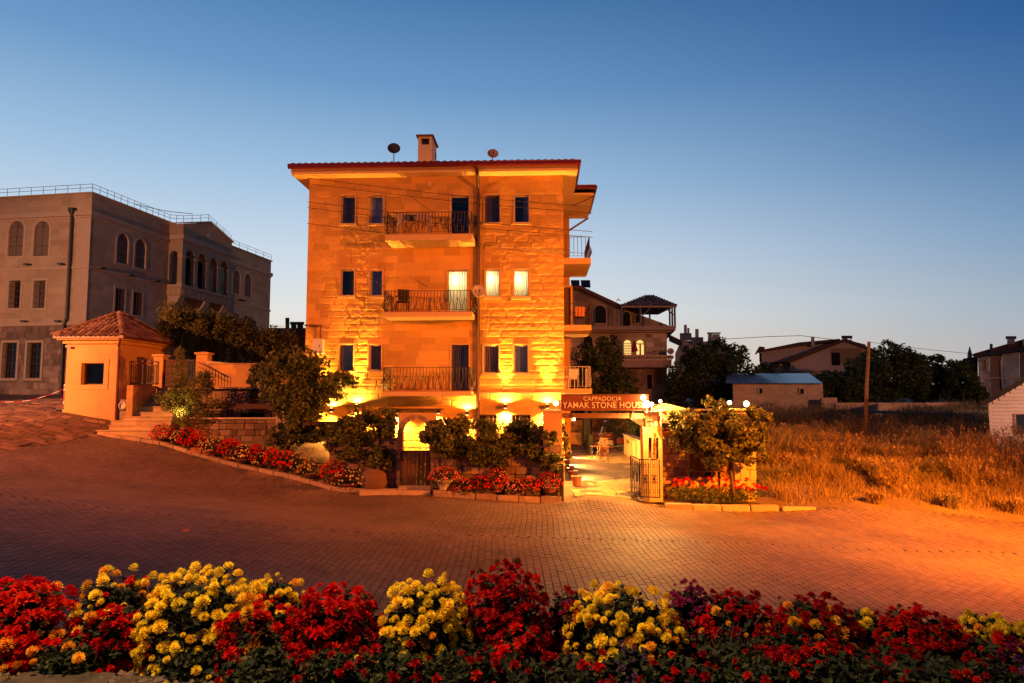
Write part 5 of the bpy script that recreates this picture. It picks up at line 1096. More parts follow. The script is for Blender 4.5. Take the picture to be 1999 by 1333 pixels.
# closed parasol
t = thing('parasol', 'closed dark parasol standing beside the rear patio wall', 'parasol', P(1145, 884, 38)); z0 = t.location.z
b = MB(); n = 14; prof = [(.03, 2.62), (.09, 2.3), (.16, 1.9), (.20, 1.2), (.24, .72), (.20, .66)]; vs = []; 
for (r_, z) in prof:
    for k in range(n): an = 2 * math.pi * k / n; rr_ = r_ * (1 + .22 * (k % 2)); vs.append((rr_ * math.cos(an), rr_ * math.sin(an), z))
b.add(vs, [(i * n + k, i * n + (k + 1) % n, (i + 1) * n + (k + 1) % n, (i + 1) * n + k) for i in range(5) for k in range(n)]); b.build('canopy', mat('dark_canvas', (.022, .02, .016), rough=.8), t)
MB().tube([(0, 0, 0), (0, 0, 2.7)], .03, 6).build('pole', iron, t); MB().box(-.4, -.04, 0, .4, .04, .05).box(-.04, -.4, 0, .04, .4, .05).build('base', iron, t)
t = thing('patio_bin', 'dark green upright barrel beside the parasol', 'barrel', P(1153, 883, 37.6)); MB().lathe((0, 0, 0), [(.15, 0), (.17, .3), (.17, .75), (.15, .9), (.17, .92)], 12).build('barrel', mat('dark_green', (.03, .03, .012), rough=.6), t); MB().lathe((0, 0, .92), [(.18, 0), (.18, .05), (.05, .08)], 12).build('lid', iron, t)
# chairs and table
chm = mat('chair_wood', (.24, .09, .035), var=.2, scale=6); cush = mat('chair_frame', (.26, .14, .05), var=.1)
pchair('slatted wooden chair nearest the gate on the patio', P(1179, 907, 34.3), .0, chm, slats=8, name='patio_chair', back=chm)
pchair('second slatted chair on the far side of the patio table', P(1176, 888, 36.4), .15, cush, slats=7, name='patio_chair', back=cush)
t = thing('patio_table', 'small pale topped table between the two patio chairs', 'table', P(1165, 898, 35.5)); MB().box(-.28, -.28, .70, .28, .28, .73).build('table_top', chm, t)
for x in (-.24, .24):
    for y in (-.24, .24): MB().bar((x, y, 0), (x, y, .7), .035).build('leg', iron, t)
# motorcycle
t = thing('motorcycle', 'dark red motorcycle parked at the far end of the patio', 'motorcycle', P(1190, 880, 39), .05); tyre = mat('tyre', (.015, .012, .01), rough=.8); chrome = mat('chrome', (.5, .42, .3), rough=.25, metal=.8); mred = mat('bike_red', (.16, .015, .01), rough=.3, spec=.6)
for wx in (-.68, .66):
    wl_ = MB(); wl_.tube([(wx + .27 * math.cos(a_), 0, .30 + .27 * math.sin(a_)) for a_ in np.linspace(0, 2 * math.pi, 21)], .045, 6, False); w_ = wl_.build('wheel', tyre, t, smooth=True)
    k = MB().tube([(wx + .22 * math.cos(a_), 0, .30 + .22 * math.sin(a_)) for a_ in np.linspace(0, 2 * math.pi, 21)], .016, 5, False)
    for s in range(10): a_ = s * math.pi / 5; k.bar((wx, 0, .30), (wx + .22 * math.cos(a_), 0, .30 + .22 * math.sin(a_)), .008)
    k.build('rim', chrome, w_)
b = MB(); b.tube([(-.3, 0, .82), (-.1, 0, .9), (.15, 0, .84)], [.08, .14, .10], 8); b.build('fuel_tank', mred, t, smooth=True)
MB().box(.12, -.13, .76, .72, .13, .84).build('seat', tyre, t); MB().box(.42, -.15, .42, .88, .15, .74).build('side_box', mred, t)
MB().box(-.28, -.14, .28, .14, .14, .60).build('engine', chrome, t); MB().tube([(-.2, -.16, .35), (.3, -.18, .27), (.75, -.18, .29)], .035, 6).build('exhaust', chrome, t)
MB().tube([(-.68, -.06, .30), (-.42, -.06, .98)], .022, 5).tube([(-.68, .06, .30), (-.42, .06, .98)], .022, 5).build('fork', chrome, t); MB().tube([(-.36, -.34, 1.08), (-.42, -.1, 1.02), (-.42, .1, 1.02), (-.36, .34, 1.08)], .018, 5).build('handlebar', iron, t)
MB().lathe((-.54, 0, .92), [(.10, -.08), (.09, .02), (.05, .06)], 10, 'x').build('headlight', chrome, t); MB().add([(-.50, -.2, .98), (-.50, .2, .98), (-.38, .15, 1.38), (-.38, -.15, 1.38), (-.49, -.2, .98), (-.49, .2, .98), (-.37, .15, 1.38), (-.37, -.15, 1.38)], [(0, 1, 2, 3), (7, 6, 5, 4)]).build('windshield', white, t)
MB().tube([(.55, 0, .62), (.78, 0, .66), (.98, 0, .5)], [.05, .06, .03], 6).build('mudguard', mred, t)
t = thing('hanging_ornament', 'round blue glass eye hanging from the gateway beam', 'ornament', P(1181.5, 821, 23.3)); MB().lathe((0, 0, 0), [(.065, -.01), (.065, .01)], 14, 'y').build('disc', mat('blue_glass', (.01, .02, .25), rough=.2, spec=.6), t); MB().lathe((0, -.014, 0), [(.035, -.002), (.035, .002)], 12, 'y').build('ring', white, t); MB().lathe((0, -.02, 0), [(.018, -.002), (.018, .002)], 10, 'y').build('pupil', iron, t); MB().tube([(0, 0, .06), (0, 0, .22)], .004, 4).build('cord', iron, t)
a = PZ(1124, 947, .14); c = PZ(1222, 940, .14)
tag(MB().box(a.x, a.y, .135, c.x, c.y, .155).build('door_mat', mat('mat_red', (.22, .07, .03), var=.3, scale=25)), 'long reddish mat lying across the gateway', 'mat')
# planters and low lamps along the house side of the patio
for i, (Y_, h_) in enumerate([(25.2, .55), (27.2, .5), (29.4, .45), (32, .45)]):
    x = 2.35 + .02 * (Y_ - 25); t = thing('planter_pot', ['clay pot by the entrance pillar inside the gateway', 'clay pot second along the house wall of the patio', 'clay pot third along the house wall of the patio', 'farthest clay pot along the house wall of the patio'][i], 'pot', (x, Y_, zpat(x, Y_)), 0, 'clay pots along the patio')
    MB().lathe((0, 0, 0), [(.13, 0), (.19, h_ * .6), (.21, h_ * .62), (.21, h_ * .7)], 12).build('pot', terra, t, smooth=False); MB().box(-.25, -.25, -.0, .25, .25, .02).build('saucer', terra, t)
for i, Y_ in enumerate([27.6, 31.2, 35.6]):
    q = Vector((2.12 + .045 * (Y_ - 25) + (.42 if Y_ > 33 else 0), Y_, .62)); t = thing('path_lamp', ['low glowing lamp nearest the gate on the house side of the patio', 'middle low lamp on the house side of the patio', 'farthest low lamp on the house side of the patio'][i], 'lamp', q, 0, 'low lamps along the patio')
    MB().box(-.05, -.06, -.02, .05, .06, .1).build('housing', upl, t); MB().box(-.045, -.05, -.035, .045, .05, -.022).build('lens', bulbs, t)
    light('path_lamp_light', 'SPOT', q + Vector((.08, 0, -.06)), 1500, (1, .58, .16), (q.x + 1.5, Y_, 0), .03, 130, .6)
light('sign_flood_light', 'SPOT', P(1262, 796, 22.7), 1900, (1, .50, .11), (2.9, 22.2, -1), .05, 140, .8)

q = Vector((3.0, 34.0, 2.3)); t = thing('added_patio_lamp', 'added lamp lighting the rear of the patio from the house side', 'lamp', q); MB().box(-.1, -.05, -.1, .0, .05, .1).build('housing', upl, t); MB().lathe((.05, 0, 0), [(.05, -.06), (.06, .06)], 8).build('shade', bulbs, t)  # lamp added to brighten the far patio, no known fitting there
light('patio_fill_light', 'POINT', q + Vector((.25, -.1, 0)), 700, (1, .52, .13), size=.05)
# ================================================================== the houses and walls behind
def px_prism(b, pts, Yd, dep):
    ps = [P(*q, Yd) for q in pts]; n = len(ps)
    k = sum(p.x for p in ps) / n / Yd if Yd > 25 else 0      # these houses are turned to face the road bend: their sides run back along it
    b.add([tuple(p) for p in ps] + [(p.x + k * dep, p.y + dep, p.z) for p in ps], [tuple(range(n)), tuple(range(2 * n - 1, n - 1, -1))] + [(i, i + n, (i + 1) % n + n, (i + 1) % n) for i in range(n)]); return b
def px_box(b, x0, y0, x1, y1, Yd, dep): return px_prism(b, [(x0, y1), (x1, y1), (x1, y0), (x0, y0)], Yd, dep)
def px_poly_win(parent, x0, y0, x1, y1, Yd, m=dark, arch=False, fr=True, lit=None):
    a = P(x0, y0, Yd); c = P(x1, y1, Yd); b = MB(); r = (c.x - a.x) / 2; zs = a.z - r if arch else a.z
    pts = [(a.x, c.z), (c.x, c.z), (c.x, zs)] + ([(a.x + r + r * math.cos(t), zs + r * math.sin(t)) for t in np.linspace(0, math.pi, 9)][1:-1] if arch else []) + [(a.x, zs)]
    b.prism(pts, Yd - .03, Yd + .0); w = b.build('window', lit or m, parent, world=parent)
    if fr:
        k = MB(); ring = pts + [pts[0]]
        for p, q in zip(ring, ring[1:]): k.bar((p[0], Yd - .05, p[1]), (q[0], Yd - .05, q[1]), .07, .07)
        k.build('frame', trim2, w, world=parent)
    return w
fs = mat('far_stone', (.50, .34, .22), var=.16, scale=.7, bump=.01, second=(.19, .115, .08), sscale=.3)
fsb = block_meshes(4, mat('far_block', (.52, .36, .24), var=.14, scale=.8, orn=.25, bump=.01, hue=(.19, .10, .08)), .03, .06)
Yh = 58
H2 = thing('gazebo_house', 'stone house with two lit arched windows and a tiled roof terrace shelter', 'building', P(1200, 790, Yh))
b = MB(); px_prism(b, [(1060, 800), (1302, 800), (1302, 646), (1060, 646)], Yh, 9); b.build('wall', fs, H2, world=H2)
b = MB(); px_prism(b, [(1060, 640), (1216, 640), (1216, 602), (1130, 561), (1060, 575)], Yh + .2, 8); b.build('gable_wall', fs, H2, world=H2)
b = MB(); px_prism(b, [(1216.3, 640), (1309, 640), (1303, 634), (1217, 603)], Yh + 2.2, .4); b.build('stair_parapet', fs, H2, world=H2)
stones(H2, lambda u, d, z: (u - H2.location.x, Yh + d - H2.location.y, z - H2.location.z), P(1105, 700, Yh).x, P(1301, 700, Yh).x, P(0, 718, Yh).z, P(0, 652, Yh).z, .42, .8, fsb, .1, [(P(1212, 700, Yh).x, P(0, 700, Yh).z, P(1262, 700, Yh).x, P(0, 658, Yh).z)], name='stone_block', out=.0, gap=.03)
b = MB(); ps = [P(1060, 572, Yh - .4), P(1130, 556, Yh - .4), P(1218, 597, Yh - .4), P(1216, 603, Yh - .4), P(1130, 563, Yh - .4), P(1060, 579, Yh - .4)]; b.add([tuple(p) for p in ps] + [(p.x + .8, p.y + 9, p.z) for p in ps], [tuple(range(6)), tuple(range(11, 5, -1))] + [(i, i + 6, (i + 1) % 6 + 6, (i + 1) % 6) for i in range(6)]); b.build('roof', tiles, H2, world=H2)
b = MB(); px_box(b, 1060, 636, 1319, 644, Yh - 1.2, 10); px_box(b, 1060, 644.2, 1311, 648, Yh - .6, 9); b.build('terrace_slab', mat('far_slab', (.33, .21, .15), var=.1), H2, world=H2)
# shelter
b = MB(); a = P(1213, 596, Yh - 1); c = P(1322, 596, Yh - 1); ap = P(1262, 577, Yh + 2.5)
e4 = [(a.x, Yh - 1.2, a.z), (c.x, Yh - 1.2, a.z), (c.x - .2, Yh + 5.5, a.z), (a.x, Yh + 5.5, a.z)]; q = ap
r1, r2 = (ap.x, Yh + 2.1, ap.z), (ap.x + .5, Yh + 2.3, ap.z)
sh = MB().add(e4 + [r1, r2], [(0, 1, 5, 4), (1, 2, 5), (2, 3, 4, 5), (3, 0, 4), (0, 3, 2, 1)]).build('shelter_roof', tiles, H2, world=H2)
for s in range(9):
    t_ = s / 9.0
    for jx in range(int(30 * (1 - t_)) + 2):
        n_ = int(30 * (1 - t_)) + 2; x0 = e4[0][0] + (r1[0] - e4[0][0]) * t_; x1 = e4[1][0] + (r2[0] - e4[1][0]) * t_; x = x0 + (x1 - x0) * (jx + .5) / n_; y = e4[0][1] + (r1[1] - e4[0][1]) * t_; z = e4[0][2] + (r1[2] - e4[0][2]) * t_
        link('roof_tile', TILE, sh, Vector((x, y + .2, z + .05)) - H2.location, (math.atan2(r1[2] - e4[0][2], r1[1] - e4[0][1]), 0, R.uniform(-.05, .05)), (.8, 1.15, 1.0))
b = MB(); px_box(b, 1213, 596.5, 1321, 600, Yh - 1.25, .12); b.build('fascia', MATS['far_slab'], sh, world=H2)
for i, (x_, Yd) in enumerate([(1213.5, Yh - 1), (1250, Yh - 1), (1317, Yh - 1), (1312, Yh + 1), (1307, Yh + 4), (1268, Yh + 5)]):
    a = P(x_, 600, Yd); c = P(x_, 640, Yd); MB().bar((a.x, Yd, a.z + .05), (a.x, Yd, min(c.z, P(0, 640, Yh - 1).z)), .14).build('post', mat('grey_post', (.13, .11, .10), rough=.6), H2, world=H2)
b = MB()
for (x0, y0, x1, y1) in ((1222, 603, 1214, 616), (1269, 602, 1254, 616), (1301, 602, 1315, 615)): b.bar(P(x0, y0, Yh - 1), P(x1, y1, Yh - 1), .09)
b.build('brace', MATS['grey_post'], H2, world=H2)
px_poly_win(H2, 1214, 608, 1231, 637, Yh + 2.1, arch=True); px_poly_win(H2, 1239, 614, 1252, 631, Yh + 2.1, arch=True); px_poly_win(H2, 1157, 595, 1184, 632, Yh + .15, arch=True); px_poly_win(H2, 1138, 655, 1158, 690, Yh - .12, arch=True)
for (x0, x1, nb) in ((1216.5, 1233, 7), (1241, 1257.5, 2)):
    w = px_poly_win(H2, x0, 663, x1, 693, Yh - .12, arch=True, lit=lita); k = MB(); 
    if nb == 7:
        for i in range(7): z = P(0, 671 + i * 3.2, Yh).z; k.bar((P(x0, 700, Yh).x, Yh - .18, z), (P(x1, 700, Yh).x, Yh - .18, z), .06, .05)
    else: k.bar((P((x0 + x1) / 2, 700, Yh).x, Yh - .18, P(0, 672, Yh).z), (P((x0 + x1) / 2, 700, Yh).x, Yh - .18, P(0, 693, Yh).z), .12); k.bar((P(x0, 700, Yh).x, Yh - .18, P(0, 671.5, Yh).z), (P(x1, 700, Yh).x, Yh - .18, P(0, 671.5, Yh).z), .08)
    k.build('glazing_bar', frame_b, w, world=H2)
bal = MB(); px_box(bal, 1214, 703, 1311, 717, Yh - 1.4, 1.38); bal = bal.build('balcony', MATS['far_slab'], H2, world=H2); b = MB(); px_box(b, 1214, 693, 1311, 695, Yh - 1.42, .14); px_box(b, 1214, 701, 1311, 703, Yh - 1.42, .1)
for i in range(20): x = 1214 + i * 97 / 19; a = P(x, 694, Yh - 1.38); c = P(x, 703, Yh - 1.38); b.bar(a, c, .06)
b.build('railing', trim2, bal, world=H2); MB().box(P(1236, 700, Yh).x, Yh - 1.3, P(0, 702, Yh).z, P(1308, 700, Yh).x, Yh - 1.26, P(0, 695.5, Yh).z).build('parapet_panel', MATS['far_slab'], bal, world=H2)
b = MB(); ps = [P(1237, 665, Yh - 1.3), P(1240, 686, Yh - 1.3)]; b.tube(ps, [.08, .28], 7); b.build('red_flag', mat('flag_red', (.30, .02, .02))); o = bpy.data.objects['red_flag']; tag(o, 'furled red flag hanging between the two lit arched windows', 'flag')
dish('satellite_dish', 'pale dish at the right end of the far house balcony', P(1309, 686, Yh - 1.5), .28, MATS['pale_dish'], (-.2, -1, .3), drop=.4)
b = MB(); b.tube([P(1161, 602, Yh - .3), P(1161, 640, Yh - .3)], .05, 5); b.tube([P(1212, 602, Yh - .6), P(1212, 646, Yh - .6)], .06, 5); b.build('drain_pipe', MATS['grey_post'], H2, world=H2)
px_poly_win(H2, 1262, 730, 1274, 760, Yh - .02); 
ch = MB(); px_box(ch, 1203, 594, 1210, 602, Yh + 3, .4); ch.build('vent_pipe', iron, H2, world=H2); k = MB(); k.bar(P(1203, 588, Yh + 3), P(1206.5, 583, Yh + 3), .1, .05); k.bar(P(1206.5, 583, Yh + 3), P(1211, 588, Yh + 3), .1, .05); k.build('vent_cowl', iron, H2, world=H2)
solar = mat('solar_glass', (.015, .022, .045), rough=.15, spec=.6)
for i, (x0, x1) in enumerate([(1084, 1112), (1115, 1132), (1134.5, 1153)]):
    a = P(x0, 545, Yh + 1); c = P(x1, 561, Yh + 1); t = thing('solar_panel', ['left solar water panel on the gazebo house ridge', 'middle solar water panel on the gazebo house ridge', 'right solar water panel on the gazebo house ridge'][i], 'solar panel', (a.x, a.y, c.z), 0, 'solar panels on the gazebo house')
    w_, h_ = c.x - a.x, a.z - c.z; MB().add([(0, 0, 0), (w_, 0, 0), (w_, .4, h_), (0, .4, h_), (0, .08, 0), (w_, .08, 0), (w_, .48, h_), (0, .48, h_)], [(0, 1, 2, 3), (7, 6, 5, 4), (0, 4, 5, 1), (1, 5, 6, 2), (2, 6, 7, 3), (3, 7, 4, 0)]).build('panel', solar, t)
    MB().bar((.1, .3, -.7), (.1, .3, .3), .04).bar((w_ - .1, .3, -.7), (w_ - .1, .3, .3), .04).build('frame', iron, t)
# far cluster of roofs right of it
Yr = 95; fo = mat('far_render', (.60, .38, .26), var=.15, scale=.3)
H3 = thing('far_house', 'distant reddish house with chimneys and solar tanks above the dark trees', 'building', P(1370, 760, Yr))
b = MB(); px_prism(b, [(1318, 760), (1440, 760), (1440, 700), (1408, 668), (1330, 664), (1318, 690)], Yr, 12); b.build('wall', fo, H3, world=H3)
b = MB(); px_prism(b, [(1305, 652), (1330, 664), (1332, 668), (1305, 656)], Yr - 10, 8); b.build('roof', tiles, H3, world=H3)
b = MB(); px_box(b, 1335, 634, 1341, 650, Yr, .6); px_box(b, 1341.5, 640, 1346, 650, Yr, .6); px_box(b, 1357, 642, 1364, 658, Yr, .6); px_box(b, 1382, 650, 1390, 670, Yr, .8); px_box(b, 1390.3, 652, 1405, 672, Yr, .8); px_box(b, 1380, 648.5, 1407, 650, Yr - .2, 1.2); b.build('chimney', fo, H3, world=H3)
b = MB(); px_box(b, 1327, 650, 1350, 664, Yr - .5, .3); px_box(b, 1349, 658, 1373, 672, Yr - .6, .3); b.build('solar_tank', solar, H3, world=H3)
# gabled house behind the shed
Yg = 80; H4 = thing('gabled_house', 'plain house with long sloping roofs and a balcony behind the metal roofed shed', 'building', P(1600, 740, Yg))
b = MB(); px_prism(b, [(1538, 760), (1690, 760), (1690, 672), (1655, 664), (1543, 708)], Yg, 9); px_prism(b, [(1483, 760), (1640, 760), (1640, 668), (1560, 676), (1483, 686)], Yg + 2, 8); b.build('wall', fo, H4, world=H4)
b = MB(); px_prism(b, [(1502, 709), (1545, 707), (1648, 665), (1720, 690), (1720, 686), (1650, 660), (1540, 700)], Yg - .6, 10); px_prism(b, [(1480, 688), (1562, 675), (1640, 665), (1640, 661), (1560, 668), (1480, 684)], Yg + 1.5, 8); px_prism(b, [(1474, 690), (1482, 676), (1493, 677), (1493, 684), (1481, 684)], Yg + 1, 3); b.build('roof', tiles, H4, world=H4)
b = MB(); px_box(b, 1622, 680, 1682, 710, Yg - .05, .1); b.build('loggia', mat('loggia_wall', (.38, .19, .08)), H4, world=H4); px_poly_win(H4, 1623, 688, 1640, 713, Yg - .06, fr=False); px_poly_win(H4, 1482, 690, 1487, 706, Yg + .9, fr=False)
b = MB(); px_box(b, 1543, 722, 1615, 725, Yg - .5, .5); b.build('eave_band', trim2, H4, world=H4)
b = MB(); px_box(b, 1583, 657, 1590, 676, Yg + 1, .5); b.build('chimney', fo, H4, world=H4); b = MB(); px_box(b, 1644, 659, 1646.5, 665, Yg + 1, 1); px_box(b, 1652, 659, 1654, 665, Yg + 1, 1); px_box(b, 1660, 659, 1662, 666, Yg + 1, 1); px_box(b, 1642.5, 655, 1664, 658.8, Yg + .9, 1.4); b.build('chimney', mat('dark_render', (.09, .07, .065)), H4, world=H4)
# shed with a corrugated roof
Ys = 50; SH = thing('block_shed', 'low pinkish block shed with a blue grey corrugated metal roof', 'shed', P(1510, 806, Ys)); a = P(1432, 806, Ys); c = P(1606, 747, Ys)
relief('wall', lambda u, h, z: (u - SH.location.x, h, z - SH.location.z), a.x, c.x, c.z * 0 + a.z - .6, c.z, .12, [], mat('shed_block', (.42, .26, .18), var=.12, scale=1, rnd=.12), SH, .22, .42, lambda U, Z: .004 + 0 * U, joint=.02, base_amp=.01)
MB().box(a.x, 0, a.z - .6, c.x, 5.3, c.z).map(lambda v: (v.x + v.y * .38, v.y + Ys + .02, v.z)).build('rear_wall', fs, SH, world=SH)
for (x0, y0, x1, y1) in ((1480, 757, 1489, 769), (1560, 758, 1570, 770)): px_poly_win(SH, x0, y0, x1, y1, Ys - .02)
b = MB(); e0, e1 = P(1416, 748, Ys - .4), P(1607, 748, Ys - .4); r0_, r1_ = P(1418, 729, Ys + 5.5), P(1580, 729, Ys + 5.5); n = 110
vs = []
for i in range(n + 1):
    f_ = i / n; w_ = .035 * (1 if i % 2 else -1); p = e0.lerp(e1, f_); q = r0_.lerp(r1_, f_); vs += [(p.x, p.y, p.z + w_), (q.x, q.y, q.z + w_)]
b.add(vs, [(2 * i, 2 * i + 2, 2 * i + 3, 2 * i + 1) for i in range(n)]); rf_ = b.build('roof', mat('zinc_sheet', (.30, .31, .34), var=.12, scale=.6, rough=.35, metal=.6), SH, world=SH)
# wall sections beyond the field
for nm, lab, x0, y0, x1, y1, Yw, m in (('block_wall', 'short pink block wall stepping down beside the shed', 1606, 776, 1634, 806, 49, 'shed_block'), ('block_wall', 'long pink block wall in front of the dark trees', 1634, 786, 1870, 812, 47, 'shed_block'), ('concrete_wall', 'grey concrete wall running to the white cabin', 1868, 800, 1940, 880, 43, 'grey_wall')):
    a = P(x0, y1 + 30, Yw); c = P(x1, y0, Yw); t = thing(nm, lab, 'wall', (a.x, Yw, a.z)); mm_ = MATS.get(m) or mat('grey_wall', (.24, .20, .16), var=.25, scale=1)
    relief('wall_face', lambda u, h, z: (u, h, z), 0, c.x - a.x, 0, c.z - a.z, .12, [], mm_, t, .22, .42, lambda U, Z: .004 + 0 * U, joint=.015, base_amp=.01)
    MB().box(0, .03, 0, c.x - a.x, .25, c.z - a.z).build('wall_core', mm_, t)
t = thing('lean_to', 'small lean to shelter with a thin dark roof behind the dry weeds', 'shelter', P(1850, 830, 42)); b = MB(); px_prism(b, [(1700, 802), (1905, 808), (1905, 812), (1700, 806)], 42, 2.5); b.build('roof', mat('old_sheet', (.10, .09, .10), var=.3, metal=.3, rough=.6), t, world=t); b = MB(); px_box(b, 1845, 811, 1882, 850, 43, .2); b.build('panel', fo, t, world=t); b = MB(); px_box(b, 1702, 806, 1704, 840, 42.1, .1); px_box(b, 1900, 811, 1902, 840, 42.1, .1); b.build('post', wood, t, world=t)
tag(MB().tube([P(1690, 850, 36), P(1691.5, 760, 36), P(1696.5, 667, 36)], [.11, .10, .085], 8).build('wooden_pole', mat('pole_wood', (.26, .12, .055), var=.2, scale=3, stretch=(4, 4, .5))), 'bare brown wooden pole standing in the dry field', 'pole')
# right hand house and cabin
Yq = 62; H5 = thing('stone_villa', 'two storey patchy stone villa with tiled roofs at the right edge', 'building', P(1960, 800, Yq)); bands = mat('banded_stone', (.24, .14, .10), var=.15, scale=.8); pale = mat('patch_stone', (.50, .44, .38), var=.25, scale=1.5, second=(.24, .22, .22), sscale=.7)
b = MB(); px_box(b, 1910, 696, 1932, 800, Yq, 8); px_box(b, 1956, 688, 1990, 800, Yq, 8); b.build('wall', pale, H5, world=H5); b = MB(); px_box(b, 1932.2, 694, 1955.8, 800, Yq + .2, 8); px_box(b, 1990.2, 685, 2080, 800, Yq + .2, 8); b.build('side_wall', bands, H5, world=H5)
sx0, sx1 = P(1910, 700, Yq).x, P(1932, 700, Yq).x
stones(H5, lambda u, d, z: (u - H5.location.x, Yq + d - H5.location.y, z - H5.location.z), sx0, sx1, P(0, 794, Yq).z, P(0, 699, Yq).z, .36, .5, block_meshes(4, mat('pale_block', (.52, .46, .40), var=.2, scale=2, orn=.3, hue=(.24, .23, .24)), .04, .06), .1, [(P(1918, 700, Yq).x, P(0, 724, Yq).z, P(1926, 700, Yq).x, P(0, 700, Yq).z), (P(1918, 700, Yq).x, P(0, 778, Yq).z, P(1927, 700, Yq).x, P(0, 751, Yq).z)], name='stone_block', out=.0, gap=.03)
for (x0, y0, x1, y1) in ((1919, 701, 1925, 723), (1919, 752, 1926, 777)): px_poly_win(H5, x0, y0, x1, y1, Yq - .05, m=frame_b)
b = MB(); px_box(b, 1908, 737, 2080, 739, Yq - .1, .3); b.build('string_course', trim2, H5, world=H5); b = MB(); b.tube([P(1954, 702, Yq - .15), P(1957, 755, Yq - .15)], .05, 5); b.build('drain_pipe', white, H5, world=H5)
b = MB(); px_prism(b, [(1900, 694), (1908, 697), (1960, 690), (2090, 672), (2090, 655), (1999, 674), (1930, 688)], Yq - 1, 3); b.build('roof', mat('dark_roof', (.035, .03, .035), var=.2), H5, world=H5); b = MB(); px_prism(b, [(1896, 692), (1904, 689), (1998, 662), (2090, 640), (2090, 655), (1998, 674), (1910, 692)], Yq + 2.2, 6); b.build('upper_roof', tiles, H5, world=H5)
b = MB(); px_box(b, 1932, 671, 1938, 690, Yq + 1.6, .5); b.build('chimney', MATS['dark_render'], H5, world=H5); b = MB(); px_box(b, 1966, 660, 1981, 672, Yq + 2, .8); b.build('chimney', pale, H5, world=H5); b = MB(); px_box(b, 1963, 656, 1984, 660.2, Yq + 1.9, 1); b.build('chimney_cap', MATS['dark_render'], H5, world=H5); b = MB(); px_box(b, 1996, 662, 2003, 676, Yq + 1.5, .5); b.build('chimney', pale, H5, world=H5)
t = thing('small_house', 'low red roofed house half hidden left of the stone villa', 'building', P(1895, 760, 70)); b = MB(); px_prism(b, [(1874, 712), (1880, 700), (1909, 695), (1909, 722), (1880, 720)], 69, 6); b.build('roof', tiles, t, world=t); b = MB(); px_box(b, 1886, 720, 1909, 790, 70, 4); b.build('wall', bands, t, world=t); px_poly_win(t, 1896, 733, 1903, 739, 69.95, lit=lita, fr=False)
b = MB(); q0, q1, q2 = P(1893, 702, 160), P(1893, 690, 160), P(1893, 676, 160); b.tube([q0, q1, q2], [.5, .45, .05], 8); tag(b.build('minaret', MATS['grey_post']), 'tiny distant minaret spire beside the villa roof', 'minaret')
Yc = 30; CB = thing('plank_cabin', 'white horizontal plank cabin with a steep dark roof edge at the right', 'cabin', P(1965, 880, Yc)); cw = mat('cabin_plank', (.78, .68, .62), var=.06, scale=3, orn=.06, stretch=(.4, 4, 4))
a = P(1937, 905, Yc); e = P(2150, 905, Yc); zt0 = P(1937, 787, Yc).z; slope = (P(1999, 743, Yc).z - zt0) / (P(1999, 743, Yc).x - a.x)
MB().prism([(a.x + .03, a.z - .5), (e.x, a.z - .5), (e.x, zt0 + slope * 1.8), (a.x + 1.9, zt0 + slope * 1.85), (a.x + .03, zt0)], 0, 7).map(lambda v: (v.x + v.y * .78, v.y + Yc + .03, v.z)).build('wall_core', cw, CB, world=CB)
W0, W1 = P(1982, 809, Yc), P(2040, 846, Yc); z = a.z - .3; i = 0
while z < zt0 + slope * 1.8:
    xl = a.x if z + .15 < zt0 else a.x + (z + .16 - zt0) / slope
    segs = [(xl, e.x)] if not (z < W0.z and z + .16 > W1.z) else [(xl, W0.x - .06), (W1.x + .06, e.x)]
    for (s0, s1) in segs:
        if s1 > s0: MB().add([(s0, Yc, z), (s1, Yc, z), (s1, Yc + .02, z + .155), (s0, Yc + .02, z + .155), (s0, Yc + .05, z), (s1, Yc + .05, z), (s1, Yc + .05, z + .155), (s0, Yc + .05, z + .155)], [(0, 1, 2, 3), (7, 6, 5, 4), (0, 4, 5, 1), (2, 6, 7, 3), (3, 7, 4, 0), (1, 5, 6, 2)]).build('plank', cw, CB, world=CB)
    z += .16
MB().box(a.x - .03, Yc - .03, a.z - .5, a.x + .10, Yc + .0, zt0 - .02).build('corner_board', cw, CB, world=CB)
w = MB().box(W0.x, Yc - .0, W1.z, W1.x, Yc + .02, W0.z).build('window', mat('dusk_glass', (.03, .035, .045), rough=.05, spec=.8), CB, world=CB); MB().box(W0.x - .07, Yc - .03, W1.z - .05, W0.x, Yc + .02, W0.z + .05).box(W0.x, Yc - .03, W0.z, W1.x, Yc + .02, W0.z + .05).box(W0.x, Yc - .03, W1.z - .05, W1.x, Yc + .02, W1.z).build('frame', mat('pink_frame', (.5, .32, .26)), w, world=CB)
b = MB(); o_ = [(1917, 783), (1917, 790), (1924, 791), (1999, 747), (2070, 706), (2070, 690), (1999, 737)]; px_prism(b, o_, Yc - .5, 8); b.build('roof', mat('shingle', (.03, .022, .02), var=.3, scale=4), CB, world=CB)
MB().tube([P(1916, 789, Yc - .5), P(1917, 789, Yc - .5) + Vector((5, 6.5, 0))], .05, 6).build('gutter', iron, CB, world=CB)
# far left skyline between the mansion and the house
t = thing('far_house', 'tiny distant roofline with chimneys left of the stone hotel', 'building', P(570, 650, 110)); b = MB(); px_box(b, 557, 620, 565, 650, 110, 1); px_box(b, 568, 630, 579, 650, 110, 2); px_box(b, 580, 629, 592, 650, 111, 2); px_box(b, 566, 628, 594, 630, 109.5, 3); px_box(b, 520, 640, 600, 700, 112, 6); b.build('wall', MATS['dark_render'], t, world=t)
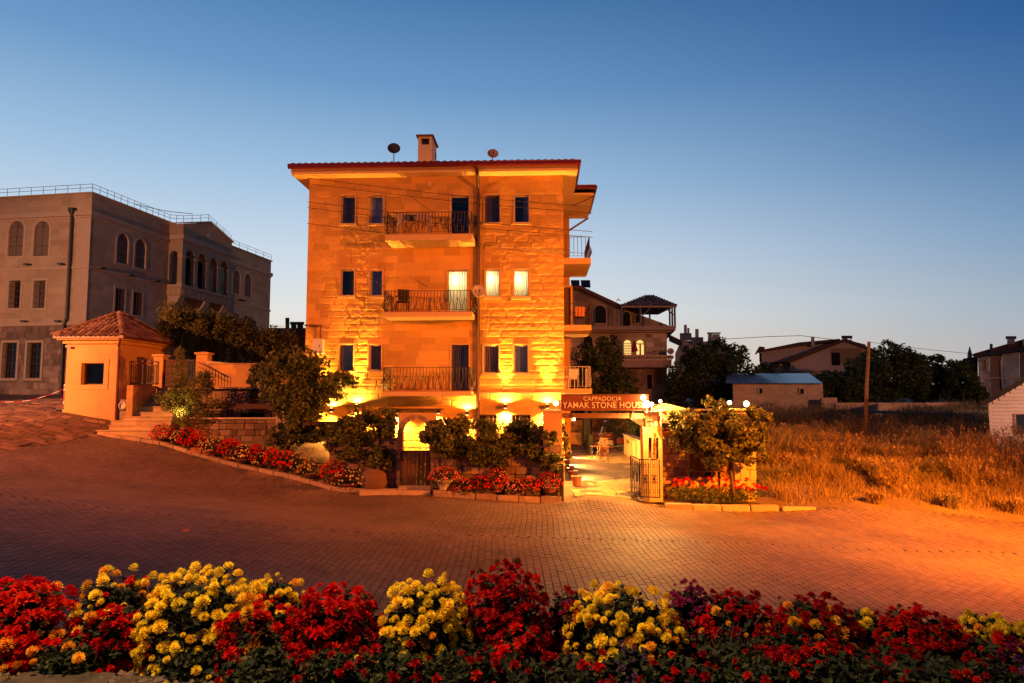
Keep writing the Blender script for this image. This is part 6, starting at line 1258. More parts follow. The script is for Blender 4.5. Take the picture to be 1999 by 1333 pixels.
# distant power lines
for i, (pts, lab) in enumerate([([(1412, 662, 90), (1500, 657, 90), (1563, 655, 90), (1638, 664, 90)], 'thin power line rising to the gabled house chimney'), ([(1700, 668, 120), (1800, 681, 120), (1892, 690, 120)], 'thin power line right of the bare pole above the trees')]):
    tag(MB().tube([P(*q) for q in pts], .035, 4).build('power_line', iron), lab, 'wire', 'distant power lines')
# street lamps out of frame, the sources of the orange light
for L0, lab in ((LAMP_R, 'tall street lamp beside the road to the right'), (LAMP_L, 'tall street lamp beside the yard to the left'), (LAMP_F, 'distant street lamp beyond the white cabin')):
    t = thing('street_lamp', lab, 'street lamp', (L0.x + (1.2 if L0.x > 0 else -1.2), L0.y - .6, zt(L0.x, L0.y)), 0, 'street lamps'); dz = L0.z - t.location.z
    MB().tube([(0, 0, 0), (0, 0, dz - .2), (-1.0 if L0.x > 0 else 1.0, .5, dz + .25)], [.09, .06, .05], 8).build('pole', iron, t)
# ================================================================== plants
def cloud(clumps, n, leaf, aspect=.5, sub=0, subr=.28, droop=0.0, up=0.0, shell=.55, seed=0, taper=False):
    rs = np.random.RandomState(seed + 17); C_, S_ = [], []
    vol = np.array([c[1][0] * c[1][1] * c[1][2] for c in clumps]) ** .75; vol = vol / vol.sum()
    for (c, r), w in zip(clumps, vol):
        m = max(8, int(n * w)); c = np.array(c); r = np.array(r)
        def ball(k, sh):
            d = rs.normal(size=(k, 3)); d /= np.linalg.norm(d, axis=1)[:, None]; q = rs.rand(k, 1) ** (1 / 3.) * (1 - sh) + sh * (rs.rand(k, 1) ** .35); return d * q
        if sub:
            sc = ball(sub, shell) * .86; k = rs.randint(0, sub, m); sz = subr * (.6 + .8 * rs.rand(sub)); p = sc[k] + ball(m, .4) * sz[k][:, None]
        else: p = ball(m, shell)
        if taper: p[:, :2] *= np.clip(1.05 - .8 * (p[:, 2:3] * .5 + .5), .12, 1)
        C_.append(c + p * r)
    C_ = np.concatenate(C_); m = len(C_)
    a = rs.normal(size=(m, 3)); a[:, 2] = a[:, 2] * .6 - droop + up; a /= np.linalg.norm(a, axis=1)[:, None]
    b = np.cross(a, rs.normal(size=(m, 3))); b /= np.linalg.norm(b, axis=1)[:, None] + 1e-9
    s = leaf * (.6 + .8 * rs.rand(m, 1)); nrm = np.cross(a, b)
    V = np.stack([C_ - a * s * .5, C_ + b * s * aspect * .5 + nrm * s * .06, C_ + a * s * .5, C_ - b * s * aspect * .5 + nrm * s * .06], 1).reshape(-1, 3)
    return V, np.arange(m * 4).reshape(-1, 4), rs.rand(m)
PS = 1.2
def pc(px, py, Yd, rx, ry, rd=None):
    c = P(px, py, Yd); k = Yd / F * PS; return (tuple(c), (rx * k, (rd if rd else (rx + ry) / 2 * k), ry * k))
def plant(name, label, cat, base, clumps, n, leaf, m, trunk=None, group=None, part='crown', **kw):
    t = thing(name, label, cat, base, 0, group); V, Q, rn = cloud(clumps, n, leaf, seed=len(label), **kw); V = V - np.array(base)
    npmesh(part, V, Q, m, rn, parent=t)
    if trunk:
        b = MB()
        for pts, r0, r1 in trunk: k = len(pts); b.tube(pts, [r0 + (r1 - r0) * i / (k - 1) for i in range(k)], 7)
        b.build('trunk', bark, t, world=t, smooth=True)
    return t
def wig(a, c, n=5, j=.06):
    a = Vector(a); c = Vector(c); return [a + (c - a) * i / (n - 1) + Vector((R.uniform(-j, j), R.uniform(-j, j), 0)) * (0 < i < n - 1) * (c - a).length for i in range(n)]
# clipped conifers behind the terrace
hx = [(348, 590, 36, 66), (392, 603, 33, 62), (436, 612, 33, 60), (480, 622, 30, 58), (524, 638, 29, 52), (562, 644, 30, 52), (592, 656, 22, 48)]
lb = ['tallest conifer of the hedge, beside the gatehouse roof', 'second conifer of the hedge from the gatehouse', 'third conifer of the hedge from the gatehouse', 'middle conifer of the hedge behind the plaster wall', 'conifer of the hedge behind the top of the vine', 'conifer of the hedge next to the last one by the stone house', 'last and lowest conifer of the hedge by the stone house']
for i, (x, yt, rx, ry) in enumerate(hx):
    Yd = 32.5 + i * .6; cl = [pc(x, yt + 62, Yd, rx + 4, 62, 1.0), pc(x + 4, yt + 32, Yd, rx * .8, 30, .8), pc(x - 8, yt + 45, Yd - .3, rx * .8, 35, .8)]
    base = P(x, 765, Yd); plant('conifer', lb[i], 'tree', base, cl, 7500, .15, leafc, [(wig(base, P(x, yt + 20, Yd), 4, .02), .12, .04)], 'conifers of the clipped hedge', sub=26, subr=.34, up=.9, aspect=.28, shell=.6)
# dark trees behind
def tree(label, base, clumps, n=5000, leaf=.22, m=leafd, group=None, tr=.16, **kw):
    n = int(n * 1.5)
    top = clumps[0][0]; tk = [(wig(base, Vector(top), 5, .03), tr, tr * .4)]
    for c, r in clumps[1:4]: tk.append((wig(Vector(base).lerp(Vector(top), .5), c, 4, .05), tr * .5, tr * .2))
    return plant('tree', label, 'tree', base, clumps, n, leaf, m, tk, group, sub=kw.pop('sub', 24), subr=kw.pop('subr', .30), **kw)
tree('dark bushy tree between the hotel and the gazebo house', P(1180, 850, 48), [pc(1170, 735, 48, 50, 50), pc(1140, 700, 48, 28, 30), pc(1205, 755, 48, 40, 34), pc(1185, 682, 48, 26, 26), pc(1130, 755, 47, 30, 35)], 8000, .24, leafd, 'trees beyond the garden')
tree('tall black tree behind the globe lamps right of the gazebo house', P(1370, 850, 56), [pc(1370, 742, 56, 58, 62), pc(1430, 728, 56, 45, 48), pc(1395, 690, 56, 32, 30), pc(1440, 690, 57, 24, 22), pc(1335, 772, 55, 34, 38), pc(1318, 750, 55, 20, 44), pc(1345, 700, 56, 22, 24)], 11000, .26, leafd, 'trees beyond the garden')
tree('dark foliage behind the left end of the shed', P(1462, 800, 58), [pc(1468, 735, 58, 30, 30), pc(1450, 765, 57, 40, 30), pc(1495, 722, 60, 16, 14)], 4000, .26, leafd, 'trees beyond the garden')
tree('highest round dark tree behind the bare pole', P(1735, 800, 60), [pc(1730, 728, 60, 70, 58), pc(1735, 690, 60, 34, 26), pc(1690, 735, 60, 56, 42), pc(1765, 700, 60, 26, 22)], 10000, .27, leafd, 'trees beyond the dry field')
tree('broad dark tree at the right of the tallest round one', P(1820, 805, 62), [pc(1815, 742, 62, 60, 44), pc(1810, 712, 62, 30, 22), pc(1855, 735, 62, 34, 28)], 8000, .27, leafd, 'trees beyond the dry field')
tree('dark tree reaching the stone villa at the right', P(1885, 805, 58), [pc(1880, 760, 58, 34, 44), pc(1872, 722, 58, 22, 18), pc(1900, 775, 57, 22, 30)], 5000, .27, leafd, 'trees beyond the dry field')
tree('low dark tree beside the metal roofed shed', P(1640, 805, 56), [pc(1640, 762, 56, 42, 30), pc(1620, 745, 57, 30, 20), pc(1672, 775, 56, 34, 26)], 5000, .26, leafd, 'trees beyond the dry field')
# pale leaning shrub by the steps
sb = P(365, 862, 26.7); plant('acacia_shrub', 'feathery young shrub with lit pale leaves beside the stone steps', 'shrub', sb, [pc(345, 790, 27, 26, 20), pc(358, 780, 27, 30, 26), pc(330, 772, 26.9, 22, 18), pc(350, 722, 27, 13, 34), pc(352, 690, 27, 8, 14), pc(392, 768, 27, 26, 34), pc(375, 812, 26.8, 32, 24), pc(400, 738, 27.1, 14, 12), pc(420, 790, 26.8, 14, 12)], 7500, .125, leafl,
    [(wig(sb, P(352, 700, 27), 6, .02), .05, .012), (wig(P(362, 830, 26.8), P(398, 735, 27), 5, .03), .03, .01), (wig(P(362, 830, 26.8), P(330, 770, 27), 4, .03), .03, .01), (wig(P(362, 840, 26.8), P(420, 785, 27), 4, .03), .03, .01)], sub=14, subr=.4, aspect=.30, droop=.6)
light('spot_in_shrub', 'SPOT', P(352, 812, 26.2), 120, (1, .62, .18), P(350, 770, 27.2), .05, 110, .8)
# the vine covered tree by the house
vb = P(560, 880, 25.6)
plant('vine_tree', 'large dark vine covered tree at the left corner of the stone house', 'tree', vb, [pc(570, 745, 26, 62, 52), pc(540, 720, 26, 44, 28), pc(600, 790, 25.8, 36, 50), pc(580, 835, 25.6, 26, 34), pc(640, 748, 25.9, 42, 26), pc(672, 740, 25.8, 22, 10), pc(508, 732, 26.2, 20, 24), pc(605, 715, 26.1, 36, 22), pc(560, 800, 26, 22, 40), pc(630, 770, 25.7, 24, 20), pc(655, 765, 25.6, 22, 14), pc(545, 850, 25.9, 20, 24), pc(610, 850, 25.6, 24, 16), pc(690, 752, 25.7, 12, 8)], 16000, .13, leafg,
    [(wig(vb, P(570, 770, 26), 5, .04), .12, .05), (wig(P(568, 800, 26), P(640, 748, 26), 4, .05), .05, .02), (wig(P(566, 790, 26), P(520, 725, 26), 4, .05), .05, .02)], sub=22, subr=.36, aspect=.75)
plant('hanging_vine', 'thin strand of ivy dangling on the orange plaster wall', 'vine', P(497, 760, 28.4), [pc(492, 742, 28.6, 7, 10), pc(495, 762, 28.6, 6, 12), pc(493, 782, 28.5, 7, 12)], 260, .13, leafg, [([P(494, 720, 28.6), P(495, 790, 28.6)], .01, .01)], part='foliage', aspect=.8)
plant('hanging_shrub', 'dense shrub spilling over the retaining wall left of the plank gate', 'shrub', P(700, 930, 24.5), [pc(705, 845, 24.6, 52, 36), pc(745, 850, 24.2, 28, 45), pc(670, 850, 24.8, 30, 24), pc(735, 890, 24.0, 24, 26), pc(715, 815, 24.9, 30, 18), pc(640, 845, 25.0, 24, 14), pc(752, 820, 24.5, 20, 20), pc(690, 885, 24.2, 30, 16), pc(660, 870, 24.4, 24, 14), pc(760, 905, 23.85, 10, 16)], 10500, .12, leafg, [(wig(P(700, 930, 24.6), P(705, 850, 24.6), 4, .05), .05, .02)], part='foliage', sub=22, subr=.36, aspect=.7)
plant('hanging_shrub', 'dark low shrub hanging under the wooden beam', 'shrub', P(610, 850, 25.4), [pc(600, 850, 25.3, 30, 14), pc(650, 840, 25.3, 26, 12), pc(620, 838, 25.5, 30, 10)], 2200, .11, leafg, None, part='foliage', sub=12, aspect=.7)
# trained shrubs along the garden wall
def std(label, px, Yd, clumps, n, m=leafg, tb=955, leaf=.12, group='trained shrubs along the garden wall', **kw):
    b = P(px, tb, Yd); plant('garden_shrub', label, 'shrub', b, clumps, n, leaf, m, [(wig(b, Vector(clumps[0][0]), 5, .02), .035, .02)] + [(wig(Vector(b).lerp(Vector(clumps[0][0]), .7), c, 3, .05), .018, .008) for c, r in clumps[1:4]], group, sub=16, subr=.38, aspect=.6, **kw)
std('leafy shrub on a thin trunk just right of the plank gate', 868, 23.1, [pc(868, 845, 23.1, 40, 24), pc(840, 835, 23.1, 26, 18), pc(890, 830, 23.2, 28, 18), pc(862, 862, 23.0, 20, 18), pc(835, 850, 23.1, 16, 14), pc(900, 850, 23.1, 22, 14)], 5200, leafl, leaf=.13)
std('fine leaved olive green shrub in the middle of the garden wall', 955, 23.9, [pc(952, 850, 23.8, 36, 28), pc(945, 885, 23.0, 34, 18), pc(965, 865, 23.2, 30, 22), pc(940, 830, 23.9, 18, 14)], 5200, leafg, leaf=.085)
std('shrub in the garden bed before the second ground floor window', 1015, 23.9, [pc(1015, 846, 23.9, 28, 22), pc(1035, 858, 23.8, 30, 12), pc(990, 856, 23.8, 20, 12), pc(1010, 832, 24.0, 14, 12)], 3200, leafl, leaf=.12)
std('shrub beside the entrance pillar with drooping shoots', 1062, 23.9, [pc(1062, 848, 23.6, 22, 18), pc(1074, 856, 23.0, 14, 14), pc(1050, 862, 23.6, 20, 8)], 2200, leafl, leaf=.12)
plant('climbing_shrub', 'bright leafy climber on the lower part of the entrance pillar', 'climber', P(1082, 935, 22.85), [pc(1080, 900, 22.85, 17, 14), pc(1070, 890, 22.9, 14, 10), pc(1086, 915, 22.85, 10, 12)], 1100, .11, leafl, [([P(1082, 940, 22.9), P(1080, 890, 22.9)], .015, .01)], part='foliage', sub=10, aspect=.6)
plant('wall_creeper', 'leafy creeper hanging over the coping of the long garden wall', 'creeper', P(950, 872, 23.2), [pc(905, 878, 23.1, 34, 12, .2), pc(948, 890, 23.1, 40, 20, .2), pc(1000, 878, 23.1, 34, 12, .2), pc(870, 882, 23.1, 20, 14, .2), pc(1040, 885, 23.1, 18, 18, .2), pc(975, 905, 23.05, 18, 14, .15), pc(1060, 905, 23.0, 10, 14, .15)], 4200, .10, leafg, None, part='foliage', sub=26, subr=.3, aspect=.6)
plant('garden_bed', 'low sunlit greenery behind the coping of the garden wall', 'plants', P(960, 872, 24.5), [pc(900, 870, 24.4, 40, 8, .5), pc(985, 866, 24.4, 50, 9, .5), pc(1045, 866, 24.4, 26, 9, .5)], 2400, .11, leafl, None, part='foliage', sub=20, aspect=.5)  # uses the paler leaf colour
plant('climbing_shrub', 'bright creeper over the pots inside the gateway', 'climber', P(1106, 885, 24.5), [pc(1104, 858, 24.6, 8, 16), pc(1106, 880, 25.5, 8, 10), pc(1102, 835, 24.4, 6, 12)], 700, .09, leafl, [([P(1104, 890, 24.6), P(1103, 840, 24.6)], .012, .01)], part='foliage', sub=8, aspect=.6)
# tree in front of the shed wall
rb_ = P(1432, 968, 22.9)
plant('fig_tree', 'wide leafy tree shading the shed wall right of the gate', 'tree', rb_, [pc(1400, 850, 23.0, 60, 34), pc(1370, 838, 23.0, 46, 28), pc(1445, 845, 22.9, 46, 32), pc(1390, 880, 22.8, 44, 28), pc(1440, 885, 22.9, 42, 26), pc(1385, 785, 23.3, 13, 14), pc(1402, 790, 23.3, 13, 14), pc(1480, 810, 23.0, 22, 16), pc(1470, 800, 23.0, 14, 10), pc(1330, 815, 23.2, 30, 12), pc(1335, 860, 23.1, 22, 20), pc(1478, 870, 22.9, 20, 30), pc(1395, 812, 23.2, 26, 14), pc(1320, 835, 23.2, 16, 14), pc(1500, 815, 23.0, 9, 10), pc(1350, 805, 23.3, 14, 8), pc(1425, 800, 23.2, 12, 10)], 13500, .118, mat('fig_leaf', (.13, .14, .035), var=.25, scale=2, rnd=.5, trans=.4, rough=.5, hue=(.22, .16, .04)),  # the fig tree's own paler leaf colour
    [(wig(rb_, P(1425, 905, 22.9), 4, .03), .07, .05), (wig(P(1425, 905, 22.9), P(1375, 845, 23), 5, .06), .045, .015), (wig(P(1425, 905, 22.9), P(1450, 845, 23), 5, .06), .045, .015), (wig(P(1425, 900, 22.9), P(1400, 795, 23.2), 5, .05), .03, .01)], sub=13, subr=.30, aspect=.7, shell=.3, droop=.3)
# dark garden behind the patio
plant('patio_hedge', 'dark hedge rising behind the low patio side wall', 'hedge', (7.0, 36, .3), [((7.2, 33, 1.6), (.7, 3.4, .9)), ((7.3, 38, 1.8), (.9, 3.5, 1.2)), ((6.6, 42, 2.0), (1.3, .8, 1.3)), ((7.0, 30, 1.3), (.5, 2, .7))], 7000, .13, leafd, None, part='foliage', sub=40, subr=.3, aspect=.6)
hb = MB(); hs = []
for i in range(80):
    a_ = -1.3 + 2.6 * i / 79; x, y = 330 * math.sin(a_), 330 * math.cos(a_); hs += [(x, y, -2), (x, y, 6.5 + 4.5 * float(vn(a_ * 9, 1.0, 3)) + 1.2 * float(vn(a_ * 60, 2.0, 4))), (x * 1.3, y * 1.3, -2)]
hb.add(hs, [(3 * i + j, 3 * i + 3 + j, 3 * i + 4 + j, 3 * i + 1 + j) for i in range(79) for j in (0, 1)]); tag(hb.build('hills', mat('far_scrub', (.06, .06, .035), var=.4, scale=.05)), kind='structure')
# ------------------------------------------------------------------ dry grass
def blades(name, pts, hts, wid, lean, m, parent=None, label=None, seed=1, plume=0):
    rs = np.random.RandomState(seed); n = len(pts); x, y = pts[:, 0], pts[:, 1]; z = zts(x, y) - .03
    an = rs.rand(n) * 2 * np.pi; ld = rs.rand(n) * 2 * np.pi; l = hts * lean * (.3 + rs.rand(n)); w = wid * (.6 + .8 * rs.rand(n))
    dx, dy = np.cos(an) * w / 2, np.sin(an) * w / 2; lx, ly = np.cos(ld) * l, np.sin(ld) * l
    lv = [(0, 0, 1), (.35, .45, .8), (.75, .8, .5), (1.0, 1.0, .12)]; V = []
    for (f, hh, ww) in lv:
        for s in (-1, 1): V.append(np.stack([x + lx * f * f + s * dx * ww, y + ly * f * f + s * dy * ww, z + hts * hh], 1))
    V = np.stack(V, 1).reshape(-1, 3); b = np.arange(n)[:, None] * 8; Q = np.concatenate([b + np.array([[2 * i, 2 * i + 1, 2 * i + 3, 2 * i + 2]]) for i in range(3)], 0); rn = np.tile(rs.rand(n), 3)
    if plume:
        k = rs.rand(n) < plume; tx, ty, tz = (x + lx)[k], (y + ly)[k], (z + hts)[k]; m_ = k.sum(); j = 7
        tx, ty, tz = (np.repeat(q, j) + (rs.rand(m_ * j) - .5) * s_ for q, s_ in ((tx, .07), (ty, .07), (tz, .16))); c = np.stack([tx, ty, tz - .05], 1)
        a = rs.normal(size=c.shape) * .02; a[:, 2] += .035; e = rs.normal(size=c.shape) * .010; V2 = np.stack([c - a, c + e, c + a, c - e], 1).reshape(-1, 3)
        Q = np.concatenate([Q, len(V) + np.arange(len(V2)).reshape(-1, 4)]); V = np.concatenate([V, V2]); rn = np.concatenate([rn, rs.rand(len(c))])
    o = npmesh(name, V, Q, m, rn, parent=parent); tag(o, kind='stuff'); 
    if label: o['label'] = label
    return o
rs = np.random.RandomState(3)
def inview(x, y, mg=1.0): return np.abs(x) < .76 * y + mg
def field(n, x0, x1, y0, y1, f=None):
    x = x0 + rs.rand(n) * (x1 - x0); y = y0 + rs.rand(n) ** 1.0 * (y1 - y0); k = inview(x, y); 
    if f is not None: k &= f(x, y)
    return np.stack([x[k], y[k]], 1)
fr = lambda x, y: (y > kerby(x) + .15 + .3 * vn(x * 2, y * 2)) & (x > 8.2 + .02 * y + .6 * vn(x, y * 1.5, 5)) & ~((x > 20.3) & (y > 29.5) & (y < 38)) & ~((y > 23.3) & (x < 8.9))
p = field(70000, 8, 24, 22, 31, fr); dens = vn(p[:, 0] * .8, p[:, 1] * .8, 7) * .6 + vn(p[:, 0] * 2.5, p[:, 1] * 2.5, 8) * .4; k = rs.rand(len(p)) < np.clip(dens * 2.2 - .62, .05, 1) * np.clip((p[:, 1] - kerby(p[:, 0])) / 1.2, .25, 1); p = p[k]
h = (.08 + .55 * vn(p[:, 0] * .9, p[:, 1] * .9, 9) ** 1.6 + .15 * rs.rand(len(p))) * np.clip((p[:, 1] - kerby(p[:, 0])) / 1.6, .35, 1)
g1_ = blades('dry_grass', p, h, .016, .55, straw, label='short dry straw coloured grass along the road edge', seed=2)
p = field(60000, 9, 36, 29, 48, fr); dens = vn(p[:, 0] * .5, p[:, 1] * .5, 17); k = rs.rand(len(p)) < np.clip(dens * 1.6 - .2, .1, 1); p = p[k]
h = .5 + 1.25 * vn(p[:, 0] * .6, p[:, 1] * .6, 19) ** 1.3 + .3 * rs.rand(len(p)); blades('tall_weeds', p, h, .022, .38, straw2, label='tall dry weeds with feathery tops filling the field', seed=4, plume=.16)
# a few big clumps near the front of the field
cl = [(x, y, s) for x, y, s in [(9.6, 25.5, .8), (11.2, 26.5, 1.0), (13.3, 24.4, .7), (15.8, 26, 1.0), (12.6, 28.5, 1.2), (17.4, 24.8, .8), (10.4, 28.8, 1.1), (19, 27.5, .9), (14.6, 29.5, 1.2), (20.3, 27, 1.1), (8.9, 27.5, 1.3), (16.5, 22.9, .5), (12.0, 22.9, .4), (14.4, 22.8, .5)]] + [(9.2 + R.random() * 13, 24.5 + R.random() * 9, R.uniform(.6, 1.5)) for _ in range(38)]
cl = [q for q in cl if q[0] < .74 * q[1]]
for i, (x, y, s) in enumerate(cl):
    n = 900; r_ = np.abs(rs.normal(size=n)) * .25 * s; a_ = rs.rand(n) * 6.28; pts = np.stack([x + r_ * np.cos(a_), y + r_ * np.sin(a_)], 1); blades('weed_clump', pts, (.4 + .6 * rs.rand(n)) * s, .016, .7, straw if i % 3 else straw2, seed=20 + i, plume=.15, parent=g1_)
p = field(9000, -10.5, -4.2, 23.6, 26.6, lambda x, y: (y > kerby(x) + .75) & (y < 25.2)); blades('bank_grass', p, .06 + .14 * rs.rand(len(p)), .012, .8, bankm, label='thin dry grass on the earth bank above the potted flowers', seed=6)
p = np.concatenate([np.stack([x0 + rs.rand(n) * (x1 - x0), y0 + rs.rand(n) * .14], 1) for n, x0, x1, y0 in ((500, -2.9, 1.6, 23.03), (260, 5.0, 8.6, 22.95), (400, -2.6, 1.5, 22.72))]); blades('kerb_weeds', p, .04 + .08 * rs.rand(len(p)), .010, .8, straw2, label='little weeds growing in the joints of the kerb', seed=7)
scrub = mat('scrub_leaf', (.13, .085, .035), var=.25, scale=1.5, rnd=.5, trans=.25, hue=(.06, .055, .02))
for i, (x, y, w, h, lab) in enumerate([(1545, 835, 40, 30, 'nearest the fig tree'), (1530, 880, 26, 20, 'beside the shed wall corner'), (1610, 845, 46, 34, 'left of the bare pole'), (1672, 838, 36, 36, 'at the foot of the bare pole'), (1745, 842, 44, 34, 'just right of the bare pole'), (1808, 838, 40, 30, 'below the long block wall'), (1862, 850, 40, 34, 'below the lean to'), (1640, 905, 28, 16, 'low in the middle of the field'), (1760, 920, 34, 16, 'near the road in the right of the field'), (1905, 895, 30, 30, 'left of the white cabin'), (1975, 900, 30, 26, 'in front of the white cabin')]):
    Yd = 27 + (905 - y) * .09; q = P(x, y, Yd); q.z = zt(q.x, q.y)
    plant('dry_bush', 'brown feathery dry bush ' + lab, 'bush', q, [(tuple(q + Vector((0, 0, h * Yd / F * 1.0))), (w * Yd / F, w * Yd / F * .6, h * Yd / F * 1.2)), (tuple(q + Vector((.3, -.2, h * Yd / F * .5))), (w * Yd / F * 1.3, w * Yd / F * .7, h * Yd / F * .7))], 3600, .13, scrub if i % 2 else straw2, [(wig(q, q + Vector((.1, 0, h * Yd / F * 1.4)), 4, .05), .02, .006)], 'dry bushes scattered over the field', part='foliage', sub=18, subr=.38, up=1.2, aspect=.12, shell=.3)
# seedlings of tall dry stalks in front of the cabin
p = np.stack([17.5 + rs.rand(1100) * 4, 25 + rs.rand(1100) * 3.5], 1); blades('dry_stalks', p, .8 + .7 * rs.rand(len(p)), .012, .3, straw, label='tall dry stalks in front of the white cabin', seed=8, plume=.5)

# ------------------------------------------------------------------ flowers
def petal_mesh(name, m, kind, seed):
    rs_ = random.Random(seed); b = MB()
    if kind == 'pom':
        rings = [(.50, -.15, 11, .42), (.46, .08, 10, .40), (.36, .26, 9, .36), (.22, .38, 6, .30), (.08, .43, 4, .22)]
        for r, z, n, l in rings:
            o = rs_.random()
            for k in range(n):
                a = (k + o) * 2 * math.pi / n + rs_.uniform(-.1, .1); w = 1.35 * math.pi * max(r, .14) / n; el = math.atan2(z + .2, r); rr = rs_.uniform(.9, 1.1)
                ca, sa = math.cos(a), math.sin(a); tx, ty = -sa, ca; r0 = r * .45; z0 = z - .12
                tip = (r * rr, z + .03); b.add([(ca * r0 - tx * w * .35, sa * r0 - ty * w * .35, z0), (ca * r0 + tx * w * .35, sa * r0 + ty * w * .35, z0), (ca * tip[0] + tx * w * .5, sa * tip[0] + ty * w * .5, tip[1]), (ca * tip[0] * 1.05, sa * tip[0] * 1.05, tip[1] + .07), (ca * tip[0] - tx * w * .5, sa * tip[0] - ty * w * .5, tip[1])], [(0, 1, 2, 3, 4)])
        b.add([(.22 * math.cos(k), .22 * math.sin(k), .28) for k in np.linspace(0, 5.2, 6)] + [(0, 0, .44)], [(i, (i + 1) % 6, 6) for i in range(6)])
    else:
        for (n, r, up_) in ((9, .62, -.05), (8, .5, .18), (6, .34, .34), (4, .2, .45)):
            o = rs_.random()
            for k in range(n):
                a = (k + o) * 2 * math.pi / n + rs_.uniform(-.25, .25); ca, sa = math.cos(a), math.sin(a); tx, ty = -sa, ca; L_ = r * rs_.uniform(.75, 1.2); w = rs_.uniform(.09, .15); z = up_ + rs_.uniform(-.1, .1)
                b.add([(0, 0, 0), (ca * L_ * .6 + tx * w, sa * L_ * .6 + ty * w, z * .7 + .05), (ca * L_, sa * L_, z), (ca * L_ * .6 - tx * w, sa * L_ * .6 - ty * w, z * .7 + .05)], [(0, 1, 2, 3)])
    me = bpy.data.meshes.new(name); me.from_pydata(b.v, [], b.f); me.materials.append(m); return me
def pm_(name, c, h=None): return mat(name, c, var=.10, scale=14, orn=.22, trans=.25, rough=.8, hue=h, spec=.05)
YEL = pm_('yellow_petal', (.90, .62, .03), (.90, .54, .02)); ORG = pm_('orange_petal', (.80, .26, .02), (.8, .40, .03)); RED = pm_('red_petal', (.58, .004, .006), (.62, .022, .006)); DRD = pm_('dark_red_petal', (.30, .003, .008), (.42, .010, .008)); MAG = pm_('magenta_petal', (.30, .012, .08), (.18, .02, .08)); CRM = pm_('cream_petal', (.70, .55, .22), (.70, .45, .10)); PUR = pm_('purple_petal', (.22, .10, .28), (.12, .04, .16)); PNK = pm_('pale_pink_petal', (.62, .26, .14), (.5, .10, .05))
FM = {k: [petal_mesh('flower_head', m, kd, s) for s in range(3)] for k, (m, kd) in dict(y=(YEL, 'pom'), o=(ORG, 'pom'), r=(RED, 'rag'), d=(DRD, 'rag'), m=(MAG, 'rag'), R=(RED, 'pom'), c=(CRM, 'pom'), p=(PUR, 'rag'), k=(PNK, 'pom'), w=(pm_('wilted_petal', (.14, .06, .025)), 'rag')).items()}
BRN = 'w'
def bush(label, px, pyt, hw, Yd, col, nh, hs, pyb=1300, mix=None, group='chrysanthemums along the front bed', low=0.0, cat='flowers', name='chrysanthemum_bush', leaf=.05, nl=2600, skew=0.0, wild=.06):
    nh = int(nh * 1.45); nl = int(nl * 1.3); k = Yd / F; top = P(px, pyt, Yd); zb = 1.73; h = top.z - zb; r = hw * k; base = Vector((top.x, Yd, zb)); t = thing(name, label, cat, base, 0, group); rd = min(r, .42)
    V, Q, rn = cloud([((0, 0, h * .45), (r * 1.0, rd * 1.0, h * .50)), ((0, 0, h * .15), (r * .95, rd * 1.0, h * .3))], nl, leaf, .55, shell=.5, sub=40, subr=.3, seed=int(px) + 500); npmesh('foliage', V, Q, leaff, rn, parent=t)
    b = MB(); 
    for i in range(16): a = R.uniform(0, 6.28); q = R.uniform(.3, .9); b.tube([(R.uniform(-.08, .08), R.uniform(-.06, .06), 0), (q * r * .5 * math.cos(a), q * rd * .5 * math.sin(a), h * .4), (q * r * math.cos(a), q * rd * math.sin(a), h * .85 * math.sqrt(max(.05, 1 - q * q)))], [.006, .005, .003], 4, False)
    b.build('stem', mat('green_stem', (.07, .08, .03), var=.2), t)
    placed = []
    tries = 0
    while len(placed) < nh and tries < nh * 30:
        tries += 1; a = R.uniform(-math.pi, math.pi) if R.random() < .3 else R.uniform(-math.pi, 0); el = math.asin(R.uniform(low, 1)); 
        if math.sin(a) > .5 and el < .5: continue
        q = 1 + R.uniform(-wild, wild * .7); d = Vector((math.cos(a) * math.cos(el), math.sin(a) * math.cos(el), math.sin(el)))
        bx = 1 / max(.45, math.cos(el)) ** .38
        p = Vector((d.x * r * q * bx, d.y * rd * q * bx, max(.03, h * (.06 + .94 * d.z) * q if d.z > 0 else h * .06)))
        s = hs * R.choice((R.uniform(.4, .7), R.uniform(.75, 1.1), R.uniform(.85, 1.3)))
        if any((p - w).length < (s + ws) * .335 for w, ws in placed): continue
        placed.append((p, s)); cc = col
        if mix and R.random() < mix[1]: cc = R.choice(mix[0])
        if R.random() < .035: cc = 'w'
        n_ = Vector((d.x, d.y * 1.1, d.z + .45)).normalized() + Vector((R.uniform(-.25, .25), R.uniform(-.25, .25), R.uniform(-.1, .1)))
        q_ = n_.to_track_quat('Z', 'Y').to_matrix() @ Matrix.Rotation(R.uniform(0, 6.28), 3, 'Z')
        link('flower_head', R.choice(FM[cc]), t, p, q_.to_euler(), (s, s, s * R.uniform(.8, 1.05)))
    return t
HS = .062
bush('bright red ragged chrysanthemum bush at the far left of the front bed', 50, 1138, 100, 4.35, 'r', 120, .085, mix=('o', .05), wild=.08)
bush('red chrysanthemum reaching past the left edge of the picture', -70, 1150, 90, 4.4, 'r', 60, .085)
bush('orange and yellow chrysanthemum bush left of the big yellow one', 235, 1112, 80, 4.55, 'y', 62, HS, mix=('oor', .40))
bush('small dark red chrysanthemum low between orange and yellow bushes', 232, 1185, 52, 4.25, 'r', 34, .075, mix=('d', .4))
bush('largest yellow chrysanthemum bush left of the middle', 400, 1108, 118, 4.4, 'y', 118, .066, mix=('o', .02))
bush('yellow chrysanthemum behind the red ones left of the middle', 535, 1124, 72, 4.65, 'y', 62, .060, mix=('o', .06))
